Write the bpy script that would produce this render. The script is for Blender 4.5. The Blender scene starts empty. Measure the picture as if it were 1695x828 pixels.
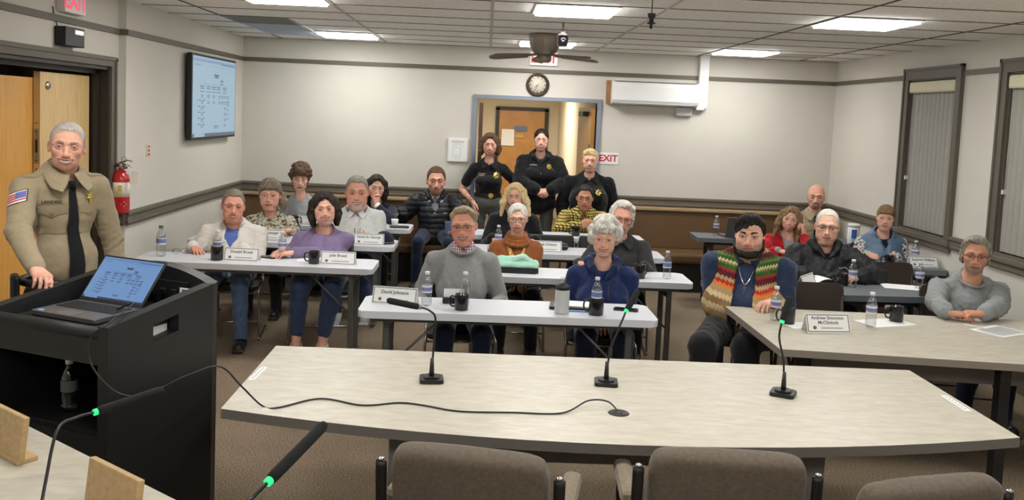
import bpy, bmesh, math, random
import numpy as np
from mathutils import Vector, Matrix
from mathutils.bvhtree import BVHTree
random.seed(4)
SC = bpy.context.scene
COL = SC.collection
# ---------------------------------------------------------------- camera, world, exposure
FPX, PX, PY, CAMZ = 1462.93, 835.25, 304.04, 1.95      # focal length and principal point in pixels of 1695 x 828
CEIL = 2.737
def _rot(pitch, roll, yaw):
    cy, sy, cp, sp = math.cos(yaw), math.sin(yaw), math.cos(pitch), math.sin(pitch)
    fw = Vector((sy * cp, cy * cp, -sp)); rt = Vector((cy, -sy, 0)); up = rt.cross(fw)
    c, s = math.cos(roll), math.sin(roll)
    return c * rt + s * up, -s * rt + c * up, fw
CR, CU, CF = _rot(.0777, .0417, .0222)
cam = bpy.data.cameras.new('camera'); cam_ob = bpy.data.objects.new('camera', cam); COL.objects.link(cam_ob)
cam_ob.matrix_world = Matrix(((CR.x, CU.x, -CF.x, 0), (CR.y, CU.y, -CF.y, 0), (CR.z, CU.z, -CF.z, CAMZ), (0, 0, 0, 1)))
cam.sensor_width = 36; cam.sensor_fit = 'HORIZONTAL'; cam.lens = FPX / 1695 * 36
cam.shift_x = (847.5 - PX) / 1695; cam.shift_y = (PY - 414) / 1695; cam.clip_start = .05
SC.camera = cam_ob
world = bpy.data.worlds.new('world'); SC.world = world; world.use_nodes = True
world.node_tree.nodes['Background'].inputs[0].default_value = (.012, .014, .02, 1)     # night outside
SC.view_settings.view_transform = 'Standard'; SC.view_settings.look = 'None'; SC.view_settings.gamma = 1
SC.view_settings.use_curve_mapping = False
SC.view_settings.exposure = .38
PANEL_W = 20.5        # brightness of the ceiling light panels
def _ray(x, y): return CR * ((x - PX) / FPX) - CU * ((y - PY) / FPX) + CF
def onz(x, y, z=.74):
    d = _ray(x, y); t = (z - CAMZ) / d.z; return Vector((d.x * t, d.y * t, z))
def ony(x, y, Y):
    d = _ray(x, y); t = Y / d.y; return Vector((d.x * t, Y, CAMZ + d.z * t))
def onx(x, y, X):
    d = _ray(x, y); t = X / d.x; return Vector((X, d.y * t, CAMZ + d.z * t))
# ---------------------------------------------------------------- helpers
def lin(c):
    c = c / 255.0
    return c / 12.92 if c <= .04045 else ((c + .055) / 1.055) ** 2.4
def rgb(r, g, b): return (lin(r), lin(g), lin(b))

def link(o, parent=None):
    COL.objects.link(o)
    if parent is not None: o.parent = parent
    return o
def tag(o, label=None, cat=None, group=None, kind=None):
    if label: o['label'] = label
    if cat: o['category'] = cat
    if group: o['group'] = group
    if kind: o['kind'] = kind
    return o
def thing(name, label, cat, loc=(0, 0, 0), rz=0.0, group=None):
    o = bpy.data.objects.new(name, None); link(o)
    o.empty_display_size = .1
    o.location = loc; o.rotation_euler = (0, 0, rz)
    return tag(o, label, cat, group)
def copy_tree(o, parent=None):
    c = o.copy(); COL.objects.link(c)
    if parent is not None: c.parent = parent
    for ch in list(o.children): copy_tree(ch, c)
    return c

class MB:
    """collects shapes for ONE mesh object"""
    def __init__(s): s.v = []; s.f = []; s.m = []; s.sm = []
    def raw(s, vs, fs, mi=0, smooth=False, M=None):
        b = len(s.v)
        for p in vs:
            p = Vector(p)
            s.v.append(tuple(M @ p) if M is not None else tuple(p))
        for f in fs:
            s.f.append([i + b for i in f]); s.m.append(mi); s.sm.append(smooth)
        return s
    def box(s, c, d, mi=0, M=None, bev=0.0):
        x, y, z = d[0] / 2, d[1] / 2, d[2] / 2
        bm = bmesh.new()
        vs = [bm.verts.new((c[0] + i * x, c[1] + j * y, c[2] + k * z)) for i in (-1, 1) for j in (-1, 1) for k in (-1, 1)]
        for q in ((0, 1, 3, 2), (4, 6, 7, 5), (0, 4, 5, 1), (2, 3, 7, 6), (0, 2, 6, 4), (1, 5, 7, 3)): bm.faces.new([vs[i] for i in q])
        if bev > 0: bmesh.ops.bevel(bm, geom=list(bm.edges), offset=min(bev, x * .98, y * .98, z * .98), segments=2, affect='EDGES', profile=.5)
        bm.verts.index_update()
        s.raw([v.co for v in bm.verts], [[v.index for v in f.verts] for f in bm.faces], mi, False, M); bm.free()
        return s
    def prism(s, poly, z0, z1, mi=0, M=None, bev=0.0):
        """polygon (x,y) ccw extruded in z"""
        bm = bmesh.new(); n = len(poly)
        a = [bm.verts.new((p[0], p[1], z0)) for p in poly]; b = [bm.verts.new((p[0], p[1], z1)) for p in poly]
        bm.faces.new(a[::-1]); bm.faces.new(b)
        for i in range(n): bm.faces.new((a[i], a[(i + 1) % n], b[(i + 1) % n], b[i]))
        if bev > 0: bmesh.ops.bevel(bm, geom=[e for e in bm.edges], offset=bev, segments=2, affect='EDGES', profile=.5)
        bm.verts.index_update()
        s.raw([v.co for v in bm.verts], [[v.index for v in f.verts] for f in bm.faces], mi, False, M); bm.free()
        return s
    def lathe(s, prof, n=24, mi=0, M=None, smooth=True, mats=None, cap=True):
        vs = []; fs = []; ms = []
        for r, z in prof:
            for i in range(n):
                a = 2 * math.pi * i / n; vs.append((r * math.cos(a), r * math.sin(a), z))
        b = len(s.v)
        for k in range(len(prof) - 1):
            for i in range(n):
                j = (i + 1) % n
                fs.append((k * n + i, k * n + j, (k + 1) * n + j, (k + 1) * n + i)); ms.append(mats[k] if mats else mi)
        s.raw(vs, fs, mi, smooth, M)
        s.m[-len(fs):] = ms
        if cap and prof[0][0] > 1e-5: s.f.append([b + i for i in range(n)][::-1]); s.m.append(ms[0]); s.sm.append(False)
        if cap and prof[-1][0] > 1e-5: s.f.append([b + (len(prof) - 1) * n + i for i in range(n)]); s.m.append(ms[-1]); s.sm.append(False)
        return s
    def tube(s, pts, r, n=8, mi=0, closed=False, M=None, flat=1.0):
        pts = [Vector(p) for p in pts]; N = len(pts)
        rs = r if isinstance(r, (list, tuple)) else [r] * N
        vs = []; fs = []; up = None
        for i, p in enumerate(pts):
            if closed: t = pts[(i + 1) % N] - pts[i - 1]
            else: t = pts[min(i + 1, N - 1)] - pts[max(i - 1, 0)]
            t.normalize()
            if up is None:
                up = Vector((0, 0, 1)) if abs(t.z) < .9 else Vector((1, 0, 0))
            a = t.cross(up)
            if a.length < 1e-4: a = t.orthogonal()
            a.normalize(); b = a.cross(t).normalized(); up = b
            for k in range(n):
                an = 2 * math.pi * k / n
                vs.append(p + (a * math.cos(an) + b * math.sin(an) * flat) * rs[i])
        m = N if closed else N - 1
        for i in range(m):
            for k in range(n):
                j = (k + 1) % n; i2 = (i + 1) % N
                fs.append((i * n + k, i2 * n + k, i2 * n + j, i * n + j))
        if not closed: fs.append(tuple(range(n))); fs.append(tuple(reversed(range((N - 1) * n, N * n))))
        s.raw(vs, fs, mi, True, M); return s
    def build(s, name, mats, parent=None, loc=None, rz=0.0):
        me = bpy.data.meshes.new(name); me.from_pydata(s.v, [], s.f)
        if not isinstance(mats, (list, tuple)): mats = [mats]
        for m in mats: me.materials.append(m)
        me.polygons.foreach_set('material_index', s.m); me.polygons.foreach_set('use_smooth', s.sm)
        me.update()
        bm = bmesh.new(); bm.from_mesh(me); bmesh.ops.recalc_face_normals(bm, faces=bm.faces); bm.to_mesh(me); bm.free()
        o = bpy.data.objects.new(name, me); link(o, parent)
        if loc is not None: o.location = loc
        if rz: o.rotation_euler = (0, 0, rz)
        return o
def smooth_path(pts, n=6):
    """Catmull-Rom through points"""
    P = [Vector(p) for p in pts]; out = []
    for i in range(len(P) - 1):
        a = P[max(i - 1, 0)]; b = P[i]; c = P[i + 1]; d = P[min(i + 2, len(P) - 1)]
        for k in range(n):
            t = k / n
            out.append(.5 * ((2 * b) + (c - a) * t + (2 * a - 5 * b + 4 * c - d) * t * t + (3 * b - a - 3 * c + d) * t ** 3))
    out.append(P[-1]); return out
def rrect(w, d, r, n=5):
    out = []
    for cx, cy, a0 in ((w / 2 - r, d / 2 - r, 0), (-w / 2 + r, d / 2 - r, 90), (-w / 2 + r, -d / 2 + r, 180), (w / 2 - r, -d / 2 + r, 270)):
        for i in range(n + 1):
            a = math.radians(a0 + 90 * i / n); out.append((cx + r * math.cos(a), cy + r * math.sin(a)))
    return out
_tc = {}
def text_mesh(s, h, bold=False):
    """flat text geometry centred on the origin in x, y (cap height about h)"""
    k = (s, h, bold)
    if k in _tc: return _tc[k]
    cu = bpy.data.curves.new('txt', 'FONT'); cu.body = s; cu.size = h / .69
    cu.align_x = 'CENTER'; cu.align_y = 'CENTER'; cu.resolution_u = 3
    if bold: cu.offset = h * .035
    o = bpy.data.objects.new('txt', cu); COL.objects.link(o)
    dg = bpy.context.evaluated_depsgraph_get(); dg.update()
    me = bpy.data.meshes.new_from_object(o.evaluated_get(dg))
    vs = [v.co.copy() for v in me.vertices]; fs = [list(p.vertices) for p in me.polygons]
    bpy.data.objects.remove(o); bpy.data.curves.remove(cu); bpy.data.meshes.remove(me)
    _tc[k] = (vs, fs); return vs, fs
def add_text(mb, s, h, M, mi, bold=False, maxw=None):
    vs, fs = text_mesh(s, h, bold)
    if maxw and vs:
        w = max(v.x for v in vs) - min(v.x for v in vs)
        if w > maxw: vs = [Vector((v.x * maxw / w, v.y, v.z)) for v in vs]
    mb.raw(vs, fs, mi, False, M)
def Mat(x, y, z, o):
    """matrix whose columns are the given axes"""
    M = Matrix.Identity(4)
    for i, a in enumerate((x, y, z, o)):
        for j in range(3): M[j][i] = a[j]
    return M

# ---------------------------------------------------------------- materials
_mc = {}
def pbr(name, col, rough=.5, metal=0., spec=.5, bump=None, vary=0., vscale=8., alpha=None, emis=None, estr=0., coat=0., sheen=0.):
    if name in _mc: return _mc[name]
    m = bpy.data.materials.new(name); m.use_nodes = True; nt = m.node_tree; N = nt.nodes; b = N['Principled BSDF']
    b.inputs['Base Color'].default_value = (*col, 1); b.inputs['Roughness'].default_value = rough; b.inputs['Metallic'].default_value = metal
    b.inputs['Specular IOR Level'].default_value = spec
    if coat: b.inputs['Coat Weight'].default_value = coat
    if sheen: b.inputs['Sheen Weight'].default_value = sheen
    if emis: b.inputs['Emission Color'].default_value = (*emis, 1); b.inputs['Emission Strength'].default_value = estr
    tc = N.new('ShaderNodeTexCoord')
    if vary > 0:
        n = N.new('ShaderNodeTexNoise'); n.inputs['Scale'].default_value = vscale; n.inputs['Detail'].default_value = 5
        nt.links.new(tc.outputs['Object'], n.inputs['Vector'])
        r = N.new('ShaderNodeValToRGB'); r.color_ramp.elements[0].position = .3; r.color_ramp.elements[1].position = .7
        r.color_ramp.elements[0].color = (*[max(0, c * (1 - vary)) for c in col], 1); r.color_ramp.elements[1].color = (*[min(1, c * (1 + vary)) for c in col], 1)
        nt.links.new(n.outputs['Fac'], r.inputs['Fac']); nt.links.new(r.outputs['Color'], b.inputs['Base Color'])
    if bump:
        n = N.new('ShaderNodeTexNoise'); n.inputs['Scale'].default_value = bump[0]; n.inputs['Detail'].default_value = 3
        nt.links.new(tc.outputs['Object'], n.inputs['Vector'])
        bp = N.new('ShaderNodeBump'); bp.inputs['Strength'].default_value = bump[1]; bp.inputs['Distance'].default_value = bump[2] if len(bump) > 2 else .002
        nt.links.new(n.outputs['Fac'], bp.inputs['Height']); nt.links.new(bp.outputs['Normal'], b.inputs['Normal'])
    _mc[name] = m; return m
def fabric(name, col, vary=.12, scale=60, rough=.9, sheen=.15):
    return pbr(name, col, rough, spec=.2, bump=(scale * 5, .35, .0015), vary=vary, vscale=scale, sheen=sheen)
def nodes_mat(name):
    m = bpy.data.materials.new(name); m.use_nodes = True
    return m, m.node_tree.nodes, m.node_tree.links, m.node_tree.nodes['Principled BSDF']
def glassy(name, tint=(1, 1, 1), gloss=.12, rough=.03):
    """thin clear plastic / glass: transparent with a glossy sheen by facing"""
    if name in _mc: return _mc[name]
    m = bpy.data.materials.new(name); m.use_nodes = True; N = m.node_tree.nodes; L = m.node_tree.links; N.clear()
    o = N.new('ShaderNodeOutputMaterial'); t = N.new('ShaderNodeBsdfTransparent'); g = N.new('ShaderNodeBsdfGlossy'); mx = N.new('ShaderNodeMixShader')
    lw = N.new('ShaderNodeLayerWeight'); lw.inputs['Blend'].default_value = .35
    mr = N.new('ShaderNodeMapRange'); mr.inputs['To Min'].default_value = gloss * .5; mr.inputs['To Max'].default_value = min(1, gloss * 4)
    t.inputs['Color'].default_value = (*tint, 1); g.inputs['Roughness'].default_value = rough
    L.new(lw.outputs['Facing'], mr.inputs['Value']); L.new(mr.outputs['Result'], mx.inputs['Fac'])
    L.new(t.outputs[0], mx.inputs[1]); L.new(g.outputs[0], mx.inputs[2]); L.new(mx.outputs[0], o.inputs['Surface'])
    _mc[name] = m; return m

# ---------------------------------------------------------------- distance-field modelling (for bodies, cloth, hair)
def V3(*a): return np.array(a, dtype=np.float64)
def unit(v):
    v = np.asarray(v, float); return v / (np.linalg.norm(v) + 1e-12)
class Frame:
    def __init__(s, R, c, k=1.0): s.R = np.asarray(R, float); s.c = np.asarray(c, float); s.k = k      # columns of R: local axes in world
    def w(s, p): return s.R @ (np.asarray(p, float) * s.k) + s.c
    def loc(s, P): return ((np.asarray(P) - s.c) @ s.R) / s.k
def axis_lines(lo, hi, h, fine=(), hf=.003):
    """grid lines from lo to hi, step h, and hf inside the intervals of fine"""
    iv = sorted([(max(lo, q[0]), min(hi, q[1]), q[2] if len(q) > 2 else hf) for q in fine if q[1] > lo and q[0] < hi]); mg = []
    pts = sorted(set([q for i in iv for q in i[:2]]))
    for a, b in zip(pts[:-1], pts[1:]):
        hs = [i[2] for i in iv if i[0] <= (a + b) / 2 <= i[1]]
        if hs and b - a > 1e-6: mg.append((a, b, min(hs)))
    out = []; cur = lo
    for a, b, q in mg:
        if a > cur + 1e-9: out.append(np.linspace(cur, a, max(2, int(math.ceil((a - cur) / h)) + 1))[:-1])
        out.append(np.linspace(a, b, max(2, int(math.ceil((b - a) / q)) + 1))[:-1]); cur = b
    out.append(np.linspace(cur, hi, max(2, int(math.ceil((hi - cur) / h)) + 1)) if hi > cur + 1e-6 else np.array([hi]))
    return np.concatenate(out)
class SDF:
    def __init__(s, xs, ys, zs):
        s.x, s.y, s.z = [np.asarray(a, np.float32) for a in (xs, ys, zs)]
        s.F = np.full((len(xs), len(ys), len(zs)), .5, np.float32)
    def sl(s, lo, hi):
        r = []
        for a, l, h in zip((s.x, s.y, s.z), lo, hi):
            i = max(0, np.searchsorted(a, l) - 2); j = min(len(a), np.searchsorted(a, h) + 2)
            if j <= i: return None
            r.append(slice(i, j))
        return tuple(r)
    def op(s, fn, lo, hi, k=.01, mode='u', pad=.03):
        S = s.sl([a - pad - k for a in lo], [a + pad + k for a in hi])
        if S is None: return
        X = s.x[S[0]][:, None, None]; Y = s.y[S[1]][None, :, None]; Z = s.z[S[2]][None, None, :]
        d = fn(X, Y, Z).astype(np.float32); f = s.F[S]
        if mode == 'u':
            if k > 0:
                h = np.maximum(k - np.abs(f - d), 0) / k; s.F[S] = np.minimum(f, d) - h * h * (k * .25)
            else: s.F[S] = np.minimum(f, d)
        elif mode == 's':
            d = -d
            if k > 0:
                h = np.maximum(k - np.abs(f - d), 0) / k; s.F[S] = np.maximum(f, d) + h * h * (k * .25)
            else: s.F[S] = np.maximum(f, d)
        elif mode == 'ss': h = np.maximum(k - np.abs(f - d), 0) / k; s.F[S] = np.maximum(f, d) + h * h * (k * .25)
        elif mode == 'i': s.F[S] = np.maximum(f, d)
        elif mode == 'a': s.F[S] = f + d
    # primitives (fr: Frame, positions local to it)
    def ell(s, fr, c, r, k=.01, mode='u', rot=None):
        R = fr.R if rot is None else fr.R @ rot
        C = fr.w(c); rr = np.asarray(r, float) * fr.k; m = rr.max()
        def fn(X, Y, Z):
            a, b, e = X - C[0], Y - C[1], Z - C[2]
            p = [(a * R[0, i] + b * R[1, i] + e * R[2, i]) / rr[i] for i in range(3)]
            k0 = np.sqrt(p[0] ** 2 + p[1] ** 2 + p[2] ** 2); k1 = np.sqrt((p[0] / rr[0]) ** 2 + (p[1] / rr[1]) ** 2 + (p[2] / rr[2]) ** 2) + 1e-9
            return k0 * (k0 - 1) / k1
        s.op(fn, C - m, C + m, k * fr.k, mode)
    def cap(s, fr, a, b, ra, rb, k=.01, mode='u', fl=None):
        """round cone; fl=(axis local, factor): flattened along that axis"""
        A = fr.w(a); B = fr.w(b); ra *= fr.k; rb *= fr.k; ba = B - A; L2 = float(ba @ ba) + 1e-12; m = max(ra, rb)
        if fl is not None: n = unit(fr.R @ np.asarray(fl[0], float)); q = 1 / fl[1] - 1
        def fn(X, Y, Z):
            x, y, z = X - A[0], Y - A[1], Z - A[2]
            h = np.clip((x * ba[0] + y * ba[1] + z * ba[2]) / L2, 0, 1)
            x = x - h * ba[0]; y = y - h * ba[1]; z = z - h * ba[2]
            if fl is not None:
                t = (x * n[0] + y * n[1] + z * n[2]) * q; x = x + t * n[0]; y = y + t * n[1]; z = z + t * n[2]
            return np.sqrt(x * x + y * y + z * z) - (ra + (rb - ra) * h)
        s.op(fn, np.minimum(A, B) - m, np.maximum(A, B) + m, k * fr.k, mode)
    def chain(s, fr, pts, rs, k=.01, mode='u', fl=None):
        for i in range(len(pts) - 1): s.cap(fr, pts[i], pts[i + 1], rs[i], rs[i + 1], k, mode, fl)
    def bx(s, fr, c, hd, r=.01, k=.01, mode='u', rot=None):
        R = fr.R if rot is None else fr.R @ rot
        C = fr.w(c); hh = (np.asarray(hd, float) - r) * fr.k; r *= fr.k; m = np.linalg.norm(hh) + r
        def fn(X, Y, Z):
            a, b, e = X - C[0], Y - C[1], Z - C[2]
            q = [np.abs(a * R[0, i] + b * R[1, i] + e * R[2, i]) - hh[i] for i in range(3)]
            o = np.sqrt(np.maximum(q[0], 0) ** 2 + np.maximum(q[1], 0) ** 2 + np.maximum(q[2], 0) ** 2)
            return o + np.minimum(np.maximum(q[0], np.maximum(q[1], q[2])), 0) - r
        s.op(fn, C - m, C + m, k * fr.k, mode)
    def local_fn(s, fr, fn, lo, hi, mode='a', k=0.0):
        """fn(x,y,z) in local coordinates over the world box lo..hi"""
        R, c, q = fr.R, fr.c, fr.k
        def g(X, Y, Z):
            a, b, e = X - c[0], Y - c[1], Z - c[2]
            return fn(*[(a * R[0, i] + b * R[1, i] + e * R[2, i]) / q for i in range(3)])
        s.op(g, lo, hi, k, mode)
    def mesh(s):
        """surface nets -> verts (n,3), quads (m,4)"""
        F = s.F; ins = F < 0
        F[0], F[-1] = np.maximum(F[0], 1e-3), np.maximum(F[-1], 1e-3); F[:, 0] = np.maximum(F[:, 0], 1e-3); F[:, -1] = np.maximum(F[:, -1], 1e-3)
        F[:, :, 0] = np.maximum(F[:, :, 0], 1e-3); F[:, :, -1] = np.maximum(F[:, :, -1], 1e-3); ins = F < 0
        c = ins[:-1, :-1, :-1].astype(np.uint8)
        for i, j, k in ((1, 0, 0), (0, 1, 0), (0, 0, 1), (1, 1, 0), (1, 0, 1), (0, 1, 1), (1, 1, 1)):
            c += ins[i:ins.shape[0] - 1 + i, j:ins.shape[1] - 1 + j, k:ins.shape[2] - 1 + k]
        act = (c > 0) & (c < 8); I, J, K = np.nonzero(act)
        idx = np.full(act.shape, -1, np.int32); idx[I, J, K] = np.arange(len(I))
        P = np.zeros((len(I), 3)); n = np.zeros(len(I))
        ax = (s.x.astype(float), s.y.astype(float), s.z.astype(float))
        cor = [(a, b, e) for a in (0, 1) for b in (0, 1) for e in (0, 1)]
        for a in range(8):
            for b in range(a + 1, 8):
                A, B = cor[a], cor[b]
                if sum(abs(A[t] - B[t]) for t in range(3)) != 1: continue
                fa = F[I + A[0], J + A[1], K + A[2]].astype(float); fb = F[I + B[0], J + B[1], K + B[2]].astype(float)
                m = (fa < 0) != (fb < 0); t = np.where(m, fa / np.where(m, fa - fb, 1), 0)
                for q, (G, ix) in enumerate(zip(ax, (I, J, K))):
                    pa = G[ix + A[q]]; pb = G[ix + B[q]]; P[:, q] += np.where(m, pa + t * (pb - pa), 0)
                n += m
        P /= n[:, None]
        Q = []
        for d in range(3):
            sl0 = [slice(1, -1)] * 3; sl0[d] = slice(0, -1); sl1 = list(sl0); sl1[d] = slice(1, None)
            a = ins[tuple(sl0)]; b = ins[tuple(sl1)]
            E = np.nonzero(a != b); fl = a[E]
            E = [e + (0 if q == d else 1) for q, e in enumerate(E)]
            o1, o2 = [(1, 2), (2, 0), (0, 1)][d]
            def cell(u, v):
                e = [x.copy() for x in E]; e[o1] -= u; e[o2] -= v
                return idx[e[0], e[1], e[2]]
            q4 = np.stack([cell(1, 1), cell(0, 1), cell(0, 0), cell(1, 0)], 1)
            q4[~fl] = q4[~fl][:, ::-1]; Q.append(q4)
        Q = np.concatenate(Q); Q = Q[(Q >= 0).all(1)]
        return P, Q
def relax(P, Q, it=1, lam=.5):
    n = len(P); cnt = np.zeros(n); a = Q.ravel(); b = np.roll(Q, 1, 1).ravel()
    cnt = np.bincount(a, minlength=n) + np.bincount(b, minlength=n)
    for _ in range(it):
        S = np.zeros_like(P)
        for q in range(3): S[:, q] = np.bincount(a, P[b, q], n) + np.bincount(b, P[a, q], n)
        P = P + lam * (S / np.maximum(cnt, 1)[:, None] - P)
    return P
def np_mesh(name, P, Q, mat, parent=None, origin=(0, 0, 0), col=None, loc=None):
    me = bpy.data.meshes.new(name); P = np.asarray(P) - np.asarray(origin); n = len(P); m = len(Q); w = Q.shape[1]
    me.vertices.add(n); me.vertices.foreach_set('co', P.astype(np.float32).ravel())
    me.loops.add(m * w); me.loops.foreach_set('vertex_index', Q.astype(np.int32).ravel())
    me.polygons.add(m); me.polygons.foreach_set('loop_start', np.arange(0, m * w, w, dtype=np.int32))
    me.update(calc_edges=True); me.polygons.foreach_set('use_smooth', np.ones(m, bool))
    if col is not None:
        at = me.color_attributes.new('Col', 'FLOAT_COLOR', 'POINT')
        at.data.foreach_set('color', np.concatenate([col, np.ones((n, 1))], 1).astype(np.float32).ravel())
    me.materials.append(mat); me.update()
    o = bpy.data.objects.new(name, me); link(o, parent)
    if loc is not None: o.location = loc
    return o
def wob(X, Y, Z, seed, lam, n=5):
    """cheap smooth 3-D noise of wavelength about lam, roughly -1..1"""
    r = np.random.RandomState(seed); out = 0
    for i in range(n):
        d = unit(r.normal(size=3)) * 2 * math.pi / (lam * r.uniform(.7, 1.4)); p = r.uniform(0, 6.28)
        d2 = unit(r.normal(size=3)) * 2 * math.pi / (lam * 2.3)
        out = out + np.sin(X * d[0] + Y * d[1] + Z * d[2] + p + 1.3 * np.sin(X * d2[0] + Y * d2[1] + Z * d2[2]))
    return out / (n * .75)
# ---------------------------------------------------------------- people
SKIN = None
def skin_material():
    global SKIN
    if SKIN: return SKIN
    m, N, L, b = nodes_mat('skin')
    a = N.new('ShaderNodeAttribute'); a.attribute_name = 'Col'; L.new(a.outputs['Color'], b.inputs['Base Color'])
    b.inputs['Roughness'].default_value = .6; b.inputs['Specular IOR Level'].default_value = .2
    b.inputs['Subsurface Weight'].default_value = .0
    SKIN = m; return m
def hair_material(name, c1, c2, rough=.55):
    if name in _mc: return _mc[name]
    m, N, L, b = nodes_mat(name)
    tc = N.new('ShaderNodeTexCoord'); mp = N.new('ShaderNodeMapping'); mp.inputs['Scale'].default_value = (150, 150, 22)
    n = N.new('ShaderNodeTexNoise'); n.inputs['Scale'].default_value = 1; n.inputs['Detail'].default_value = 3
    r = N.new('ShaderNodeValToRGB'); r.color_ramp.elements[0].position = .32; r.color_ramp.elements[1].position = .68
    r.color_ramp.elements[0].color = (*c1, 1); r.color_ramp.elements[1].color = (*c2, 1)
    L.new(tc.outputs['Object'], mp.inputs[0]); L.new(mp.outputs[0], n.inputs['Vector']); L.new(n.outputs['Fac'], r.inputs['Fac']); L.new(r.outputs[0], b.inputs['Base Color'])
    bp = N.new('ShaderNodeBump'); bp.inputs['Strength'].default_value = .6; bp.inputs['Distance'].default_value = .003
    L.new(n.outputs['Fac'], bp.inputs['Height']); L.new(bp.outputs[0], b.inputs['Normal'])
    b.inputs['Roughness'].default_value = rough; b.inputs['Specular IOR Level'].default_value = .3
    _mc[name] = m; return m
def eye_mats():
    return [pbr('eye_white', rgb(222, 214, 208), .25), pbr('iris_brown', rgb(62, 42, 30), .2), pbr('iris_blue', rgb(84, 104, 122), .2), pbr('pupil', rgb(10, 9, 9), .15)]

def rotm(yaw, pitch, tilt):
    """head/body axes (columns x, y(back), z). yaw>0 turns towards +x, pitch>0 looks down, tilt>0 leans towards +x"""
    y, p, t = [math.radians(a) for a in (yaw, pitch, tilt)]
    Rz = np.array([[math.cos(y), -math.sin(y), 0], [math.sin(y), math.cos(y), 0], [0, 0, 1]])
    Rx = np.array([[1, 0, 0], [0, math.cos(p), -math.sin(p)], [0, math.sin(p), math.cos(p)]])
    Ry = np.array([[math.cos(t), 0, math.sin(t)], [0, 1, 0], [-math.sin(t), 0, math.cos(t)]])
    return Rz @ Rx @ Ry

def head_field(g, fr, p):
    fw = p.get('fw', 1.0) * 1.05; jw = p.get('jw', 1.0); ch = p.get('ch', 0.0); ns = p.get('ns', 1.0); fm = p.get('fm', 0); sm = p.get('smile', .5)
    k = .016
    g.ell(fr, (0, .016, .034), (.0768, .097, .086), k)
    g.ell(fr, (0, -.028, -.014), (.0635 * fw, .064, .084), .02)
    g.ell(fr, (0, -.054, -.088), (.031 * jw, .036, .028), .022)
    for s in (-1, 1):
        g.ell(fr, (s * .031 * fw * (.4 + .6 * jw), -.022, -.066), (.022, .042, .033), .022)
        g.ell(fr, (s * .037 * fw, -.066, -.022 + .004 * sm), (.022, .020, .020 + .003 * sm), .018)     # cheeks
        if ch > 0: g.ell(fr, (s * .034 * fw, -.045, -.058), (.023 + .011 * ch, .036, .034), .02)
    if ch > 0: g.ell(fr, (0, -.03, -.106), (.042 + .014 * ch, .05, .02 + .012 * ch), .02)
    g.chain(fr, [(-.05, -.07, .016), (-.024, -.087, .024), (0, -.089, .021), (.024, -.087, .024), (.05, -.07, .016)], [.010 - .003 * fm, .0115 - .004 * fm, .010 - .003 * fm, .0115 - .004 * fm, .010 - .003 * fm], .012)   # brow
    for s in (-1, 1):
        g.ell(fr, (s * .033, -.1, .0005), (.0185, .0165, .0125), .012, 's')                  # eye sockets
    # nose
    g.cap(fr, (0, -.085, .011), (0, -.1055 + .002 * fm, -.032), .0075 * ns, .0105 * ns, .014)
    g.ell(fr, (0, -.107 + .002 * fm, -.038), (.0125 * ns, .0115 * ns, .0105 * ns), .008)
    for s in (-1, 1):
        g.ell(fr, (s * .0128 * ns, -.097, -.0405), (.0085 * ns, .011, .0075 * ns), .006)
        g.ell(fr, (s * .0062 * ns, -.104, -.0485), (.0035, .0045, .0028), .003, 's')
    # mouth mound and lips
    g.ell(fr, (0, -.0765, -.061), (.033, .0225, .03), .018)
    zc = lambda x: -.0685 + (abs(x) / .027) ** 2 * (.0085 * sm - .001)
    mw = .0255 + .0075 * sm
    op = p.get('open', 0.0) * 1.5
    up = [(t * mw, -.0958 + .014 * t * t, zc(t * mw) + .0045 * (1 - t * t) + op * .5) for t in (-1, -.6, -.2, .2, .6, 1)]
    lo = [(t * mw, -.096 + .013 * t * t, zc(t * mw) - .0055 * (1 - t * t) - op * .7) for t in (-1, -.6, -.2, .2, .6, 1)]
    g.chain(fr, up, [.003, .0045 + .001 * fm, .005 + .0012 * fm, .005 + .0012 * fm, .0045 + .001 * fm, .003], .006)
    g.chain(fr, lo, [.003, .005, .006, .006, .005, .003], .006)
    mo = [(t * mw * .96, -.1035 + .014 * t * t, zc(t * mw) - op * .1) for t in (-1, -.5, 0, .5, 1)]
    g.chain(fr, mo, [.0015, .0022 + op * .4, .0025 + op * .5, .0022 + op * .4, .0015], .004, 's')
    if sm > .2:
        for s in (-1, 1):
            g.chain(fr, [(s * .0195, -.1, -.038), (s * .031, -.0935, -.052), (s * .0385, -.085, -.068)], [.003, .0035, .003], .007, 's')
    # lids
    op_e = .62 + .45 * p.get('eye', 1.0)
    for s in (-1, 1):
        xs = [.0185, .026, .033, .040, .0475]
        g.chain(fr, [(s * x, -.0855 - .0065 * (1 - ((x - .033) / .0145) ** 2) , .0005 + (.0080 * op_e) * (1 - ((x - .033) / .0148) ** 2)) for x in xs], [.0024, .0032, .0036, .0032, .0024], .004)
        g.chain(fr, [(s * x, -.0845 - .006 * (1 - ((x - .033) / .0145) ** 2), -.0005 - (.0070 * op_e) * (1 - ((x - .033) / .0148) ** 2)) for x in xs], [.0024, .003, .0032, .003, .0024], .004)
        # ears
        ez = p.get('ear', 1.0)
        rot = rotm(-s * 22, -8, 0)
        g.ell(fr, (s * .0765, .012, -.006), (.008, .017 * ez, .028 * ez), .006, 'u', rot)
        g.ell(fr, (s * .083, .008, .0), (.005, .009 * ez, .016 * ez), .006, 's', rot)

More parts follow.
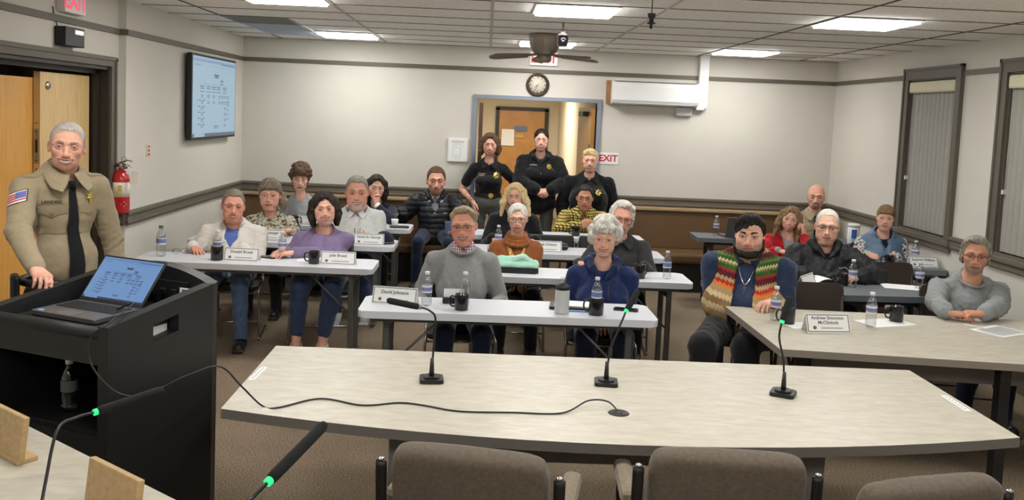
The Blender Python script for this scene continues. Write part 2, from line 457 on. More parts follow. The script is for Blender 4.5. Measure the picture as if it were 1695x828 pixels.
def face_color(q, p, base):
    """albedo at head-local points q (n,3): skin, lips, brows, teeth, stubble"""
    x, y, z = q[:, 0], q[:, 1], q[:, 2]; ax = np.abs(x); n = len(q)
    base = np.array(base); C = np.tile(base, (n, 1))
    def mix(m, c, a=1.0):
        nonlocal C
        m = np.clip(m, 0, 1)[:, None] * a; C = C * (1 - m) + np.array(c) * m
    g = lambda d: np.exp(-d)
    sm = p.get('smile', .5); red = base * np.array([1.04, .72, .66])
    C *= (1 + .07 * wob(x, y, z, 5, .03))[:, None]
    fr = (y < -.02)
    mix(g(((ax - .042) / .02) ** 2 + ((z + .03) / .022) ** 2) * fr, red, p.get('flush', .55) * .55)
    mix(g((x / .016) ** 2 + ((z + .038) / .014) ** 2) * (y < -.08), red, p.get('flush', .55) * .55)
    mix((np.abs(x) > .072) * (y > -.02), red, .5)
    # shade painted into the eye sockets
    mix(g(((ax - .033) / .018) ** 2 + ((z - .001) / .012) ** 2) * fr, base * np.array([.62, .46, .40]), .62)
    # beard shade / stubble / beard
    st = p.get('stubble', 0.0)
    if st > 0:
        low = 1 / (1 + np.exp((z - (-.034 - .35 * np.maximum(0, .06 - ax) * 0)) / .004))
        edge = np.clip((ax - .018) / .01, 0, 1); up = np.clip((-.046 - z) / .006, 0, 1)
        m = np.where(ax > .03, np.clip((-.030 + (.075 - ax) * -.15 - z) / .012, 0, 1), up) * (y < .03) * (z > -.15)
        if p.get('goatee'): m = up * (ax < .032) * (y < -.05)
        if p.get('goatee') == 'm': m = np.maximum(up * (ax < .030) * (y < -.06), 0)
        mix(m * np.clip(.8 + .4 * wob(x, y, z, 9, .006), 0, 1), p.get('beardcol', (.05, .035, .025)), st)
    # lips
    zc = -.0685 + (ax / .027) ** 2 * (.0085 * sm - .001); mw = .0265 + .0075 * sm; op = p.get('open', 0.) * 1.5
    tt = np.clip(1 - (ax / mw) ** 2, 0, 1)
    lipm = (y < -.07) * (ax < mw) * np.clip((.0095 * np.sqrt(tt) + .001 + op * .5 - np.abs(z - zc + .0005)) / .002, 0, 1)
    mix(lipm, p.get('lip', (.30, .10, .085)), p.get('lipa', .9))
    mix((y < -.07) * (ax < mw + .002) * np.clip(1.5 - np.abs(np.abs(z - zc - .0003) - (.0026 + op * .55) * bool(p.get('teeth')) * np.sqrt(tt)) / .0016, 0, 1), (.07, .02, .018), .9)
    if p.get('teeth'):
        th = .0018 + op * .55
        tm = (y < -.06) * np.clip((th * np.sqrt(np.clip(1 - (ax / (mw * .84)) ** 2, 0, 1)) + .0008 - np.abs(z - zc - .0003)) / .0012, 0, 1) * (ax < mw * .84)
        mix(tm, (.60, .56, .50), .95)
    # brows
    zb = .0225 + .0045 * np.clip(1 - ((ax - .036) / .02) ** 2, -1, 1) + p.get('browz', 0)
    bm = (y < -.05) * np.clip((ax - .012) / .004, 0, 1) * np.clip((.056 - ax) / .006, 0, 1) * np.clip((.0062 * p.get('browt', 1) * np.clip(1.25 - ax / .07, .3, 1) - np.abs(z - zb)) / .002, 0, 1)
    mix(bm, p.get('brow', (.06, .04, .03)), min(1, p.get('browa', .75) + .15))
    # lash lines
    oe = .62 + .45 * p.get('eye', 1.0)
    q2 = 1 - ((ax - .033) / .0155) ** 2
    lash = (y < -.06) * (np.abs(ax - .033) < .0155) * np.clip(1.5 - np.abs(z - (.0005 + (.0045 * oe) * q2)) / .0018, 0, 1)
    mix(lash, (.025, .016, .013), p.get('lash', .95))
    lash2 = (y < -.06) * (np.abs(ax - .033) < .014) * np.clip(1.3 - np.abs(z - (-.0005 - (.0045 * oe) * q2)) / .0012, 0, 1)
    mix(lash2, (.10, .06, .05), .45)
    if p.get('scalp'):      # close-cropped hair shade on the scalp
        zh = np.interp(y, [-.12, -.085, -.06, -.035, -.02, .02, .06, .12], [.082, .078, .058, .03, .0, -.01, -.04, -.06])
        mix(np.clip((z - zh) / .012, 0, 1), p['scalp'], p.get('scalpa', .7))
    return C

def eyes_for(fr, p, root, org, gaze, mats):
    for s in (-1, 1):
        c = fr.w((s * .033, -.0818, .0005)); r = .0123 * fr.k
        d = Vector(unit(np.asarray(gaze) - c)); 
        M = d.to_track_quat('Z', 'Y').to_matrix().to_4x4(); M.translation = Vector(c - org)
        prof = []; ms = []; A = [0, 10, 18, 27, 30, 42, 60, 90, 120, 150, 180]
        for a in A: prof.append((r * math.sin(math.radians(a)), r * math.cos(math.radians(a))))
        ic = 2 if p.get('eyecol') == 'blue' else 1
        ms = [3, ic, ic, ic, 0, 0, 0, 0, 0, 0]
        mb = MB(); mb.lathe([(max(a, 1e-6), b) for a, b in prof], 16, 0, M, True, ms)
        mb.build('eye', mats, root)

def glasses_for(fr, p, root, org, mat, lensmat, style='full'):
    mb = MB(); W = lambda q: Vector(fr.w(q) - org); r = .0016 * fr.k
    w2, h2 = p.get('gw', .0265), p.get('gh', .0185); yy = -.1145; cz = -.002
    fwx = .079 if p.get('fw', 1) < 1.1 else .084
    gl = root
    lens = MB()
    for s in (-1, 1):
        pts = [(s * .0345 + a, yy + .25 * max(0, s * (s * .0345 + a) - .04), cz + b) for a, b in rrect(2 * w2, 2 * h2, .011, 4)]
        rr = [r * (1.25 if (style == 'full' or q[2] > cz) else .35) for q in pts]
        if style == 'wire': rr = [r * .7] * len(pts)
        mb.tube([W(q) for q in pts], rr, 6, closed=True)
        n = len(pts); lens.raw([W(q) for q in pts] + [W((s * .0345, yy, cz))], [(i, (i + 1) % n, n) for i in range(n)])
        mb.tube([W(q) for q in smooth_path([(s * .0615, yy + .005, cz + .008), (s * .073, -.095, cz + .009), (s * fwx, -.03, cz + .006), (s * fwx, .012, cz + .006)], 4)], r * (1.1 if style != 'wire' else .7), 6)
    mb.tube([W(q) for q in smooth_path([(-.009, yy, cz + .004), (0, yy - .003, cz + .0065), (.009, yy, cz + .004)], 4)], r * .9, 6)
    go = mb.build('glasses', mat, root)
    lo = lens.build('lens', lensmat, go)
    return go

# ---- hair: (field builder, noise amp)
def hair_field(g, fr, p, style):
    t = p.get('ht', .014); Hz = p.get('hz', .075); rec = p.get('rec', 0.0)
    def cut(zs_front=True, sb=-.012, nape=-.075):
        def fn(X, Y, Z):
            ax = np.abs(X)
            zb = np.interp(Y, [-.13, -.085, -.07, -.055, -.04, -.024, .0, .016, .034, .07, .12], [Hz + .012, Hz, Hz - .006, Hz - .022 , .026, sb, sb + .004, -.004, -.035, nape + .01, nape])
            zb = zb + p.get('slant', 0) * X * np.clip((-.01 - Y) / .04, 0, 1) + .0035 * wob(X, Y, Z, 2, .03, 4) + (rec + .006) * np.clip((ax - .015) / .03, 0, 1) * np.clip((.075 - ax) / .02, 0, 1) * np.clip((-.02 - Y) / .04, 0, 1)
            return (zb - Z) * .6
        return fn
    lo = fr.c - .3; hi = fr.c + .3
    if style in ('short', 'buzz', 'recede', 'swept', 'curlytop', 'flip'):
        g.ell(fr, (0, .016, .034), (.0755 + t * .6, .097 + t, .086 + t), 0)
        g.ell(fr, (0, .05, -.02), (.062 + t * .5, .055 + t, .07), .02)
        if style in ('swept', 'flip'):
            s = p.get('part', 1)
            g.chain(fr, [(-s * .03, -.045, .108), (s * .02, -.062, .104), (s * .056, -.035, .082), (s * .07, .01, .05)], [.016, .02, .018, .014], .025)
            g.chain(fr, [(-s * .04, -.04, .1), (-s * .066, -.01, .07), (-s * .072, .02, .03)], [.014, .013, .011], .02)
        g.local_fn(fr, cut(), lo, hi, 'i')
        if style == 'flip':      # fuller, longer at the sides and back
            for s in (-1, 1): g.chain(fr, [(s * .072, .015, .05), (s * .078, .025, 0), (s * .077, .038, -.045), (s * .066, .06, -.07)], [.010, .010, .010, .008], .02)
        if style == 'curlytop':
            r = np.random.RandomState(p.get('seed', 1))
            for i in range(70):
                a = r.uniform(0, 2 * math.pi); e = r.uniform(-.15, 1.5)
                d = np.array([math.cos(a) * math.cos(e), math.sin(a) * math.cos(e), math.sin(e)])
                c = np.array([0, .016, .045]) + d * np.array([.083, .1, .092]) * 1.06
                if c[1] < -.05 and c[2] < .055: continue
                g.ell(fr, c, (.026, .026, .024), .008)
    elif style in ('bob', 'long', 'longside', 'crown', 'ponytail', 'bun'):
        g.ell(fr, (0, .016, .036), (.0755 + t, .097 + t, .086 + t), 0)
        L = p.get('hl', .16); fu = p.get('full', .026)
        if style in ('bob', 'long', 'longside'):
            for s in (-1, 1):
                a = s * (.078 + t * .4)
                g.chain(fr, [(a, -.01, .05), (a * 1.06, -.012, -.01), (a * (1.08 + p.get('flare', .1)), -.012, -.07), (a * (1.0 + p.get('flare', .1) * 2), -.02, -L)], [fu * .8, fu, fu * 1.15, fu * .6], .03)
                g.chain(fr, [(a, .03, .04), (a * 1.1, .04, -.04), (a * 1.05, .04, -L * .95)], [.03, .032, .022], .03)
            g.chain(fr, [(0, .07, .03), (0, .075, -.06), (0, .075, -L)], [.06, .055, .04], .03)
        elif style == 'crown':      # short permed volume all round
            r = np.random.RandomState(p.get('seed', 3))
            for i in range(90):
                a = r.uniform(0, 2 * math.pi); e = r.uniform(-.75, 1.5)
                d = np.array([math.cos(a) * math.cos(e), math.sin(a) * math.cos(e), math.sin(e)])
                c = np.array([0, .016, .036]) + d * np.array([.086 + t, .102 + t, .092 + t])
                if c[1] < -.035 and c[2] < .062 and abs(c[0]) < .078: continue
                g.ell(fr, c, (.026, .026, .028), .022)
        else:
            g.ell(fr, (0, .05, -.02), (.066 + t * .5, .06 + t, .07), .02)
            def fn(X, Y, Z): return (np.interp(Y, [-.1, -.04, -.02, .02, .06, .12], [.06, .02, -.005, -.02, -.06, -.08]) - Z) * .6
            g.local_fn(fr, fn, lo, hi, 'i')
            if style == 'ponytail':
                s = p.get('part', 1)
                g.chain(fr, [(s * .03, .1, .03), (s * .075, .085, -.02), (s * .1, .05, -.07), (s * .1, .03, -.13)], [.035, .036, .034, .016], .02)
            if style == 'bun': g.ell(fr, (0, .115, .03), (.04, .035, .04), .01)
        # opening for the face
        fz = p.get('fz', -.03); fh = p.get('fh', .116); fwid = p.get('fwid', .062)
        g.ell(fr, (p.get('fx', 0), -.098, fz), (fwid, .074, fh), .012, 's')
        g.ell(fr, (p.get('fx', 0), -.098, fz - .06), (fwid * .98, .07, fh), .012, 's')
        if p.get('bangs'):
            r = np.random.RandomState(11); bz = p['bangs']
            for i in range(9):
                x = -.056 + .014 * i; dz = r.uniform(-.006, .006)
                g.chain(fr, [(x * .85, -.06, .098), (x, -.092 + 6 * x * x, .06), (x * 1.05, -.099 + 7.5 * x * x, bz + dz)], [.014, .0105, .004], .008)
        if p.get('parting'):
            s = p['parting']
            g.chain(fr, [(s * .015, -.05, .114), (-s * .036, -.076, .091), (-s * .07, -.048, .048), (-s * .079, -.026, .0)], [.011, .011, .011, .01], .014)
            g.chain(fr, [(s * .015, -.05, .114), (s * .05, -.066, .09), (s * .074, -.042, .048), (s * .082, -.026, .0)], [.011, .011, .011, .01], .014)
    am = p.get('hn', .003); sd = p.get('seed', 1)
    if am > 0:
        curl = p.get('curl', 0)
        def fn(X, Y, Z):
            if curl: return am * wob(X, Y, Z, sd, curl, 6)
            az = np.arctan2(X, -(Y - .02)) + 0 * Z; el = np.sqrt(X * X + (Y - .02) ** 2)
            n = np.sin(az * 22 + 2.5 * np.sin(Z * 35 + 1) + sd) * .6 + np.sin(az * 47 + 2 * np.sin(Z * 50 + az * 3) + el * 120 + sd) * .5 + .6 * wob(X, Y, Z, sd, .05, 4)
            return am * n * np.clip(el / .03, .2, 1)
        g.local_fn(fr, fn, lo, hi, 'a')

def ik(S, W, l1, l2, pole):
    d = W - S; D = np.linalg.norm(d); u = d / (D + 1e-9)
    if D > (l1 + l2) * .985: q = D / ((l1 + l2) * .985); l1 *= q; l2 *= q
    a = (l1 * l1 - l2 * l2 + D * D) / (2 * D); h = math.sqrt(max(l1 * l1 - a * a, 0))
    pl = pole - u * (pole @ u); return S + u * a + unit(pl) * h

def hand_field(g, W, d, n, side, s=1.0, curl=(.25, .3, .35, .4), thumb=.5, spread=.06, curl2=None):
    """W wrist, d direction to the knuckles, n palm normal, side -1 = right hand (person's), +1 left"""
    d = unit(d); n = unit(n - d * (n @ d)); b = -n
    t = side * np.cross(d, b)          # towards the thumb
    fr = Frame(np.stack([t, d, b], 1), W, s)
    kn = [(.030, .090, .004), (.010, .094, .006), (-.011, .090, .004), (-.030, .081, .0)]
    ln = [.070, .078, .072, .056]; rd = [.0088, .009, .0086, .0076]
    for i, (q, r) in enumerate(zip(kn, (.0125, .013, .0125, .0115))):
        g.cap(fr, (q[0] * .55, .012, 0), q, .0145, r, .016)
    g.ell(fr, (.004, .048, -.006), (.034, .042, .012), .014)
    for i in range(4):
        p = np.array(kn[i]); a = 0; sp = (1.5 - i) * spread
        for j, (fq, ca) in enumerate(((.46, .9), (.31, 1.1), (.25, .8))):
            a += curl[i] * ca * 1.0
            dv = np.array([math.sin(sp) * math.cos(a), math.cos(sp) * math.cos(a), -math.sin(a)])
            q = p + dv * ln[i] * fq
            g.cap(fr, p, q, rd[i] * (1.04 - .09 * j), rd[i] * (.97 - .1 * j), .0035); p = q
    p0 = (.022, .022, -.006); p1 = (.043 + .008 * (1 - thumb), .050, -.012 - .012 * thumb); p2 = (.046 + .012 * (1 - thumb) - .018 * thumb, .082, -.016 - .02 * thumb); p3 = (.044 + .014 * (1 - thumb) - .036 * thumb, .106, -.018 - .022 * thumb)
    g.chain(fr, [p0, p1, p2, p3], [.017, .0125, .0105, .0085], .008)
    return fr

def person(S):
    """build one figure from its spec; returns the body object (the person)"""
    rz = S.get('rz', 0.0); R0 = rotm(rz, 0, 0); bs = S.get('bs', 1.0)
    H = np.array(S['head']); hs = S.get('hs', 1.0); hr = S.get('hr', (rz, 4, 0)); Rh = rotm(*hr); frH = Frame(Rh, H, hs)
    hp = S.get('face', {})
    if S.get('bust'): hp.update(fm=1, ns=hp.get('ns', .86), browt=.65, eye=hp.get('eye', 1) + .25, jw=hp.get('jw', 1) * .95, fw=hp.get('fw', 1) * 1.06)
    loc = lambda p, o: o + R0 @ np.array(p)
    Nb = H + R0 @ np.array((0, .042, S.get('nbz', -.158))) * bs
    pz = S.get('pz', .56)
    P = np.array([*(Nb + R0 @ np.array([S.get('leanx', 0), S.get('lean', .06), 0]))[:2], pz])
    up = unit(Nb - P); L = float(np.linalg.norm(Nb - P)); xr = R0[:, 0]; bk = unit(np.cross(up, xr)); xr2 = unit(np.cross(bk, up))
    RT = np.stack([xr2, bk, up], 1)
    if S.get('twist'): 
        tw = rotm(S['twist'], 0, 0); RTs = np.stack([unit(tw @ xr2), unit(tw @ bk), up], 1)
    else: RTs = RT
    frT = Frame(RT, P, 1.0); frS = Frame(RTs, P, 1.0)
    sw = S.get('sw', .185); gt = S.get('g', 1.0); bel = S.get('belly', 0.0); bust = S.get('bust', 0.0); ag = S.get('ag', 1.0)
    shd = S.get('shd', (.0, .0))
    Sh = [frS.w((s * sw, .012, L - .088 + shd[0 if s < 0 else 1])) for s in (-1, 1)]
    la, lf = .29 * bs, .255 * bs
    org = np.array([P[0], P[1], 0.0])
    arms = []
    for i, s in enumerate((-1, 1)):
        A = S['arms'][i]; W = np.array(A['w']) if 'w' in A else Sh[i] + R0 @ np.array(A['wl']); pole = R0 @ np.array(A.get('pole', (s * .5, .35, -1.)))
        E = np.array(A['e']) if 'e' in A else ik(Sh[i], W, la, lf, pole)
        d = unit(np.array(A['dw'])) if 'dw' in A else (unit(W - E) if 'd' not in A else unit(R0 @ np.array(A['d'])))
        nn = np.array(A['nw']) if 'nw' in A else R0 @ np.array(A.get('n', (0, 0, -1.)))
        arms.append((Sh[i], E, W, d, nn, A))
    legs = []
    st = S.get('stand')
    for i, s in enumerate((-1, 1)):
        hip = frT.w((s * .09 * gt, 0, .0)); 
        lg = (S.get('legs') or [None, None])[i]
        if st:
            knee = loc((s * .10, -.02, 0), P); knee[2] = pz * .54; ank = loc((s * .115, .03, 0), P); ank[2] = .09
        else:
            lx = S.get('kx', .12); knee = loc((s * lx, -.44 * bs, 0), P); knee[2] = S.get('kz', .52); ank = loc((s * (lx + .01), -.44 * bs + S.get('ay', .02), 0), P); ank[2] = .09
        if lg:
            knee = np.array(lg[0]) if len(lg[0]) == 3 else knee; ank = np.array(lg[1])
        legs.append((hip, knee, ank))
    rt = .0
    # -------- body
    pts = [H, P, Nb] + [q for a in arms for q in a[:3]] + [q for l in legs for q in l] + [a[2] + a[3] * .2 for a in arms]
    lo = np.min(pts, 0) - .17; hi = np.max(pts, 0) + .17; lo[2] = max(-.005, min(l[2][2] for l in legs) - .1)
    hb = .135 * hs; hf = S.get('hf', .0032 if H[1] < 8 else .0038); fx, fy, fz = [[(H[q] - hb, H[q] + hb, hf)] for q in range(3)]
    show = [a for a in arms if not a[5].get('hide')]
    for a in show:
        c = a[2] + a[3] * .085
        for q, ff in enumerate((fx, fy, fz)): ff.append((c[q] - .115, c[q] + .115, .0048 if H[1] < 8 else .0056))
    g = SDF(axis_lines(lo[0], hi[0], .011, fx, hf), axis_lines(lo[1], hi[1], .011, fy, hf), axis_lines(lo[2], hi[2], .011, fz, hf))
    def torso(g, off, k=.05, low=-.1):
        g.ell(frT, (0, .0, .0), (.165 * gt + off, .12 * gt + off, .125 + off), k)
        g.ell(frT, (0, -.012 - bel * .5, .16), (.15 * gt + bel * .35 + off, .108 * gt + bel * .62 + off, .17 + off), k)
        g.ell(frS, (0, .0, L - .2), (sw * .88 + off, .112 * gt + off, .175 + off), k)
        g.cap(frS, (-sw * .93, .014, L - .085 + shd[0]), (0, .012, L - .08), .052 + off, .062 + off, k); g.cap(frS, (0, .012, L - .08), (sw * .93, .014, L - .085 + shd[1]), .062 + off, .052 + off, k)
        for i, s in enumerate((-1, 1)): g.cap(frS, (s * sw * .66, .016, L - .058 + shd[i] * .7), (s * .03, .026, L + .02), .038 + off, .043 + off, .04)
        if bust:
            for s in (-1, 1): g.ell(frS, (s * .078 * (.6 + .4 * gt), -.085 * gt - .02 * bust, L - .225), (.068 + .012 * bust + off, .055 + .02 * bust + off, .068 + off), .05)
    torso(g, -.016, .04)
    nk = S.get('neck', .052); ID = Frame(np.eye(3), (0, 0, 0))
    na = frH.w((0, .032, -.05)); g.cap(ID, na, Nb + R0 @ np.array([0, -.004, -.02]), nk, nk * 1.1, .03)
    head_field(g, frH, hp)
    for (A, E, W, d, n, a) in arms:
        g.cap(ID, A, E, .042 * ag, .034 * ag, .02); g.cap(ID, E, E + (W - E) * .35, .034 * ag, .036 * ag, .01); g.cap(ID, E + (W - E) * .35, W, .036 * ag, .0255 * (.6 + .4 * ag), .01)
    hfr = []
    for i, (A, E, W, d, n, a) in enumerate(arms):
        if a.get('hide'): g.cap(ID, W, W + d * .09, .03, .03, .02)
        else: hfr.append(hand_field(g, W + d * .008, d, n, (-1, 1)[i], S.get('hands', 1.0), a.get('curl', (.3, .35, .4, .45)), a.get('thumb', .5), a.get('spread', .06)))
    lw = S.get('lw', 1.0)
    for hip, kn, an in legs:
        g.cap(ID, hip, kn, .07 * lw, .05 * lw, .04); g.cap(ID, kn, kn + (an - kn) * .4, .048 * lw, .048 * lw, .03); g.cap(ID, kn + (an - kn) * .4, an, .047 * lw, .034, .03)
        fd = R0 @ np.array(S.get('toe', (0, -1, 0))); g.cap(ID, an + np.array([0, 0, -.045]), an + fd * .13 + np.array([0, 0, -.065]), .035, .026, .03)
    Pv, Q = g.mesh(); Pv = relax(Pv, Q, 1, .3)
    sk = np.array(S.get('skin', rgb(205, 150, 128)))
    q = frH.loc(Pv); near = (np.abs(q[:, 0]) < .12) & (np.abs(q[:, 1]) < .14) & (q[:, 2] > -.13) & (q[:, 2] < .15)
    col = np.tile(sk, (len(Pv), 1)) * (1 + .06 * wob(Pv[:, 0], Pv[:, 1], Pv[:, 2], 3, .05))[:, None]
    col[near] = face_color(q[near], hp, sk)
    for i, (A, E, W, d, n, a) in enumerate(arms):
        if a.get('hide'): continue
        # knuckles a little redder
        f = hfr.pop(0); hq = f.loc(Pv); m = (np.abs(hq[:, 1] - .09) < .012) & (np.abs(hq[:, 0]) < .045) & (np.abs(hq[:, 2]) < .04)
        col[m] = col[m] * np.array([1.0, .86, .82])
    if S.get('tattoo') is not None:
        A, E, W = arms[S['tattoo']][:3]; u = Pv - A; t = np.clip((u @ (W - A)) / ((W - A) @ (W - A)), 0, 1); dd = np.linalg.norm(u - t[:, None] * (W - A), axis=1)
        m = (dd < .1) & (t > .35) & (t < .97); w = wob(Pv[:, 0], Pv[:, 1], Pv[:, 2], 21, .03); mm = m & (w > .05)
        col[mm] = col[mm] * np.array([.42, .45, .5])
    body = np_mesh('person', Pv, Q, skin_material(), None, org, np.clip(col, 0, 1), loc=org)
    tag(body, S['label'], 'person', S.get('group'))
    gaze = S.get('gaze', np.array([0, 0, 1.9]))
    eyes_for(frH, hp, body, org, gaze, eye_mats())
    # -------- hair
    if S.get('hair'):
        hh = .0034; a = H - .2 * hs; b = H + .2 * hs; a[2] -= S.get('hairdrop', .0)
        gh = SDF(axis_lines(a[0], b[0], hh), axis_lines(a[1], b[1], hh), axis_lines(a[2], b[2], hh))
        hair_field(gh, frH, hp, S['hair']); hv, hq = gh.mesh()
        if len(hv): np_mesh('hair', hv, hq, S['hairmat'], body, org)
    if S.get('beard'):
        a = H - .16 * hs; b = H + .14 * hs; gh = SDF(axis_lines(a[0], b[0], .003), axis_lines(a[1], b[1], .003), axis_lines(a[2], b[2], .003))
        bw = hp.get('fw', 1)
        gh.chain(frH, [(-.071 * bw, -.01, -.02), (-.064 * bw, -.03, -.07), (-.035, -.068, -.1), (0, -.082, -.106), (.035, -.068, -.1), (.064 * bw, -.03, -.07), (.071 * bw, -.01, -.02)], [.006, .014, .018, .019, .018, .014, .006], .02)
        gh.ell(frH, (0, -.045, -.103), (.05 * bw, .045, .026), .02)
        gh.ell(frH, (0, -.1, -.045), (.044, .04, .036), .008, 's')
        gh.local_fn(frH, lambda X, Y, Z: .002 * wob(X, Y, Z, 3, .008, 6), frH.c - .2, frH.c + .2, 'a')
        hv, hq = gh.mesh(); np_mesh('beard', hv, hq, S['hairmat'], body, org)
    if S.get('glasses'):
        st_, mt = S['glasses']; glasses_for(frH, hp, body, org, mt, glassy('lens_glass', (.97, .98, .98), .035), st_)
    # -------- clothes
    res = {'body': body, 'frT': frT, 'frS': frS, 'L': L, 'org': org, 'Nb': Nb, 'R0': R0, 'arms': arms, 'H': H, 'frH': frH, 'legs': legs}
    frN = Frame(R0, Nb)
    ch_ = S.get('cg', .0085)
    for ly in S.get('tops', []):
        off = ly.get('off', 0.0)
        pts = [P, Nb] + [q for a in arms for q in a[:3]]
        lo = np.min(pts, 0) - .2 - bel; hi = np.max(pts, 0) + .2; lo[2] = max(lo[2], P[2] - ly.get('hem', .12) - .03)
        gc = SDF(axis_lines(lo[0], hi[0], ch_), axis_lines(lo[1], hi[1], ch_), axis_lines(lo[2], hi[2], ch_))
        torso(gc, off, .05)
        if ly.get('skirt'):     # jacket hem over the lap
            gc.ell(frT, (0, -.06, .03), (.17 * gt + off, .17 * gt + off, .1), .05)
        sl = ly.get('sleeve', 'long')
        for i, (A, E, W, d, n, a) in enumerate(arms):
            if sl == 'none': continue
            so = off + ly.get('so', 0.0)
            if sl == 'long':
                We = W - unit(W - E) * ly.get('cuff', .012)
                gc.cap(ID, A, E, .060 * ag + so, .050 * ag + so, .022); gc.cap(ID, E, We, .049 * ag + so, .037 * (.6 + .4 * ag) + so, .012)
                if ly.get('puff'): gc.cap(ID, E + (We - E) * .3, We, .055, .045, .02)
            else:
                Ee = A + (E - A) * ly.get('slen', .72); gc.cap(ID, A, Ee, .062 * ag + so, .058 * ag + so + .004, .022)
        # cuts
        nt = ly.get('neck', 'crew'); nr = ly.get('nr', .066)
        nd = ly.get('nd', 0); gc.ell(frN, (0, -.028 - nd * .5, .06 - nd), (nr, nr + .008, .062), .004, 's')
        gc.cap(frN, (0, -.02, .02), (0, -.035, .2), nr * .92, nr * 1.2, .004, 's')
        if nt == 'v':
            gc.cap(frN, (0, -.09, .03), (0, -.155 * gt - bel * .3, -ly.get('vd', .1)), ly.get('vw', .05), .006, .003, 's')
        if nt == 'open':
            gc.chain(frS, [(0, -.05, L + .03), (0, -.092 * gt - bel * .7 - bel * bel * 5 - .02 * bust, L - ly.get('vd', .2) * .5), (0, -.125 * gt - bel * .6 - bel * bel * 5 - .03 * bust, L - ly.get('vd', .2))], [ly.get('vw', .06), ly.get('vm', .05), ly.get('ve', .02)], .006, 's')
        hemz = P[2] - ly.get('hem', .12)
        am = ly.get('fold', .005); sd = S.get('seed', 1) * 7 + 3
        gc.local_fn(ID, lambda X, Y, Z: am * wob(X, Y, Z * .8, sd, ly.get('lam', .10)) + am * .45 * wob(X, Y, Z, sd + 1, ly.get('lam', .10) * .42, 5), lo, hi, 'a')
        for i, (A, E, W, d, n, a) in enumerate(arms):     # elbow creases
            if sl != 'long': continue
            def fe(X, Y, Z, E=E, A=A, W=W):
                r2 = (X - E[0]) ** 2 + (Y - E[1]) ** 2 + (Z - E[2]) ** 2; u = unit(W - A); t = X * u[0] + Y * u[1] + Z * u[2]
                return .0045 * np.exp(-r2 / .011) * np.sin(t * 170 + 4 * wob(X, Y, Z, sd + 5, .12, 3))
            gc.local_fn(ID, fe, E - .2, E + .2, 'a')
        if ly.get('puffer'):
            pp = ly['puffer']
            gc.local_fn(frT, lambda X, Y, Z: -.011 * np.sqrt(np.abs(np.sin(math.pi * Z / pp + .3 * wob(X, Y, Z, 4, .2, 3)))) + .004, lo, hi, 'a')
        if ly.get('panel'):     # front band/zip ridge
            gc.local_fn(frS, lambda X, Y, Z: -.004 * np.exp(-(X / .018) ** 2) * (Y < 0), lo, hi, 'a')
        gc.local_fn(ID, lambda X, Y, Z: (hemz - Z) + 0 * X + 0 * Y, lo, hi, 'i')
        cv, cq = gc.mesh(); cv = relax(cv, cq, 1, .4)
        ob = np_mesh(ly.get('name', 'shirt'), cv, cq, ly['mat'], body, org)
        if ly.get('label'): ob['label'] = ly['label']
        res.setdefault('tops', []).append(ob)
        for cl in ([ly['collar']] if isinstance(ly.get('collar'), dict) else ly.get('collar') or []):
            collar_for(cl, frN, body, org, ly['mat'])
    lo = np.min([q for l in legs for q in l] + [P], 0) - .2; hi = np.max([q for l in legs for q in l] + [P], 0) + .2
    if S.get('trousers') is not None:
        tr = S['trousers']; zt = P[2] + .12; hi[2] = max(q[2] for q in (P, legs[0][1], legs[1][1])) + .16; lo[2] = .02
        gc = SDF(axis_lines(lo[0], hi[0], .010), axis_lines(lo[1], hi[1], .010), axis_lines(lo[2], hi[2], .010))
        gc.ell(frT, (0, 0, -.005), (.168 * gt + .004, .124 * gt + .004, .13), .02)
        for hip, kn, an in legs:
            gc.cap(ID, hip, kn, .088 * lw, .066 * lw, .035); e = an + (kn - an) * S.get('trh', .02)
            gc.cap(ID, kn, kn + (e - kn) * .45, .064 * lw, .060 * lw, .03); gc.cap(ID, kn + (e - kn) * .45, e, .060 * lw, S.get('leg_end', .052), .02)
        gc.local_fn(ID, lambda X, Y, Z: .004 * wob(X, Y, Z, 31 + S.get('seed', 1), .09) + .002 * wob(X, Y, Z, 5, .04), lo, hi, 'a')
        gc.local_fn(frT, lambda X, Y, Z: Z - .11 + 0 * X, lo, hi, 'i')
        cv, cq = gc.mesh(); cv = relax(cv, cq, 1, .4); res['trousers'] = np_mesh('trousers', cv, cq, tr, body, org)
    if S.get('shoes') is not None:
        for i, (hip, kn, an) in enumerate(legs):
            fd = unit(R0 @ np.array(S.get('toe', (0, -1, 0)))); sd_ = np.cross(np.array([0, 0, 1.]), fd)
            fr = Frame(np.stack([sd_, -fd, np.array([0, 0, 1.])], 1), np.array([an[0], an[1], an[2] - .09]))
            a = fr.c - .3; b = fr.c + .3; a[2] = fr.c[2] - .01; b[2] = fr.c[2] + .16
            gs = SDF(axis_lines(a[0], b[0], .007), axis_lines(a[1], b[1], .007), axis_lines(a[2], b[2], .006))
            gs.cap(fr, (0, .03, .045), (0, -.13, .035), .046, .043, .02, fl=None)
            gs.cap(fr, (0, .0, .06), (0, .012, .10), .046, .044, .03)
            if S.get('flats'): gs.ell(fr, (0, -.01, .115), (.045, .075, .06), .01, 's')
            gs.bx(fr, (0, -.055, .012), (.045, .13, .012), .01, .01)
            gs.local_fn(fr, lambda X, Y, Z: -Z + 0 * X + 0 * Y, a, b, 'i')
            if not S.get('flats'): gs.local_fn(fr, lambda X, Y, Z: Z - .125 + 0 * X, a, b, 'i')
            cv, cq = gs.mesh(); np_mesh('shoe', cv, cq, S['shoes'], body, org)
    return res

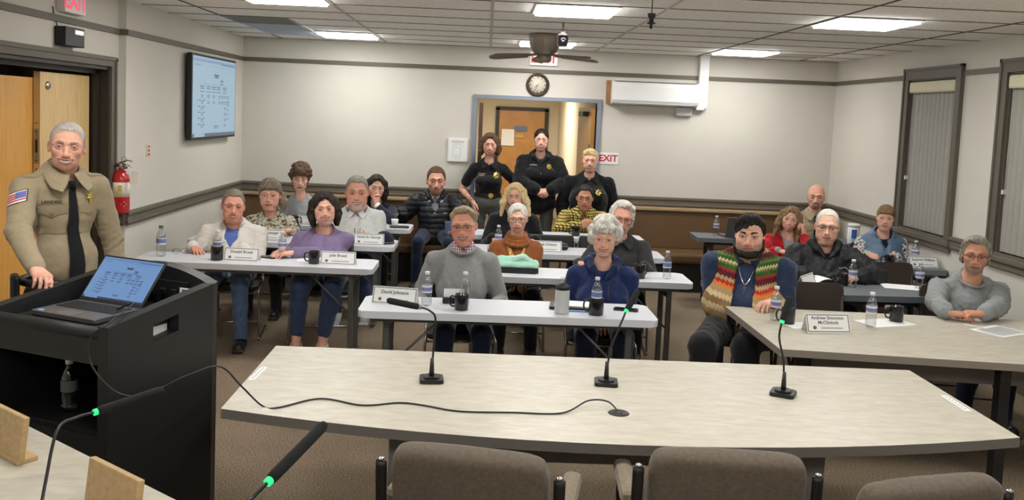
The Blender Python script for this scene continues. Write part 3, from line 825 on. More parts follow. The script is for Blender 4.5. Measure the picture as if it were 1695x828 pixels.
def collar_for(cl, frN, body, org, mat):
    ty = cl['type']; m = cl.get('mat', mat); h = .0038 if ty in ('shirt', 'stand') else .006; e_ = .165 if h < .005 else .22
    a = frN.c - e_; b = frN.c + e_; gc = SDF(axis_lines(a[0], b[0], h), axis_lines(a[1], b[1], h), axis_lines(a[2], b[2], h))
    if ty in ('shirt', 'stand'):
        r = cl.get('r', .068); hgt = cl.get('h', .045); fl = cl.get('flare', .8 if ty == 'shirt' else -.1); gap = cl.get('gap', .35); t = cl.get('t', .008); z0 = cl.get('z0', -.03); sh_ = ty == 'shirt'
        def fn(X, Y, Z):
            yc = Y + .022; zt = z0 + hgt + (.5 if sh_ else .38) * (yc + .03)
            fr_ = np.clip(-yc / r, 0, 1.2); hh = hgt * (1 + (.45 if sh_ else 0) * fr_)
            rho = np.sqrt(X * X + (yc * .93) ** 2); an = np.abs(np.arctan2(X, -yc)); q = zt - Z
            d = np.abs(rho - (r + fl * np.clip(q, 0, 1))) * (.78 if sh_ else 1) - t * (.8 if sh_ else 1)
            d = np.maximum(d, np.maximum(-q, q - hh))
            return np.maximum(d, (gap * (.25 + .75 * np.clip(q / hh, 0, 1)) - an) * rho if sh_ else (gap - an) * rho)
        gc.local_fn(frN, fn, a, b, 'u', .003)
        nm = 'collar'
    elif ty == 'hood':
        rr = cl.get('r', .034)
        for s in (-1, 1):
            gc.chain(frN, [(s * .022, -.125, -.075), (s * .075, -.085, -.015), (s * .1, .0, .02), (s * .07, .075, .03), (0, .11, .025)], [rr * .45, rr * .75, rr, rr * 1.15, rr * 1.3], .02)
        gc.ell(frN, (0, .12, -.05), (.12, .05, .1), .03)
        gc.ell(frN, (0, -.02, .07), (.07, .075, .09), .01, 's')
        gc.local_fn(frN, lambda X, Y, Z: .004 * wob(X, Y, Z, 8, .05), a, b, 'a'); nm = 'hood'
    elif ty == 'cowl':
        for i in range(3):
            gc.chain(frN, [(math.sin(t) * (.072 + .012 * i), -.02 - math.cos(t) * (.075 + .012 * i), .035 - .03 * i - .02 * math.cos(t)) for t in np.linspace(0, 2 * math.pi, 17)], [.017] * 17, .012)
        gc.local_fn(frN, lambda X, Y, Z: .003 * wob(X, Y, Z, 8, .04), a, b, 'a'); nm = 'collar'
    elif ty == 'band':
        gc.chain(frN, [(math.sin(t) * cl.get('r', .072), -.022 - math.cos(t) * cl.get('r', .072) * 1.08, cl.get('z0', -.012) - .03 * math.cos(t)) for t in np.linspace(0, 2 * math.pi, 25)], [cl.get('t', .008)] * 25, .004); nm = 'neckband'
    cv, cq = gc.mesh()
    if len(cv): 
        ob = np_mesh(cl.get('name', nm), cv, cq, m, body, org); return ob

# ---- things sewn on a garment: found by casting onto its surface
class Caster:
    def __init__(s, ob, org):
        me = ob.data; s.org = Vector(org)
        s.t = BVHTree.FromPolygons([v.co for v in me.vertices], [list(p.vertices) for p in me.polygons])
    def hit(s, p, d):
        h = s.t.ray_cast(Vector(p) - s.org, Vector(d).normalized())
        return None if h[0] is None else (h[0], h[1])
def patch(name, ob, org, fr, c, size, mat, body, lift=.0025, n=10, shape=None, front=(0, -1, 0), roll=0.0):
    """a small sheet laid on the garment: centre c (x,z in frame fr), size (w,h)"""
    ca = Caster(ob, org); D = fr.R @ np.array(front, float); xa = unit(np.cross(np.array([0, 0, 1.]), -D)) * -1
    xa = unit(fr.R[:, 0] - D * (fr.R[:, 0] @ D)); za = unit(fr.R[:, 2] - D * (fr.R[:, 2] @ D))
    cr, sr = math.cos(roll), math.sin(roll)
    C = fr.w(c)
    mb = MB(); idx = {}
    def pt(u, v):
        p = C + xa * (u * cr - v * sr) + za * (u * sr + v * cr)
        h = ca.hit(p + D * .6, -D)
        return None if h is None else h[0] + Vector(D) * lift
    if shape is None:
        vs = []; ok = True
        for j in range(n + 1):
            for i in range(n + 1):
                q = pt((i / n - .5) * size[0], (j / n - .5) * size[1]); 
                if q is None: q = vs[-1] if vs else Vector(C - org)
                vs.append(q)
        fs = [(j * (n + 1) + i, j * (n + 1) + i + 1, (j + 1) * (n + 1) + i + 1, (j + 1) * (n + 1) + i) for j in range(n) for i in range(n)]
        mb.raw(vs, fs, 0, True)
        if shape is None and callable(mat):
            pass
    else:                      # shape = (verts2d, faces)
        vs = []
        for u, v in shape[0]:
            q = pt(u, v); vs.append(q if q is not None else Vector(C - org))
        mb.raw(vs, shape[1], 0, False)
    return mb.build(name, mat, body)
# ---------------------------------------------------------------- the room
XL, XR, YB, YF = -2.89, 4.125, 10.495, -1.8       # walls; the stretch of the left wall with the door is set back to XN
XN, YJ = -2.95, 7.14
def struct(o): o['kind'] = 'structure'; return o
M_wall = pbr('wall_paint', rgb(206, 202, 192), .85, spec=.2, bump=(90, .12, .002), vary=.02, vscale=3)
M_rail = pbr('taupe_trim', rgb(104, 97, 86), .5, spec=.3, vary=.04, vscale=12)
M_frame = pbr('taupe_frame', rgb(96, 90, 80), .5, spec=.3)
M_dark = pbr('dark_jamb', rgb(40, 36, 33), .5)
def carpet():
    m, N, L, b = nodes_mat('carpet'); tc = N.new('ShaderNodeTexCoord')
    v = N.new('ShaderNodeTexNoise'); v.inputs['Scale'].default_value = 150; v.inputs['Detail'].default_value = 2
    r = N.new('ShaderNodeValToRGB'); e = r.color_ramp.elements
    e[0].position = .3; e[0].color = (*rgb(84, 71, 58), 1); e[1].position = .7; e[1].color = (*rgb(198, 180, 156), 1)
    a = e.new(.5); a.color = (*rgb(138, 121, 101), 1)
    n2 = N.new('ShaderNodeTexNoise'); n2.inputs['Scale'].default_value = 2.2; n2.inputs['Detail'].default_value = 4
    mx = N.new('ShaderNodeMixRGB'); mx.blend_type = 'MULTIPLY'; mx.inputs[0].default_value = .35
    L.new(tc.outputs['Object'], v.inputs['Vector']); L.new(v.outputs['Fac'], r.inputs[0]); L.new(tc.outputs['Object'], n2.inputs['Vector'])
    L.new(r.outputs[0], mx.inputs[1]); L.new(n2.outputs['Fac'], mx.inputs[2]); L.new(mx.outputs[0], b.inputs['Base Color'])
    bp = N.new('ShaderNodeBump'); bp.inputs['Strength'].default_value = .8; bp.inputs['Distance'].default_value = .006; L.new(v.outputs['Fac'], bp.inputs['Height']); L.new(bp.outputs[0], b.inputs['Normal'])
    b.inputs['Roughness'].default_value = .95; b.inputs['Specular IOR Level'].default_value = .1
    return m
def ceiling_tile():
    m, N, L, b = nodes_mat('ceiling_tile'); tc = N.new('ShaderNodeTexCoord')
    v = N.new('ShaderNodeTexNoise'); v.inputs['Scale'].default_value = 70; v.inputs['Detail'].default_value = 3
    r = N.new('ShaderNodeValToRGB'); e = r.color_ramp.elements; e[0].position = .36; e[0].color = (*rgb(232, 229, 222), 1); e[1].position = .6; e[1].color = (*rgb(248, 246, 240), 1)
    L.new(tc.outputs['Object'], v.inputs['Vector']); L.new(v.outputs['Fac'], r.inputs[0]); L.new(r.outputs[0], b.inputs['Base Color'])
    b.inputs['Roughness'].default_value = .9
    return m
def wood(name, c1, c2, sc=(1, 14, 1.2), rough=.4):
    m, N, L, b = nodes_mat(name); tc = N.new('ShaderNodeTexCoord'); mp = N.new('ShaderNodeMapping'); mp.inputs['Scale'].default_value = sc
    n = N.new('ShaderNodeTexNoise'); n.inputs['Scale'].default_value = 3; n.inputs['Detail'].default_value = 6; n.inputs['Distortion'].default_value = .6
    r = N.new('ShaderNodeValToRGB'); e = r.color_ramp.elements; e[0].position = .3; e[0].color = (*c1, 1); e[1].position = .7; e[1].color = (*c2, 1)
    L.new(tc.outputs['Object'], mp.inputs[0]); L.new(mp.outputs[0], n.inputs['Vector']); L.new(n.outputs['Fac'], r.inputs[0]); L.new(r.outputs[0], b.inputs['Base Color'])
    b.inputs['Roughness'].default_value = rough
    return m
M_carpet = carpet(); M_tile = ceiling_tile()
M_door = wood('door_maple', rgb(206, 148, 66), rgb(222, 166, 84)); M_door2 = wood('door_maple_dark', rgb(170, 118, 58), rgb(192, 140, 76))
M_seam = pbr('ceiling_seam', rgb(92, 88, 82), .8); M_tee = pbr('ceiling_tee', rgb(186, 182, 174), .6)
M_white = pbr('white_plastic', rgb(226, 226, 224), .45); M_black = pbr('black_plastic', rgb(20, 20, 21), .45)
M_chrome = pbr('chrome', rgb(190, 190, 192), .22, 1.); M_red = pbr('red_paint', rgb(176, 26, 30), .3, coat=.4)
M_paper = pbr('paper', rgb(232, 232, 230), .8); M_ink = pbr('ink', rgb(48, 46, 50), .7); M_inkgrey = pbr('ink_grey', rgb(150, 150, 152), .7)
M_steel = pbr('steel', rgb(150, 148, 142), .4, .9)

HXL, HXR, HY = -.42, 1.36, 17.0            # hallway beyond the back doorway
fl = MB().box(((XL + XR) / 2 - .3, (YF + HY) / 2, -.05), (XR - XL + 1.4, HY - YF + 1, .1)); struct(fl.build('floor', M_carpet))
# ceiling: tiles with dark seams every 2 ft and lighter main tees every 4 ft
ce = MB(); ce.box(((XL + XR) / 2, (YF + YB) / 2, CEIL + .05), (XR - XL + .4, YB - YF + .3, .1), 0)
k = 0
while YB - .61 * k > YF:
    ce.box(((XL + XR) / 2, YB - .0034 - .61 * k, CEIL - .001), (XR - XL, .012, .006), 1); k += 1
for i in range(-2, 4): ce.box((.0029 + 1.2192 * i, (YF + YB) / 2, CEIL - .002), (.024 if i in (-1, 0, 1) else .014, YB - YF, .008), 2 if i in (-1, 0, 1) else 1)
struct(ce.build('ceiling', [M_tile, M_seam, M_tee]))
# back wall with its doorway
DX0, DX1, DZ = -.125, 1.292, 2.135
def wall_with_holes(name, axis, pos, th, a0, a1, z1, holes, mat):
    """wall in the plane axis=pos, thickness th (sign: away from the room); holes (a,b,z0,z1)"""
    mb = MB(); cuts = sorted(set([a0, a1] + [q for h in holes for q in h[:2]]))
    for u, v in zip(cuts[:-1], cuts[1:]):
        hs = [h for h in holes if h[0] <= u + 1e-6 and h[1] >= v - 1e-6]
        segs = [(0, z1)] if not hs else [(0, hs[0][2]), (hs[0][3], z1)]
        for p, q in segs:
            if q - p < 1e-4: continue
            if axis == 'y': mb.box(((u + v) / 2, pos + th / 2, (p + q) / 2), (v - u, abs(th), q - p))
            else: mb.box((pos + th / 2, (u + v) / 2, (p + q) / 2), (abs(th), v - u, q - p))
    return struct(mb.build(name, mat))
wall_with_holes('wall_back', 'y', YB, .12, XL - .2, XR + .2, CEIL, [(DX0, DX1, 0, DZ)], M_wall)
wall_with_holes('wall_left', 'x', XL, -.2, YJ, YB, CEIL, [], M_wall)
LD0, LD1, LDZ = 5.28, 6.95, 2.195
wall_with_holes('wall_left_doorside', 'x', XN, -.14, YF, YJ + .05, CEIL, [(LD0, LD1, 0, LDZ)], M_wall)
W1 = (7.74, 8.62, 1.02, 2.45); W2 = (6.09, 6.97, 1.02, 2.45)
wall_with_holes('wall_right', 'x', XR, .14, YF, YB + .1, CEIL, [W2, W1], M_wall)
struct(MB().box(((XL + XR) / 2, YF - .06, CEIL / 2), (XR - XL + .6, .12, CEIL)).build('wall_front', M_wall))
# rails
tn = [0]
def trim(mb, mat=None): tn[0] += 1; return struct(mb.build('trim_%d' % tn[0], mat or M_rail))
def rail_y(x0, x1, y, sgn):       # on a wall facing -y or +y
    m = MB(); m.box(((x0 + x1) / 2, y - sgn * .012, .99), (x1 - x0, .024, .115)); m.box(((x0 + x1) / 2, y - sgn * .018, 1.03), (x1 - x0, .036, .03), bev=.006); m.box(((x0 + x1) / 2, y - sgn * .016, .955), (x1 - x0, .032, .02), bev=.005); trim(m)
    trim(MB().box(((x0 + x1) / 2, y - sgn * .008, 2.478), (x1 - x0, .016, .046)))
def rail_x(y0, y1, x, sgn, low=True):
    if low:
        m = MB(); m.box((x + sgn * .012, (y0 + y1) / 2, .99), (.024, y1 - y0, .115)); m.box((x + sgn * .018, (y0 + y1) / 2, 1.03), (.036, y1 - y0, .03), bev=.006); m.box((x + sgn * .016, (y0 + y1) / 2, .955), (.032, y1 - y0, .02), bev=.005); trim(m)
    trim(MB().box((x + sgn * .008, (y0 + y1) / 2, 2.478), (.016, y1 - y0, .046)))
rail_y(XL, DX0 - .06, YB, 1); rail_y(DX1 + .06, XR, YB, 1)
trim(MB().box(((DX0 + DX1) / 2, YB - .008, 2.478), (DX1 - DX0 + .12, .016, .046)))
rail_x(YJ, YB, XL, 1); rail_x(7.05, YJ, XN, 1)
rail_y(XN, XL, YJ, 1)
rail_x(YF, 7.05, XN, 1, False); rail_x(YF, LD0 - .1, XN, 1)
rail_x(8.72, YB, XR, -1); rail_x(7.07, 7.64, XR, -1); rail_x(YF, 5.98, XR, -1)
# left double door in its taupe frame
fr_ = MB()
for y in (LD0 - .05, LD1 + .05): fr_.box((XN + .012, y, LDZ / 2), (.03, .09, LDZ)); fr_.box((XN + .022, y + (.03 if y > 6 else -.03), LDZ / 2 + .03), (.03, .03, LDZ + .06))
fr_.box((XN + .012, (LD0 + LD1) / 2, LDZ + .035), (.03, LD1 - LD0 + .19, .07)); fr_.box((XN + .022, (LD0 + LD1) / 2, LDZ + .06), (.03, LD1 - LD0 + .2, .03))
door1 = struct(fr_.build('door_1', M_frame))
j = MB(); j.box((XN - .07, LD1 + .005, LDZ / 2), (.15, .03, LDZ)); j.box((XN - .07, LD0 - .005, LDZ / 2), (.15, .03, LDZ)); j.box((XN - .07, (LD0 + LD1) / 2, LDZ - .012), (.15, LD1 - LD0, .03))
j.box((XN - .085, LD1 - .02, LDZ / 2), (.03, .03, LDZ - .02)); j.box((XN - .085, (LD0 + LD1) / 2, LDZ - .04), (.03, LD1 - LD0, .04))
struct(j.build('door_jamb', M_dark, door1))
leaf = MB(); leaf.box((XN - .155, 6.545, 1.065), (.045, .75, 2.1)); lf = struct(leaf.build('door_leaf', wood('door_birch', rgb(206, 172, 116), rgb(224, 192, 138)), door1))
e = MB(); e.box((XN - .155, 6.166, 1.6), (.026, .006, .24), 0); e.box((XN - .155, 6.163, 1.6), (.014, .006, .09), 1); 
for z in (1.5, 1.7, 1.44, 1.76): e.box((XN - .155, 6.163, z), (.008, .005, .008), 1)
struct(e.build('latch_plate', [M_steel, M_black], lf))
v = MB(); v.lathe([(.0001, .012), (.022, .012), (.03, .004), (.03, 0)], 20, 0, Matrix.Translation((XN - .132, 6.27, 2.02)) @ Matrix.Rotation(math.radians(90), 4, 'Y')); struct(v.build('door_bumper', M_chrome, lf))
l2 = MB(); A = math.radians(3.2); l2.box((0, .44, 1.04), (.045, .88, 2.06)); o = struct(l2.build('door_leaf', M_door, door1)); o.location = (XN - .155, LD0 + .02, 0); o.rotation_euler = (0, 0, A)
struct(MB().box((-3.9, 6.2, 1.4), (.1, 2.6, 2.8)).build('wall_light_block', M_wall))  # unseen backing wall added behind the left door to stop world light
vb = MB(); vb.box((-3.5, 4.95, 1.4), (.9, .1, 2.8)); vb.box((-3.5, 7.45, 1.4), (.9, .1, 2.8)); struct(vb.build('wall_light_block_sides', M_wall)); struct(MB().box((-3.5, 6.2, 2.85), (.95, 2.6, .1)).build('ceiling_light_block', M_wall))  # sides and lid of the same added light block
# back doorway: bluish painted steel frame, hallway, doors
M_bluefr = pbr('blue_grey_frame', rgb(128, 136, 150), .45); M_hall = pbr('hall_paint', rgb(204, 192, 166), .85)
f = MB()
for x in (DX0 - .025, DX1 + .025): f.box((x, YB + .05, DZ / 2), (.05, .16, DZ))
f.box(((DX0 + DX1) / 2, YB + .05, DZ + .02), (DX1 - DX0 + .1, .16, .045)); door2 = struct(f.build('door_2', M_bluefr))
lw_ = MB(); lw_.box((DX0 + .045, YB + .36, 1.045), (.045, .7, 2.07)); struct(lw_.build('door_leaf', wood('door_walnut', rgb(84, 60, 40), rgb(108, 78, 52)), door2))
lw_ = MB(); lw_.box((0, .36, 1.045), (.045, .7, 2.07)); o = struct(lw_.build('door_leaf', M_door2, door2)); o.location = (DX1 - .03, YB + .05, 0); o.rotation_euler = (0, 0, math.radians(7))
hh = MB(); hh.box((-.045, .1, 1.0), (.03, .1, .16)); hh.box((-.03, .08, 1.5), (.012, .05, .3)); struct(hh.build('door_handle', M_steel, o))
cl_ = MB(); cl_.box((-.06, .3, 2.0), (.06, .25, .06)); struct(cl_.build('door_closer', M_dark, o))
hw = MB(); hw.box((HXL - .05, (YB + .12 + HY) / 2, 1.4), (.1, HY - YB - .12, 2.8)); struct(hw.build('wall_hall_left', M_hall))
hw = MB(); hw.box((HXR + .05, (YB + .12 + HY) / 2, 1.4), (.1, HY - YB - .12, 2.8)); struct(hw.build('wall_hall_right', M_hall))
struct(MB().box((.5, HY + .05, 1.4), (2.4, .1, 2.8)).build('wall_hall_end', M_hall))
struct(MB().box((.5, (YB + .12 + HY) / 2, 2.5), (2.2, HY - YB - .12, .1)).build('ceiling_hall', M_tile))
d3 = MB(); hx0, hx1 = .19, 1.13
for x in (hx0, hx1): d3.box((x, HY - .02, 1.04), (.07, .06, 2.08))
d3.box(((hx0 + hx1) / 2, HY - .02, 2.075), (hx1 - hx0 + .07, .06, .07)); door3 = struct(d3.build('door_3', M_dark))
struct(MB().box(((hx0 + hx1) / 2, HY - .012, 1.02), (hx1 - hx0 - .06, .03, 2.04)).build('door_leaf', M_door2, door3))
hall_lamp = bpy.data.lights.new('hall_lamp', 'AREA'); hall_lamp.energy = 62; hall_lamp.size = 1.1; hall_lamp.color = (1, .95, .86); ho = bpy.data.objects.new('hall_lamp', hall_lamp); COL.objects.link(ho); ho.location = (.45, 14.6, 2.42)
# windows with sills in the right wall
for n, W in ((1, W1), (2, W2)):
    y0, y1, z0, z1 = W; f = MB()
    for y, s in ((y0, -1), (y1, 1)):
        f.box((XR - .012, y + s * .05, (z0 + z1) / 2 + .01), (.03, .1, z1 - z0 + .2)); f.box((XR - .022, y + s * .085, (z0 + z1) / 2 + .01), (.03, .025, z1 - z0 + .2))
        f.box((XR + .07, y - s * .006, (z0 + z1) / 2), (.14, .012, z1 - z0))
    f.box((XR - .012, (y0 + y1) / 2, z1 + .05), (.03, y1 - y0, .1)); f.box((XR - .022, (y0 + y1) / 2, z1 + .095), (.03, y1 - y0 + .2, .025))
    f.box((XR + .07, (y0 + y1) / 2, z1 - .006), (.14, y1 - y0, .012))
    wo = struct(f.build('window_%d' % n, M_frame))
    s = MB(); s.box((XR - .02, (y0 + y1) / 2, z0 - .045), (.06, y1 - y0 + .22, .05), bev=.008); s.box((XR + .06, (y0 + y1) / 2, z0 - .01), (.16, y1 - y0, .02)); s.box((XR - .015, (y0 + y1) / 2, z0 - .095), (.034, y1 - y0 + .2, .06), bev=.006); struct(s.build('window_sill', M_rail, wo))
    g_ = MB(); g_.box((XR + .12, (y0 + y1) / 2, (z0 + z1) / 2), (.006, y1 - y0, z1 - z0)); struct(g_.build('window_pane', glassy('window_glass', (.9, .95, .95), .1), wo))
# baseboards
bb = MB(); bb.box(((XL + DX0) / 2, YB - .008, .05), (DX0 - XL - .08, .016, .1)); struct(bb.build('baseboard_back', M_rail))
bb = MB(); bb.box((XL + .008, (YJ + YB) / 2, .05), (.016, YB - YJ, .1)); struct(bb.build('baseboard_left', M_rail))
bb = MB(); bb.box((XR - .008, (YF + YB) / 2, .05), (.016, YB - YF, .1)); struct(bb.build('baseboard_right', M_rail))

# ---------------------------------------------------------------- ceiling lights and other fixtures
def panel_mat():
    m = bpy.data.materials.new('light_panel'); m.use_nodes = True; b = m.node_tree.nodes['Principled BSDF']
    b.inputs['Base Color'].default_value = (.9, .9, .9, 1); b.inputs['Emission Color'].default_value = (1, .99, .965, 1); b.inputs['Emission Strength'].default_value = PANEL_W
    return m
M_panel = panel_mat()
lt = thing('ceiling_light', 'square white ceiling light panel', 'ceiling light', (0, 0, CEIL))
f = MB()
for a, b, w, d in ((0, .29, .6, .02), (0, -.29, .6, .02), (.29, 0, .02, .56), (-.29, 0, .02, .56)): f.box((a, b, -.006), (w, d, .012))
f.build('frame', M_white, lt); MB().box((0, 0, -.014), (.56, .56, .026)).build('diffuser', M_panel, lt)  # diffuser dropped below the frame, glowing sides added to brighten the ceiling
lab = {(-1.525, 9.575): 'lit square ceiling panel near the left end of the back wall', (.61, 9.575): 'lit square ceiling panel partly hidden behind the ceiling fan', (2.745, 9.575): 'lit square ceiling panel near the white pipe cover',
       (.61, 6.525): 'lit square ceiling panel in front of the ceiling fan', (2.745, 6.525): 'lit square ceiling panel nearest the windows', (-1.525, 6.525): 'lit square ceiling panel cut off by the top edge of the photo'}
first = True
for y in (9.575, 6.525, 3.475, .425):
    for x in (-1.525, .61, 2.745):
        o = lt if first else copy_tree(lt); first = False
        o.location = (x, y, CEIL); o['group'] = 'square ceiling light panels'; o['label'] = lab.get((x, y), 'lit square ceiling panel above the front tables, out of the picture')
def grille(name, label, loc, w, d, mat, slat, group=None):
    t = thing(name, label, 'vent', loc, 0, group)
    f = MB(); 
    for a, b, ww, dd in ((0, d / 2, w, .02), (0, -d / 2, w, .02), (w / 2, 0, .02, d), (-w / 2, 0, .02, d)): f.box((a, b, -.005), (ww, dd, .012))
    f.build('frame', mat, t); s = MB(); n = int(d / .035)
    for i in range(n): s.box((0, -d / 2 + (i + .5) * d / n, -.006), (w - .02, .012, .008))
    s.build('slats', mat, t); MB().box((0, 0, -.001), (w - .02, d - .02, .004)).build('backing', slat, t)
M_vblue = pbr('vent_blue_white', rgb(196, 206, 216), .5); M_vgrey = pbr('vent_grey', rgb(150, 150, 148), .6)
grille('ceiling_vent', 'grey square ceiling vent left of the wall screen corner', (-2.13, 8.05 + .305, CEIL), .58, .56, M_vgrey, pbr('vent_back', rgb(110, 110, 108), .8))
grille('ceiling_vent', 'long pale blue ceiling vent between grey vent and back wall', (-2.13, 8.66 + .61, CEIL), .58, 1.17, M_vblue, pbr('vent_back_blue', rgb(172, 182, 192), .8))
sd = thing('displaced_tile', 'displaced white ceiling tile with dark gap near right corner', 'vent', (3.35, 9.86, CEIL))  # displaced ceiling tile, its dark gap made as a black strip
d_ = MB(); d_.box((0, -.15, -.004), (.58, .26, .01)); d_.box((0, .17, -.004), (.58, .2, .01)); d_.build('cover', M_tee, sd); MB().box((.02, .02, -.003), (.52, .05, .006)).build('slot', M_black, sd)
# ---------------------------------------------------------------- fixtures on walls and ceiling
def sign(name, label, loc, rz, w, h, d, txt, th, mats, cat='sign', frame=None, bold=True):
    """box sign facing local -y, writing on its face"""
    t = thing(name, label, cat, loc, rz)
    MB().box((0, d / 2, 0), (w, d, h), bev=.004).build('case', mats[0], t)
    m = MB(); add_text(m, txt, th, Mat(Vector((1, 0, 0)), Vector((0, 0, 1)), Vector((0, -1, 0)), Vector((0, -.002, 0))), 0, bold); m.build('lettering', mats[1], t)
    return t
M_exitw = pbr('exit_face', rgb(236, 230, 226), .4, emis=(1, .93, .9), estr=.35); M_exitr = pbr('exit_red', rgb(214, 40, 44), .4, emis=(1, .05, .06), estr=.25)
sign('exit_sign', 'white box exit sign with red letters high on back wall behind fan', (.633, YB - .06, 2.622), 0, .315, .15, .06, 'EXIT', .105, [M_exitw, M_exitr])
ex = sign('exit_sign', 'white box exit sign with pink letters above the left door', (XN + .06, 6.275, 2.605), math.radians(90), .31, .16, .06, 'EXIT', .115, [M_white, pbr('exit_pink', rgb(226, 60, 96), .4, emis=(1, .08, .16), estr=.5)])
sign('exit_placard', 'flat white paper sign with red letters right of the doorway', (1.452, YB - .006, 1.482), 0, .245, .14, .004, 'EXIT', .075, [M_paper, pbr('exit_print', rgb(196, 36, 36), .6)])
wr = MB(); wr.tube(smooth_path([(XN + .01, 6.05, 2.55), (XN + .012, 6.07, 2.48), (XN + .012, 6.1, 2.44), (XN + .012, 6.12, 2.4)], 5), .004, 6); tag(wr.build('cable', M_black), 'thin black cable from exit sign down to black box', 'cable')
em = thing('emergency_light', 'black box with white lens on wall above left door frame', 'emergency light', (XN, 6.23, 2.36), math.radians(90))
MB().box((0, -.04, 0), (.28, .08, .13), bev=.006).build('case', M_black, em); MB().box((.05, -.083, .035), (.12, .012, .03), bev=.004).build('lens', M_exitw, em)
ck = thing('wall_clock', 'round wall clock with dark bronze rim above the doorway', 'clock', (.575, YB, 2.318))
Mc = Matrix.Rotation(math.radians(90), 4, 'X')
MB().lathe([(.10, .0), (.136, .0), (.138, .02), (.128, .038), (.112, .036), (.108, .02), (.1, .016)], 40, 0, Mc, cap=False).build('rim', pbr('bronze_rim', rgb(66, 52, 42), .35, .4), ck)
MB().lathe([(.0001, .016), (.109, .016), (.109, .0)], 40, 0, Mc).build('dial', pbr('clock_dial', rgb(214, 206, 188), .6), ck)
h = MB()
for i in range(12):
    a = i * math.pi / 6; h.box((0, 0, .088), (.007 if i % 3 else .01, .002, .018), M=Matrix.Translation((0, -.018, 0)) @ Matrix.Rotation(a, 4, 'Y'))
h.build('hour_marks', M_ink, ck)
for nm, a, l, w in (('hour_hand', 226, .05, .007), ('minute_hand', 206, .075, .005)):
    MB().box((0, 0, l / 2 - .008), (w, .002, l), M=Matrix.Translation((0, -.021, 0)) @ Matrix.Rotation(math.radians(a), 4, 'Y')).build(nm, pbr('clock_hand', rgb(60, 84, 130), .4), ck)
MB().lathe([(.0001, .03), (.109, .03)], 40, 0, Mc).build('cover_glass', glassy('clock_glass', (1, 1, 1), .06), ck)
# split air conditioner
ac = thing('air_conditioner', 'long white wall air conditioner with flap under picture rail', 'air conditioner', (1.945, YB, 2.265))
prof = [(0, .135), (-.17, .135), (-.195, .12), (-.212, .07), (-.215, -.085), (-.195, -.118), (-.12, -.133), (0, -.135)]
def xprism(mb, prof, x0, x1, mi=0):
    n = len(prof); vs = [(x0, y, z) for y, z in prof] + [(x1, y, z) for y, z in prof]
    mb.raw(vs, [list(range(n))[::-1], list(range(n, 2 * n))] + [(i, (i + 1) % n, n + (i + 1) % n, n + i) for i in range(n)], mi)
m = MB(); xprism(m, prof, -.505, .505); m.build('body', M_white, ac)
m = MB(); m.box((.0, -.165, -.118), (.86, .075, .006), M=Matrix.Rotation(math.radians(-0), 4, 'X')); m.box((0, -.2, -.098), (.9, .012, .008)); m.build('flap', pbr('ac_flap', rgb(196, 196, 196), .4), ac)
MB().box((0, -.19, .1355), (.96, .03, .003)).build('intake', pbr('ac_intake', rgb(120, 120, 120), .6), ac)
tag(MB().box((1.418, YB - .03, 2.27), (.06, .06, .27)).build('wood_block', wood('oak_block', rgb(140, 98, 58), rgb(166, 122, 78))), 'short brown wood block at left end of the air conditioner', 'wood block')
m = MB(); m.box((2.527, YB - .04, 2.43), (.112, .08, .615), bev=.006); m.box((2.5, YB - .045, 2.13), (.1, .085, .07), bev=.012); tag(m.build('pipe_cover', M_white), 'white vertical pipe cover from air conditioner to ceiling', 'pipe cover')
tag(MB().box((2.32, YB - .03, 2.072), (.19, .06, .1), bev=.012).build('drain_box', pbr('drain_box', rgb(206, 208, 210), .5)), 'small pale grey box under right end of air conditioner', 'box')
# evacuation plan
ep = thing('evacuation_plan', 'white framed floor plan on wall left of the doorway', 'floor plan', (-.34, YB, 1.51))
MB().box((0, -.015, 0), (.235, .03, .275), bev=.004).build('frame', M_white, ep); m = MB(); m.box((0, -.0305, 0), (.2, .002, .24), 0)
for a, b, w, hh in ((0, .09, .14, .006), (-.01, -.07, .09, .003), (-.055, -.02, .003, .1), (.035, -.02, .003, .1), (-.01, .03, .09, .003), (.05, .05, .05, .003), (-.04, .055, .06, .003), (.0, .07, .1, .003), (0, -.1, .08, .003)): m.box((a, -.032, b), (w, .001, hh), 1)
m.box((0, -.032, .105), (.15, .001, .006), 2); m.build('plan_sheet', [M_paper, M_inkgrey, pbr('plan_red', rgb(190, 90, 90), .7)], ep)
# switch plate, extinguisher
sp = thing('switch_plate', 'ivory wall plate with three red switches under the wall screen', 'switch', (XL, 7.606, 1.52), math.radians(90))
MB().box((0, -.004, 0), (.075, .008, .118), bev=.003).build('plate', pbr('ivory', rgb(214, 200, 172), .45), sp)
for z in (-.034, 0, .034): MB().box((0, -.011, z), (.028, .008, .016), bev=.002).build('switch', pbr('switch_red', rgb(176, 70, 58), .4), sp)
fe = thing('fire_extinguisher', 'red fire extinguisher hanging on wall beside the left door', 'fire extinguisher', (XN + .075, 7.02, 1.05))
MB().lathe([(.0001, 0), (.06, 0), (.066, .012), (.066, .27), (.058, .305), (.036, .335), (.022, .345), (.0001, .345)], 28).build('tank', M_red, fe)
MB().lathe([(.0668, .13), (.0668, .245)], 28).build('label_band', pbr('ext_label', rgb(214, 208, 196), .5), fe)
m = MB(); 
for z in (.215, .188, .16): m.box((.02, -.0655, z), (.03, .004, .018))
m.build('pictograms', pbr('ext_yellow', rgb(206, 190, 70), .5), fe)
m = MB(); m.raw([(.066 * math.sin(a) * 1.012, -.066 * math.cos(a) * 1.012, .075 + dz) for a, dz in ((.35, 0), (.75, .022), (1.1, 0), (.75, -.022))], [(0, 1, 2, 3)]); m.build('diamond', M_white, fe)
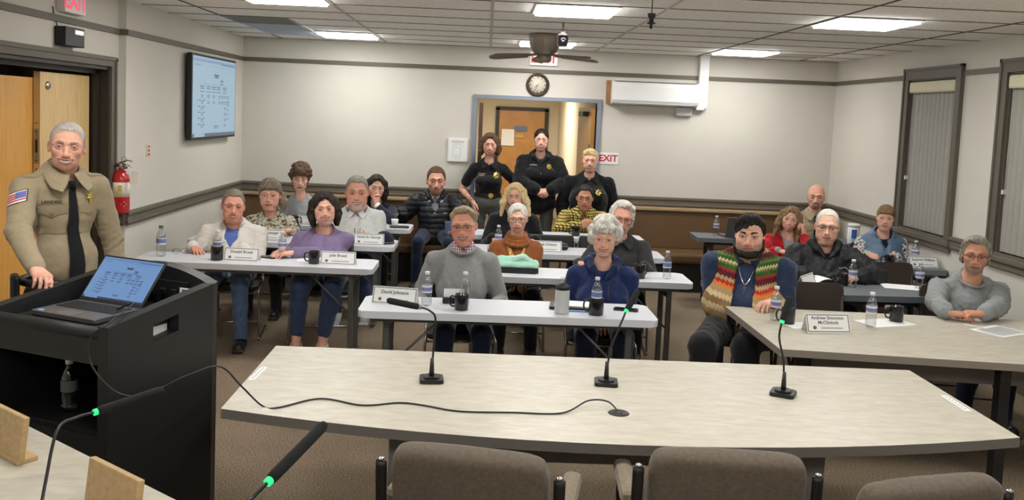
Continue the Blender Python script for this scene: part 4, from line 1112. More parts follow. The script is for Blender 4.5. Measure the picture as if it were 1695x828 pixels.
m = MB(); m.lathe([(.02, .345), (.02, .385), (.014, .39), (.014, .4), (.0001, .4)], 16); m.tube([(-.01, 0, .395), (.06, -.03, .42), (.11, -.05, .415)], [.008, .007, .005], 8); m.tube([(0, 0, .39), (.05, -.02, .385), (.1, -.04, .37)], [.007, .006, .005], 8); m.build('valve', M_chrome, fe)
m = MB(); m.tube([(.03 + .018 * math.cos(a), -.02, .425 + .022 * math.sin(a)) for a in np.linspace(0, 6.0, 14)], .003, 6); m.lathe([(.0001, 0), (.02, 0), (.02, .012), (.0001, .014)], 16, 0, Matrix.Translation((.05, -.035, .37)) @ Matrix.Rotation(1.57, 4, 'X')); m.build('pull_pin', M_steel, fe)
m = MB(); m.tube(smooth_path([(-.02, .0, .375), (-.07, -.02, .36), (-.085, -.02, .25), (-.08, -.01, .1), (-.075, -.01, .06)], 6), [.009] * 19 + [.011] * 6, 8); m.build('hose', M_black, fe)
MB().tube([(-.03, .02, .385), (-.065, .0, .4), (-.067, 0, .45)], [.012, .014, .012], 8).build('handle_grip', M_red, fe)
MB().box((.085, -.06, .3), (.055, .002, .1), M=Matrix.Rotation(math.radians(8), 4, 'Y')).build('tag', M_paper, fe)
MB().box((-.03, .07, .22), (.1, .02, .2)).build('bracket', M_black, fe)
# wall screen
tv = thing('wall_screen', 'large black flat screen on left wall showing pale blue chart', 'screen', (XL, 9.18, 2.0), math.radians(90))
MB().box((0, -.06, 0), (1.455, .05, .83), bev=.006).build('bezel', M_black, tv); MB().box((0, -.02, 0), (.5, .04, .4)).build('wall_mount', M_dark, tv)
def chart(w, h, bg, bar, ink, y=0.0):
    m = MB(); m.box((0, y, 0), (w, .001, h), 0); m.box((0, y - .001, -h / 2 + h * .022), (w, .001, h * .044), 1); m.box((-w * .35, y - .0015, -h / 2 + h * .022), (w * .22, .001, h * .04), 0)
    B = lambda a, b, ww, hh, mi=2: m.box((a * w, y - .002, b * h), (ww * w, .001, hh * h), mi)
    B(0, .455, 1, .03, 3); B(.3, .44, .35, .018, 2); B(-.4, .395, .12, .008); B(.1, .395, .5, .005, 3)
    B(.02, .29, .11, .022, 1); B(.02, .265, .09, .018, 1); B(.15, .22, .06, .03); B(.15, .18, .06, .015)
    B(-.03, .165, .48, .004)
    for i in range(5):
        x = [-.3, -.16, -.04, .07, .22][i]; B(x, .135, .09, .016); B(x, .11, .08, .014); B(x, .07, .085, .012)
    for i, x in enumerate((-.3, -.16, -.04, .1, .17, .24, .31)):
        for k in range(6 if i in (0, 5) else 2): B(x, .02 - k * .075, .055, .012); B(x, -.002 - k * .075, .05, .01)
    for k in range(5): B(-.36, -.04 - k * .075, .06, .012); B(-.26, -.04 - k * .075, .05, .012); B(.31, -.04 - k * .06, .05, .012)
    B(.02, -.37, .1, .014); B(.02, -.395, .08, .012)
    return m
def screen_mat(name, c, s): return pbr(name, rgb(20, 22, 26), .3, emis=c, estr=s)
chart(1.41, .785, 0, 0, 0, -.0862).build('display', [screen_mat('scr_bg', rgb(150, 178, 196), .72), screen_mat('scr_bar', rgb(70, 80, 98), 1.), screen_mat('scr_ink', rgb(96, 116, 136), .8), screen_mat('scr_pale', rgb(126, 148, 178), .75)], tv)
# hallway door plates
wb = tag(MB().box((.40, HY - .05, 1.52), (.25, .02, .32), bev=.008).build('message_board', M_paper), 'small white message board on the hallway door', 'message board'); 
tag(MB().box((.64, HY - .05, 1.70), (.24, .02, .09)).build('door_plate', pbr('blue_plate', rgb(92, 112, 140), .5)), 'blue name plate on the hallway door', 'plate')
tag(MB().box((.62, HY - .05, 1.56), (.16, .015, .08)).build('paper_note', pbr('note_tan', rgb(196, 158, 96), .7)), 'small tan note beside message board on hallway door', 'note')
# ceiling fan, camera, hanging microphone
fan = thing('ceiling_fan', 'dark bronze five-blade ceiling fan at middle of the room', 'ceiling fan', (.52, 8.55, CEIL))
M_bronze = pbr('fan_bronze', rgb(150, 141, 130), .4, .5); M_blade = pbr('fan_blade', rgb(118, 106, 94), .5)
MB().lathe([(.15, 0), (.155, -.02), (.15, -.1), (.125, -.16), (.1, -.185), (.075, -.2), (.0001, -.2)], 32).build('motor_housing', M_bronze, fan)
MB().lathe([(.07, -.2), (.07, -.255), (.05, -.27), (.0001, -.27)], 24).build('switch_cup', M_bronze, fan)
for k in range(5):
    a = math.radians([8, 318, 200, 172, 95][k]); Mr = Matrix.Rotation(a, 4, 'Z') @ Matrix.Translation((0, 0, -.2)) @ Matrix.Rotation(math.radians(4), 4, 'Y') @ Matrix.Rotation(math.radians(15), 4, 'X')
    m = MB(); m.prism([(.16, -.045), (.45, -.062), (.51, -.055), (.535, -.02), (.535, .02), (.51, .055), (.45, .062), (.16, .045)], -.004, .004, 0, Mr); b = m.build('blade', M_blade, fan)
    MB().prism([(.05, -.015), (.2, -.035), (.2, .035), (.05, .015)], .004, .009, 0, Mr).build('blade_arm', M_bronze, b)
cm = thing('ceiling_camera', 'small black lens camera on white ceiling bracket before the fan', 'camera', (.60, 7.45, CEIL))
m = MB(); m.tube([(0, 0, 0), (0, 0, -.08)], .01, 8); m.box((0, .01, -.1), (.04, .06, .05)); m.box((0, .02, -.14), (.085, .06, .12), bev=.01); m.build('bracket', M_steel, cm)
MB().box((0, -.04, -.15), (.085, .07, .085), bev=.02).build('camera_head', M_black, cm)
MB().lathe([(.028, .07), (.028, .08), (.02, .082), (.0001, .078)], 20, 0, Matrix.Translation((0, 0, -.15)) @ Matrix.Rotation(math.radians(90), 4, 'X')).build('lens', pbr('lens_dark', rgb(30, 30, 44), .1), cm)
hm_ = thing('hanging_microphone', 'small black microphone hanging on a rod from ceiling', 'microphone', (.896, 5.0, CEIL))
MB().tube([(0, 0, 0), (0, 0, -.19)], .003, 6).build('rod', M_black, hm_); MB().lathe([(.0001, 0), (.024, -.002), (.022, -.02), (.014, -.03), (.014, -.05), (.026, -.055), (.024, -.06), (.008, -.062), (.008, -.085), (.0001, -.087)], 16, 0, Matrix.Translation((0, 0, -.185))).build('capsule', M_black, hm_)
# blinds
M_slat = pbr('blind_slat', rgb(156, 153, 144), .7, vary=.03, vscale=20); M_val = pbr('blind_valance', rgb(206, 200, 170), .6)
for n, (y0, y1, z0, z1) in ((1, W1), (2, W2)):
    t = thing('vertical_blind', ['closed vertical blind in the window farther from the dais, beside the back corner', 'closed vertical blind in the window cut off by right edge'][n - 1], 'blind', (XR + .05, (y0 + y1) / 2, z1), 0, 'vertical window blinds')
    w = y1 - y0 - .03
    m = MB(); m.box((-.03, 0, -.075), (.09, w, .11), bev=.02); m.build('valance', M_val, t)
    for k in range(11):
        y = -w / 2 + (k + .5) * w / 11
        m = MB(); c = []; A = math.radians(-32)
        for i in range(7):
            u = (i / 6 - .5) * .1; bow = .016 * (1 - (i / 3 - 1) ** 2); c.append((u * math.sin(A) - bow, y + u * math.cos(A)))
        vs = [(a, b, -.12) for a, b in c] + [(a, b, -(z1 - z0) + .004) for a, b in c]
        m.raw(vs, [(i, i + 1, 8 + i, 7 + i) for i in range(6)], 0, True)
        m.raw([(a + .0015, b, zz) for a, b, zz in vs], [(i + 7, i + 8, i + 1, i) for i in range(6)], 0, True); m.build('blind_slat', M_slat, t)
    m = MB(); m.box((-.04, w / 2 - .01, -.95), (.03, .02, .035)); m.tube([(-.03, w / 2 - .01, -.1), (-.035, w / 2 - .01, -.95)], .002, 5); m.build('cord', M_white, t)

# ---------------------------------------------------------------- bench along the back wall
M_vinyl = pbr('bench_vinyl', rgb(98, 73, 45), .5, spec=.4, vary=.05, vscale=6); M_bwood = wood('bench_wood', rgb(170, 140, 100), rgb(188, 158, 116), (1.2, 14, 14))
def bench(x0, x1, label):
    t = thing('bench', label, 'bench', ((x0 + x1) / 2, YB - .3, 0)); w = x1 - x0
    MB().box((0, 0, .395), (w, .54, .11), bev=.03).build('seat', M_vinyl, t)
    MB().box((0, .2, .67), (w, .12, .46), bev=.03, M=Matrix.Translation((0, 0, 0)) @ Matrix.Rotation(math.radians(-4), 4, 'X')).build('backrest', M_vinyl, t)
    MB().box((0, .22, .915), (w, .1, .03), bev=.005).build('top_rail', M_bwood, t)
    MB().box((0, .03, .17), (w - .05, .42, .34)).build('base', pbr('bench_base', rgb(30, 27, 25), .7), t)
    return t
bench(1.36, XR - .02, 'long brown vinyl bench against back wall right of the doorway'); bench(XL + .02, -.2, 'long brown vinyl bench against back wall left of the doorway')

# ---------------------------------------------------------------- tables
M_tw = pbr('table_white', rgb(206, 208, 214), .38, bump=(300, .06, .001)); M_leg = pbr('leg_grey', rgb(98, 98, 96), .4, .5); M_tg = pbr('table_grey', rgb(100, 105, 111), .5, vary=.03, vscale=40); M_legb = pbr('leg_black', rgb(28, 28, 29), .45)
def seminar_table(label, mat, lmat, w=1.83, d=.457, group=None, rz=0.0, loc=(0, 0, 0), legs=(-1, 1), r=.045):
    """narrow folding table; origin on the floor below its middle"""
    t = thing('folding_table', label, 'table', loc, rz, group)
    MB().prism(rrect(w, d, r), .695, .74, 0, bev=.008).build('tabletop', mat, t)
    MB().box((0, 0, .68), (w - .2, d - .12, .03)).build('top_frame', lmat, t)
    for s in legs:
        x = s * (w / 2 - .17)
        for y in (-.15, .15): MB().box((x, y, .355), (.04, .028, .66), bev=.006).build('leg', lmat, t)
        MB().box((x, 0, .025), (.04, .40, .03), bev=.008).build('foot', lmat, t); MB().box((x, 0, .62), (.025, .3, .03)).build('crossbar', lmat, t)
        L = .42; a = math.atan2(.34, .36)
        for y in (-.13,): MB().tube([(x, y, .36), (x - s * .34, y, .69)], .016, 6, flat=.5).build('brace', lmat, t)
    return t
seminar_table('white folding table with mint bag behind the front middle table', M_tw, M_leg, loc=(.69, 6.775, 0), group='white folding tables')
C1 = seminar_table('front white folding table with tumbler, notebook and two black mugs', M_tw, M_leg, loc=(.175, 5.49, 0), rz=math.radians(.6), group='white folding tables')
seminar_table('white folding table third from front in the middle column, blonde person behind', M_tw, M_leg, loc=(.71, 7.94, 0), group='white folding tables')
seminar_table('white folding table farthest back in middle column, yellow plaid person behind', M_tw, M_leg, loc=(.725, 9.01, 0), group='white folding tables')
seminar_table('nearest white folding table of the left column, clear of the lectern', M_tw, M_leg, loc=(-1.74, 6.87, 0), group='white folding tables')
seminar_table('white folding table with navy cap, second in the left column', M_tw, M_leg, loc=(-1.7, 8.0, 0), group='white folding tables')
seminar_table('white folding table farthest back in the left column', M_tw, M_leg, loc=(-1.66, 9.2, 0), group='white folding tables')
seminar_table('grey folding table behind the bearded person, black mug and bottle on it', M_tg, M_legb, loc=(2.62, 6.55, 0), rz=math.radians(3), group='grey folding tables', r=.012)
seminar_table('grey folding table by the windows with name card and black mug', M_tg, M_legb, loc=(3.2, 7.87, 0), rz=math.radians(-1), group='grey folding tables', r=.012)
seminar_table('grey folding table with open laptop in front of the bench', M_tg, M_legb, loc=(3.19, 9.42, 0), rz=math.radians(-2), group='grey folding tables', r=.012)
def laminate():
    m, N, L, b = nodes_mat('laminate'); tc = N.new('ShaderNodeTexCoord'); mp = N.new('ShaderNodeMapping'); mp.inputs['Scale'].default_value = (5, 14, 5)
    n = N.new('ShaderNodeTexNoise'); n.inputs['Scale'].default_value = 1.6; n.inputs['Detail'].default_value = 8; n.inputs['Roughness'].default_value = .65
    r = N.new('ShaderNodeValToRGB'); e = r.color_ramp.elements; e[0].position = .3; e[0].color = (*rgb(172, 165, 148), 1); e[1].position = .72; e[1].color = (*rgb(198, 192, 177), 1)
    L.new(tc.outputs['Object'], mp.inputs[0]); L.new(mp.outputs[0], n.inputs['Vector']); L.new(n.outputs['Fac'], r.inputs[0]); L.new(r.outputs[0], b.inputs['Base Color']); b.inputs['Roughness'].default_value = .42
    return m
M_lam = laminate(); M_edge = pbr('table_edge', rgb(116, 112, 107), .5); M_panelg = pbr('modesty_grey', rgb(116, 112, 108), .6); M_edge2 = pbr('table_edge_taupe', rgb(128, 121, 110), .5)
def slab(mb, poly, z0, z1):
    n = len(poly); b = len(mb.v)
    mb.raw([(x, y, z0) for x, y in poly] + [(x, y, z1) for x, y in poly], [list(range(n, 2 * n))], 0)
    mb.raw([(x, y, z0) for x, y in poly] + [(x, y, z1) for x, y in poly], [list(range(n))[::-1]] + [(i, (i + 1) % n, n + (i + 1) % n, n + i) for i in range(n)], 1)
# middle dais table, bowed towards the dais
mt = thing('dais_table', 'big beige laminate table with three microphones, bowed front edge', 'table', (.59, 3.85, 0))
cur = [(-1.013 + 3.208 * i / 16, 3.45 - .235 * (1 - (2 * i / 16 - 1) ** 2) - .02 * i / 16) for i in range(17)]
poly = [(x - .59, y - 3.85) for x, y in cur] + [(2.195 - .59, 4.37 - 3.85), (-1.021 - .59, 4.406 - 3.85)]
m = MB(); slab(m, poly, .70, .74); m.build('tabletop', [M_lam, M_edge], mt)
for x in (-.83, .78): MB().box((x - .03, -.12, .35), (.14, .6, .69)).build('leg', M_panelg, mt)
MB().box((-.03, -.3, .61), (1.56, .03, .16)).build('modesty_panel', M_panelg, mt)
# right wing table
rt_ = thing('dais_table', 'beige laminate table at right where grey sweatshirt person sits', 'table', (2.9, 5.15, 0))
a, b, c, d = (1.642, 4.702), (4.0, 4.44), (4.0, 5.66), (1.63, 5.784)
m = MB(); slab(m, [(x - 2.9, y - 5.15) for x, y in (a, b, c, d)], .70, .74); m.build('tabletop', [M_lam, M_edge2], rt_)
MB().box((.05, -.28, .62), (2.0, .03, .16), M=Matrix.Rotation(math.radians(-6), 4, 'Z')).build('modesty_panel', M_panelg, rt_)
for x, y in ((-.0, -.42), (.95, -.45), (.95, .35), (-.9, .2)): MB().box((x, y, .35), (.06, .06, .7)).build('leg', M_legb, rt_)
# left wing table near the camera
nt_ = thing('dais_table', 'beige laminate table corner at lower left below the lectern', 'table', (-1.5, 2.6, 0))
m = MB(); slab(m, [(x + 1.5, y - 2.6) for x, y in ((-2.5, 3.86), (-2.6, 2.6), (-1.7, 1.6), (-.45, 1.62), (-.30, 2.16))], .70, .74); m.build('tabletop', [M_lam, M_edge], nt_)
for x, y in ((-.5, -.4), (.4, -.6), (-.75, .6)): MB().box((x, y, .35), (.1, .1, .7)).build('leg', M_panelg, nt_)
# chairs -----------------------------------------------------------
M_seatb = pbr('seat_black', rgb(24, 24, 25), .5); M_chr = pbr('chair_chrome', rgb(168, 166, 160), .25, .9); M_brownch = pbr('folding_brown', rgb(62, 50, 46), .4, .2)
def stack_chair_proto():
    t = thing('stacking_chair', 'black stacking chair', 'chair')
    MB().prism(rrect(.46, .44, .06), .415, .455, 0, bev=.012).build('seat', M_seatb, t)
    m = MB(); n = 8
    for k in range(n):
        pass
    MB().box((0, 0, 0), (.44, .035, .26), bev=.016, M=Matrix.Translation((0, .235, .70)) @ Matrix.Rotation(math.radians(-8), 4, 'X')).build('backrest', M_seatb, t)
    for s in (-1, 1):
        MB().tube(smooth_path([(s * .23, .255, .8), (s * .23, .235, .62), (s * .23, .2, .43), (s * .235, .0, .41), (s * .235, -.19, .41), (s * .24, -.215, .38), (s * .245, -.225, .2), (s * .25, -.225, .04), (s * .25, -.2, .012), (s * .25, .15, .012), (s * .25, .25, .012)], 4), .0105, 8).build('side_frame', M_chr, t)
    for y, z in ((-.2, .40), (.18, .40), (-.226, .16)): MB().tube([(-.24, y, z), (.24, y, z)], .009, 8).build('crossbar', M_chr, t)
    return t
def folding_chair_proto():
    t = thing('folding_chair', 'brown metal folding chair', 'chair')
    MB().prism(rrect(.42, .40, .08), .425, .45, 0, bev=.008).build('seat', M_brownch, t)
    MB().prism(rrect(.45, .24, .05), -.012, .012, 0, Matrix.Translation((0, .25, .715)) @ Matrix.Rotation(math.radians(82), 4, 'X'), .006).build('backrest', M_brownch, t)
    for s in (-1, 1):
        MB().tube([(s * .215, .27, .82), (s * .215, .2, .5), (s * .215, -.22, .01)], .012, 8).build('leg', M_brownch, t); MB().tube([(s * .19, -.05, .43), (s * .19, .24, .01)], .011, 8).build('leg', M_brownch, t)
    for y, z in ((-.16, .12), (.2, .1)): MB().tube([(-.2, y, z), (.2, y, z)], .008, 6).build('crossbar', M_brownch, t)
    return t
PROT = {}
def chair(kind, x, y, rz, label, group=None):
    if kind not in PROT: o = PROT[kind] = (stack_chair_proto if kind == 's' else folding_chair_proto)()
    else: o = copy_tree(PROT[kind])
    o.location = (x, y, 0); o.rotation_euler = (0, 0, rz); o['label'] = label
    if group: o['group'] = group
    return o
M_uph = fabric('upholstery', rgb(100, 90, 78), .16, 70); M_uph2 = fabric('upholstery_arm', rgb(128, 116, 98), .16, 70)
def dais_chair(loc, rz, label):
    t = thing('armchair', label, 'chair', loc, rz, 'upholstered dais armchairs')
    def pad(name, w, h, d, M, bul):
        ID = Frame(np.eye(3), (0, 0, 0)); g = SDF(axis_lines(-w / 2 - .06, w / 2 + .06, .011), axis_lines(-d - .06, d + .06, .009), axis_lines(-h / 2 - .06, h / 2 + .06, .011))
        g.bx(ID, (0, 0, 0), (w / 2, d / 2, h / 2), min(d * .49, .05), 0)
        def rc_(X, Y, Z):
            a, c = np.abs(X) - (w / 2 - .1) + .06 * np.clip(-Z / h, 0, 1), np.abs(Z) - (h / 2 - .1); return np.sqrt(np.maximum(a, 0) ** 2 + np.maximum(c, 0) ** 2) + np.minimum(np.maximum(a, c), 0) - .1 + 0 * Y
        g.local_fn(ID, lambda X, Y, Z: bul * ((X / (w / 2)) ** 2 + (Z / (h / 2)) ** 4) + .0015 * wob(X, Y, Z, 4, .09), (-w, -d - .1, -h), (w, d + .1, h), 'a'); g.local_fn(ID, rc_, (-w, -d - .1, -h), (w, d + .1, h), 'ss', .05)
        P, Q = g.mesh(); Ph = np.c_[P, np.ones(len(P))] @ np.array(M).T; return np_mesh(name, Ph[:, :3], Q, M_uph, t)
    pad('backrest', .545, .5, .12, Matrix.Translation((0, .25, .665)) @ Matrix.Rotation(math.radians(-12), 4, 'X'), .012)
    pad('seat', .5, .48, .11, Matrix.Translation((0, -.03, .42)) @ Matrix.Rotation(math.radians(90), 4, 'X'), .01)
    for s in (-1, 1):
        g = MB(); x = s * .288
        g.tube(smooth_path([(x, .30, .83), (x, .285, .66), (x, .22, .42), (x, .17, .18), (x, .2, .03)], 5), .011, 8, flat=1.7); g.tube(smooth_path([(x, .22, .6), (x, .0, .625), (x, -.2, .615), (x, -.24, .55), (x, -.2, .3), (x, -.22, .03)], 5), .012, 8)
        g.build('side_frame', M_black, t)
        MB().box((x, -.02, .645), (.07, .34, .055), bev=.026, M=Matrix.Rotation(0, 4, 'X')).build('armrest', M_uph2, t)
        MB().lathe([(.0001, .008), (.010, .005), (.0125, 0)], 12, 0, Matrix.Translation((x, .302, .835))).build('frame_cap', M_chrome, t)
    for y in (-.2, .2): MB().tube([(-.28, y, .34), (.28, y, .34)], .012, 8).build('crossbar', M_black, t)
    return t
# ---------------------------------------------------------------- lectern and laptop
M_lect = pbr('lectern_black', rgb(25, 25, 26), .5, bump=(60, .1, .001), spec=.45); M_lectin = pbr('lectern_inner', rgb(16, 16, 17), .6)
LR = math.radians(-22.2); LO = Vector((-1.395, 3.3, 0)); lx = Vector((math.cos(LR), math.sin(LR), 0)); ly = Vector((-math.sin(LR), math.cos(LR), 0))
LC = LO - lx * .33 + ly * .324
le = thing('lectern', 'black lectern with open shelf, handle slot and arched back panel', 'lectern', (LC.x, LC.y, 0), LR)
def side(sx, slot):
    m = MB(); x0, x1 = (sx - .025, sx + .025); y0, y1 = -.324, .27
    zt = lambda y: 1.087 + (y - y0) / (y1 - y0) * .072
    def q(ya, yb, za, zb):      # quad prism, z given as functions of y
        vs = [(x, y, z) for x in (x0, x1) for y, z in ((ya, za(ya)), (yb, za(yb)), (yb, zb(yb)), (ya, zb(ya)))]
        m.raw(vs, [(0, 1, 2, 3), (7, 6, 5, 4), (0, 4, 5, 1), (1, 5, 6, 2), (2, 6, 7, 3), (3, 7, 4, 0)])
    c = lambda v: (lambda y: v)
    if slot:
        a, b = -.09, .055; lo = lambda y: zt(y) - .135; hi = lambda y: zt(y) - .065
        q(y0, a, c(0), zt); q(b, y1, c(0), zt); q(a, b, c(0), lo); q(a, b, hi, zt)
    else: q(y0, y1, c(0), zt)
    return m
side(.305, True).build('side_panel', M_lect, le); side(-.305, True).build('side_panel', M_lect, le)
# arched back panel with bevelled corners, a ledge on top
n = 14; xs = [-.30 + .60 * i / n for i in range(n + 1)]; arc = [1.155 + .062 * (1 - (x / .30) ** 2) for x in xs]
m = MB(); vs = []; 
for y, k in ((.27, 1), (.335, 1)):
    for x, z in zip(xs, arc): vs.append((x, y, z))
    for x in xs: vs.append((x, y, 0))
N1 = n + 1; fs = []
for i in range(n):
    fs += [(i, N1 + i, N1 + i + 1, i + 1), (2 * N1 + i, 2 * N1 + i + 1, 3 * N1 + i + 1, 3 * N1 + i), (i, i + 1, 2 * N1 + i + 1, 2 * N1 + i)]
fs += [(0, 2 * N1, 3 * N1, N1), (n, N1 + n, 3 * N1 + n, 2 * N1 + n)]
m.raw(vs, fs); m.prism([(.30, .33), (.33, .27), (.30, .27)], 0, 1.155); m.prism([(-.30, .33), (-.30, .27), (-.33, .27)], 0, 1.155); m.build('back_panel', M_lect, le)
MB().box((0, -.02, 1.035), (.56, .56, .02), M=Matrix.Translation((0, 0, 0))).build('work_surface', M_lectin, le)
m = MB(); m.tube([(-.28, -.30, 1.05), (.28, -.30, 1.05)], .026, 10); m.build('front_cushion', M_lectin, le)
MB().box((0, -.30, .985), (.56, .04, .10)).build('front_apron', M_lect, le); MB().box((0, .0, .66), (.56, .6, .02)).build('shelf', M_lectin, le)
MB().box((0, -.30, .325), (.56, .03, .65)).build('front_panel', M_lect, le)
m = MB(); m.box((.05, .262, 1.1), (.3, .012, .1)); 
for i in range(4): m.box((-.05 + .06 * i, .25, 1.1), (.03, .02, .03), bev=.003)
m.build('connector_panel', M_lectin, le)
fs_ = thing('flag_sticker', 'small white sticker with flag inside lectern back panel', 'sticker', LC + lx * .21 + ly * .24 + Vector((0, 0, 1.105)), LR)
m = MB(); m.box((0, 0, 0), (.075, .003, .05), 0); m.box((-.0, -.002, .006), (.045, .002, .026), 1); m.box((-.012, -.003, .011), (.02, .002, .014), 2); m.build('print', [M_paper, pbr('flag_red', rgb(180, 80, 80), .6), pbr('flag_blue', rgb(60, 66, 110), .6)], fs_)
tag(MB().box((.266, -.02, 1.0), (.02, .135, .06), M=Matrix.Translation((LC.x, LC.y, 0)) @ Matrix.Rotation(LR, 4, 'Z')).build('paper_box', M_white), 'white box seen through lectern handle slot', 'box')
la = thing('laptop', 'open grey laptop with blue chart on the lectern', 'laptop', (-1.645, 3.675, 1.05), LR - .02)
M_lap = pbr('laptop_grey', rgb(120, 118, 116), .35, .6); M_key = pbr('laptop_key', rgb(40, 40, 42), .5)
MB().prism(rrect(.355, .245, .012), .0, .017, 0, bev=.003).build('base', M_lap, la)
m = MB()
for r_ in range(6):
    for c_ in range(15): m.box((-.148 + c_ * .0212, .088 - r_ * .0185, .0185), (.018, .0155, .003))
m.build('keyboard', M_key, la); MB().box((-.01, -.075, .0175), (.11, .07, .001)).build('touchpad', pbr('touchpad', rgb(104, 102, 100), .3), la)
m = MB(); m.box((-.14, -.1, .0178), (.03, .018, .001), 0); m.build('badge_sticker', [pbr('stick_blue', rgb(120, 160, 210), .5), M_black], la)
Ms = Matrix.Translation((0, .118, .014)) @ Matrix.Rotation(math.radians(-40), 4, 'X')
MB().box((0, .004, .118), (.355, .008, .236), bev=.002, M=Ms).build('screen_lid', M_black, la)
c = chart(.338, .205, 0, 0, 0, 0); c.v = [tuple(Ms @ Vector((x, y * .4 - .0015, z + .124))) for x, y, z in c.v]
c.build('display', [screen_mat('lap_bg', rgb(112, 150, 200), .66), screen_mat('lap_bar', rgb(40, 48, 70), .8), screen_mat('lap_ink', rgb(64, 82, 120), .7), screen_mat('lap_pale', rgb(96, 130, 182), .66)], la)
# ---------------------------------------------------------------- small things
M_pet = glassy('bottle_plastic', (.88, .91, .92), .16, .05); M_petd = glassy('bottle_plastic_shaded', (.6, .64, .65), .14, .08)  # second plastic is a darker copy with the lectern's shade in its tint
M_lblw = pbr('bottle_label', rgb(214, 216, 222), .5); M_lblb = pbr('bottle_label_blue', rgb(104, 124, 174), .5); M_lblr = pbr('bottle_label_red', rgb(190, 132, 140), .5)
M_mug = pbr('mug_black', rgb(18, 18, 19), .22, coat=.3)
def bottle(x, y, z, label, kind='w', group='water bottles', s=1.0, cap=None, name='water_bottle'):
    t = thing(name, label, 'bottle', (x, y, z), random.uniform(0, 6), group)
    pr = [(.0001, .004), (.024, .0), (.031, .006), (.0325, .02)]
    zz = .03
    while zz < .072: pr += [(.0325, zz), (.0305, zz + .005)]; zz += .011
    pr += [(.0318, .078), (.0322, .085), (.0322, .13), (.0325, .135), (.031, .145), (.026, .162), (.018, .177), (.013, .185), (.0125, .197), (.0145, .198), (.0145, .201), (.0125, .202)]
    pr = [(a * s, b * s) for a, b in pr]
    MB().lathe(pr, 20).build('bottle_body', M_petd if kind == 'dim' else M_pet, t)
    if kind != 'n':
        q = .0331 * s; z0, z1 = (.086 * s, .132 * s); b = z1 - z0
        if kind == 'b': ms = [0, 1, 1, 0]; hs_ = [0, .2, .5, .85, 1]
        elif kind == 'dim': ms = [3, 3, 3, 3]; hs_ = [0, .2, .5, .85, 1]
        else: ms = [0, 2, 1, 0]; hs_ = [0, .16, .3, .72, 1]
        m = MB(); m.lathe([(q, z0 + b * h_) for h_ in hs_], 20, 0, None, True, ms)
        m.f = m.f[:80]; m.m = m.m[:80]; m.sm = m.sm[:80]
        m.build('label', [M_lblw, M_lblb, M_lblr, pbr('label_shaded', rgb(90, 94, 98), .5)], t)  # last material: same label with shade put into its colour
    MB().lathe([(.0001, .197 * s), (.0155 * s, .197 * s), (.0158 * s, .212 * s), (.0145 * s, .215 * s), (.0001, .215 * s)], 18).build('cap', cap or M_white, t)
    return t
def mug(x, y, z, label, rz=math.pi, s=1.0, group='black mugs', gold=False):
    t = thing('mug', label, 'mug', (x, y, z), rz, group)
    R, H = .042 * s, .098 * s
    MB().lathe([(.0001, .0), (R * .94, 0), (R, .004), (R, H - .002), (R * .985, H), (R * .93, H - .002), (R * .92, .01), (.0001, .008)], 28).build('cup', M_mug, t)
    MB().tube(smooth_path([(R * .95, 0, H * .82), (R + .022, 0, H * .84), (R + .032, 0, H * .55), (R + .022, 0, H * .24), (R * .95, 0, H * .2)], 5), .0055, 8).build('handle', M_mug, t)
    if gold: m = MB(); m.raw([(R * 1.01 * math.sin(a), -R * 1.01 * math.cos(a), zz) for zz in (.03, .065) for a in (-.5, -.2, .1, .4)], [(i, i + 1, i + 5, i + 4) for i in range(3)]); m.build('emblem', pbr('mug_gold', rgb(150, 122, 60), .4, .4), t)
    return t
M_cardb = pbr('card_border', rgb(40, 40, 44), .6); M_seal = pbr('card_seal', rgb(120, 96, 60), .6)
def tent(x, y, z, lines, label, rz=0.0, w=.27, h=.105, ind=None):
    t = thing('name_card', label, 'name card', (x, y, z), rz, 'folded name cards')
    A = math.radians(22); Mf = Matrix.Rotation(-A, 4, 'X'); d = h * math.sin(A); hz = h * math.cos(A)
    m = MB(); 
    Ms_ = Matrix.Translation((0, -d, 0)) @ Mf
    m.box((0, 0, h / 2), (w, .0015, h), M=Ms_); m.box((0, 0, h / 2), (w, .0015, h), M=Matrix.Translation((0, d, 0)) @ Matrix.Rotation(A, 4, 'X')); m.build('card', M_paper, t)
    f = MB()
    for a, b, ww, hh in ((0, h * .93, w * .96, .004), (0, h * .07, w * .96, .004), (-w * .475, h / 2, .004, h * .88), (w * .475, h / 2, .004, h * .88)): f.box((a, -.0012, b), (ww, .001, hh), 0, M=Ms_)
    f.build('border', M_cardb, t)
    g_ = MB(); tx = lambda s, hh, zc, xc, mi, mw: add_text(g_, s, hh, Ms_ @ Mat(Vector((1, 0, 0)), Vector((0, 0, 1)), Vector((0, -1, 0)), Vector((xc, -.0016, zc))), mi, True, mw)
    L = len(lines)
    for i, s in enumerate(lines): tx(s, .021 if L == 1 else .019, h * (.68 if L == 1 else (.77 - .24 * i)), 0, 0, w * .8 if len(s) > 11 else None)
    g_.box((.02, -.0016, h * .25), (w * .5, .0005, .006), 1, M=Ms_)
    g_.lathe([(.0001, .001), (.011, .001), (.011, 0)], 16, 2, Ms_ @ Matrix.Translation((-w * .32, -.001, h * .27)) @ Matrix.Rotation(math.radians(90), 4, 'X'))
    g_.build('print', [pbr('card_ink', rgb(88, 86, 92), .7), M_inkgrey, M_seal], t); return t
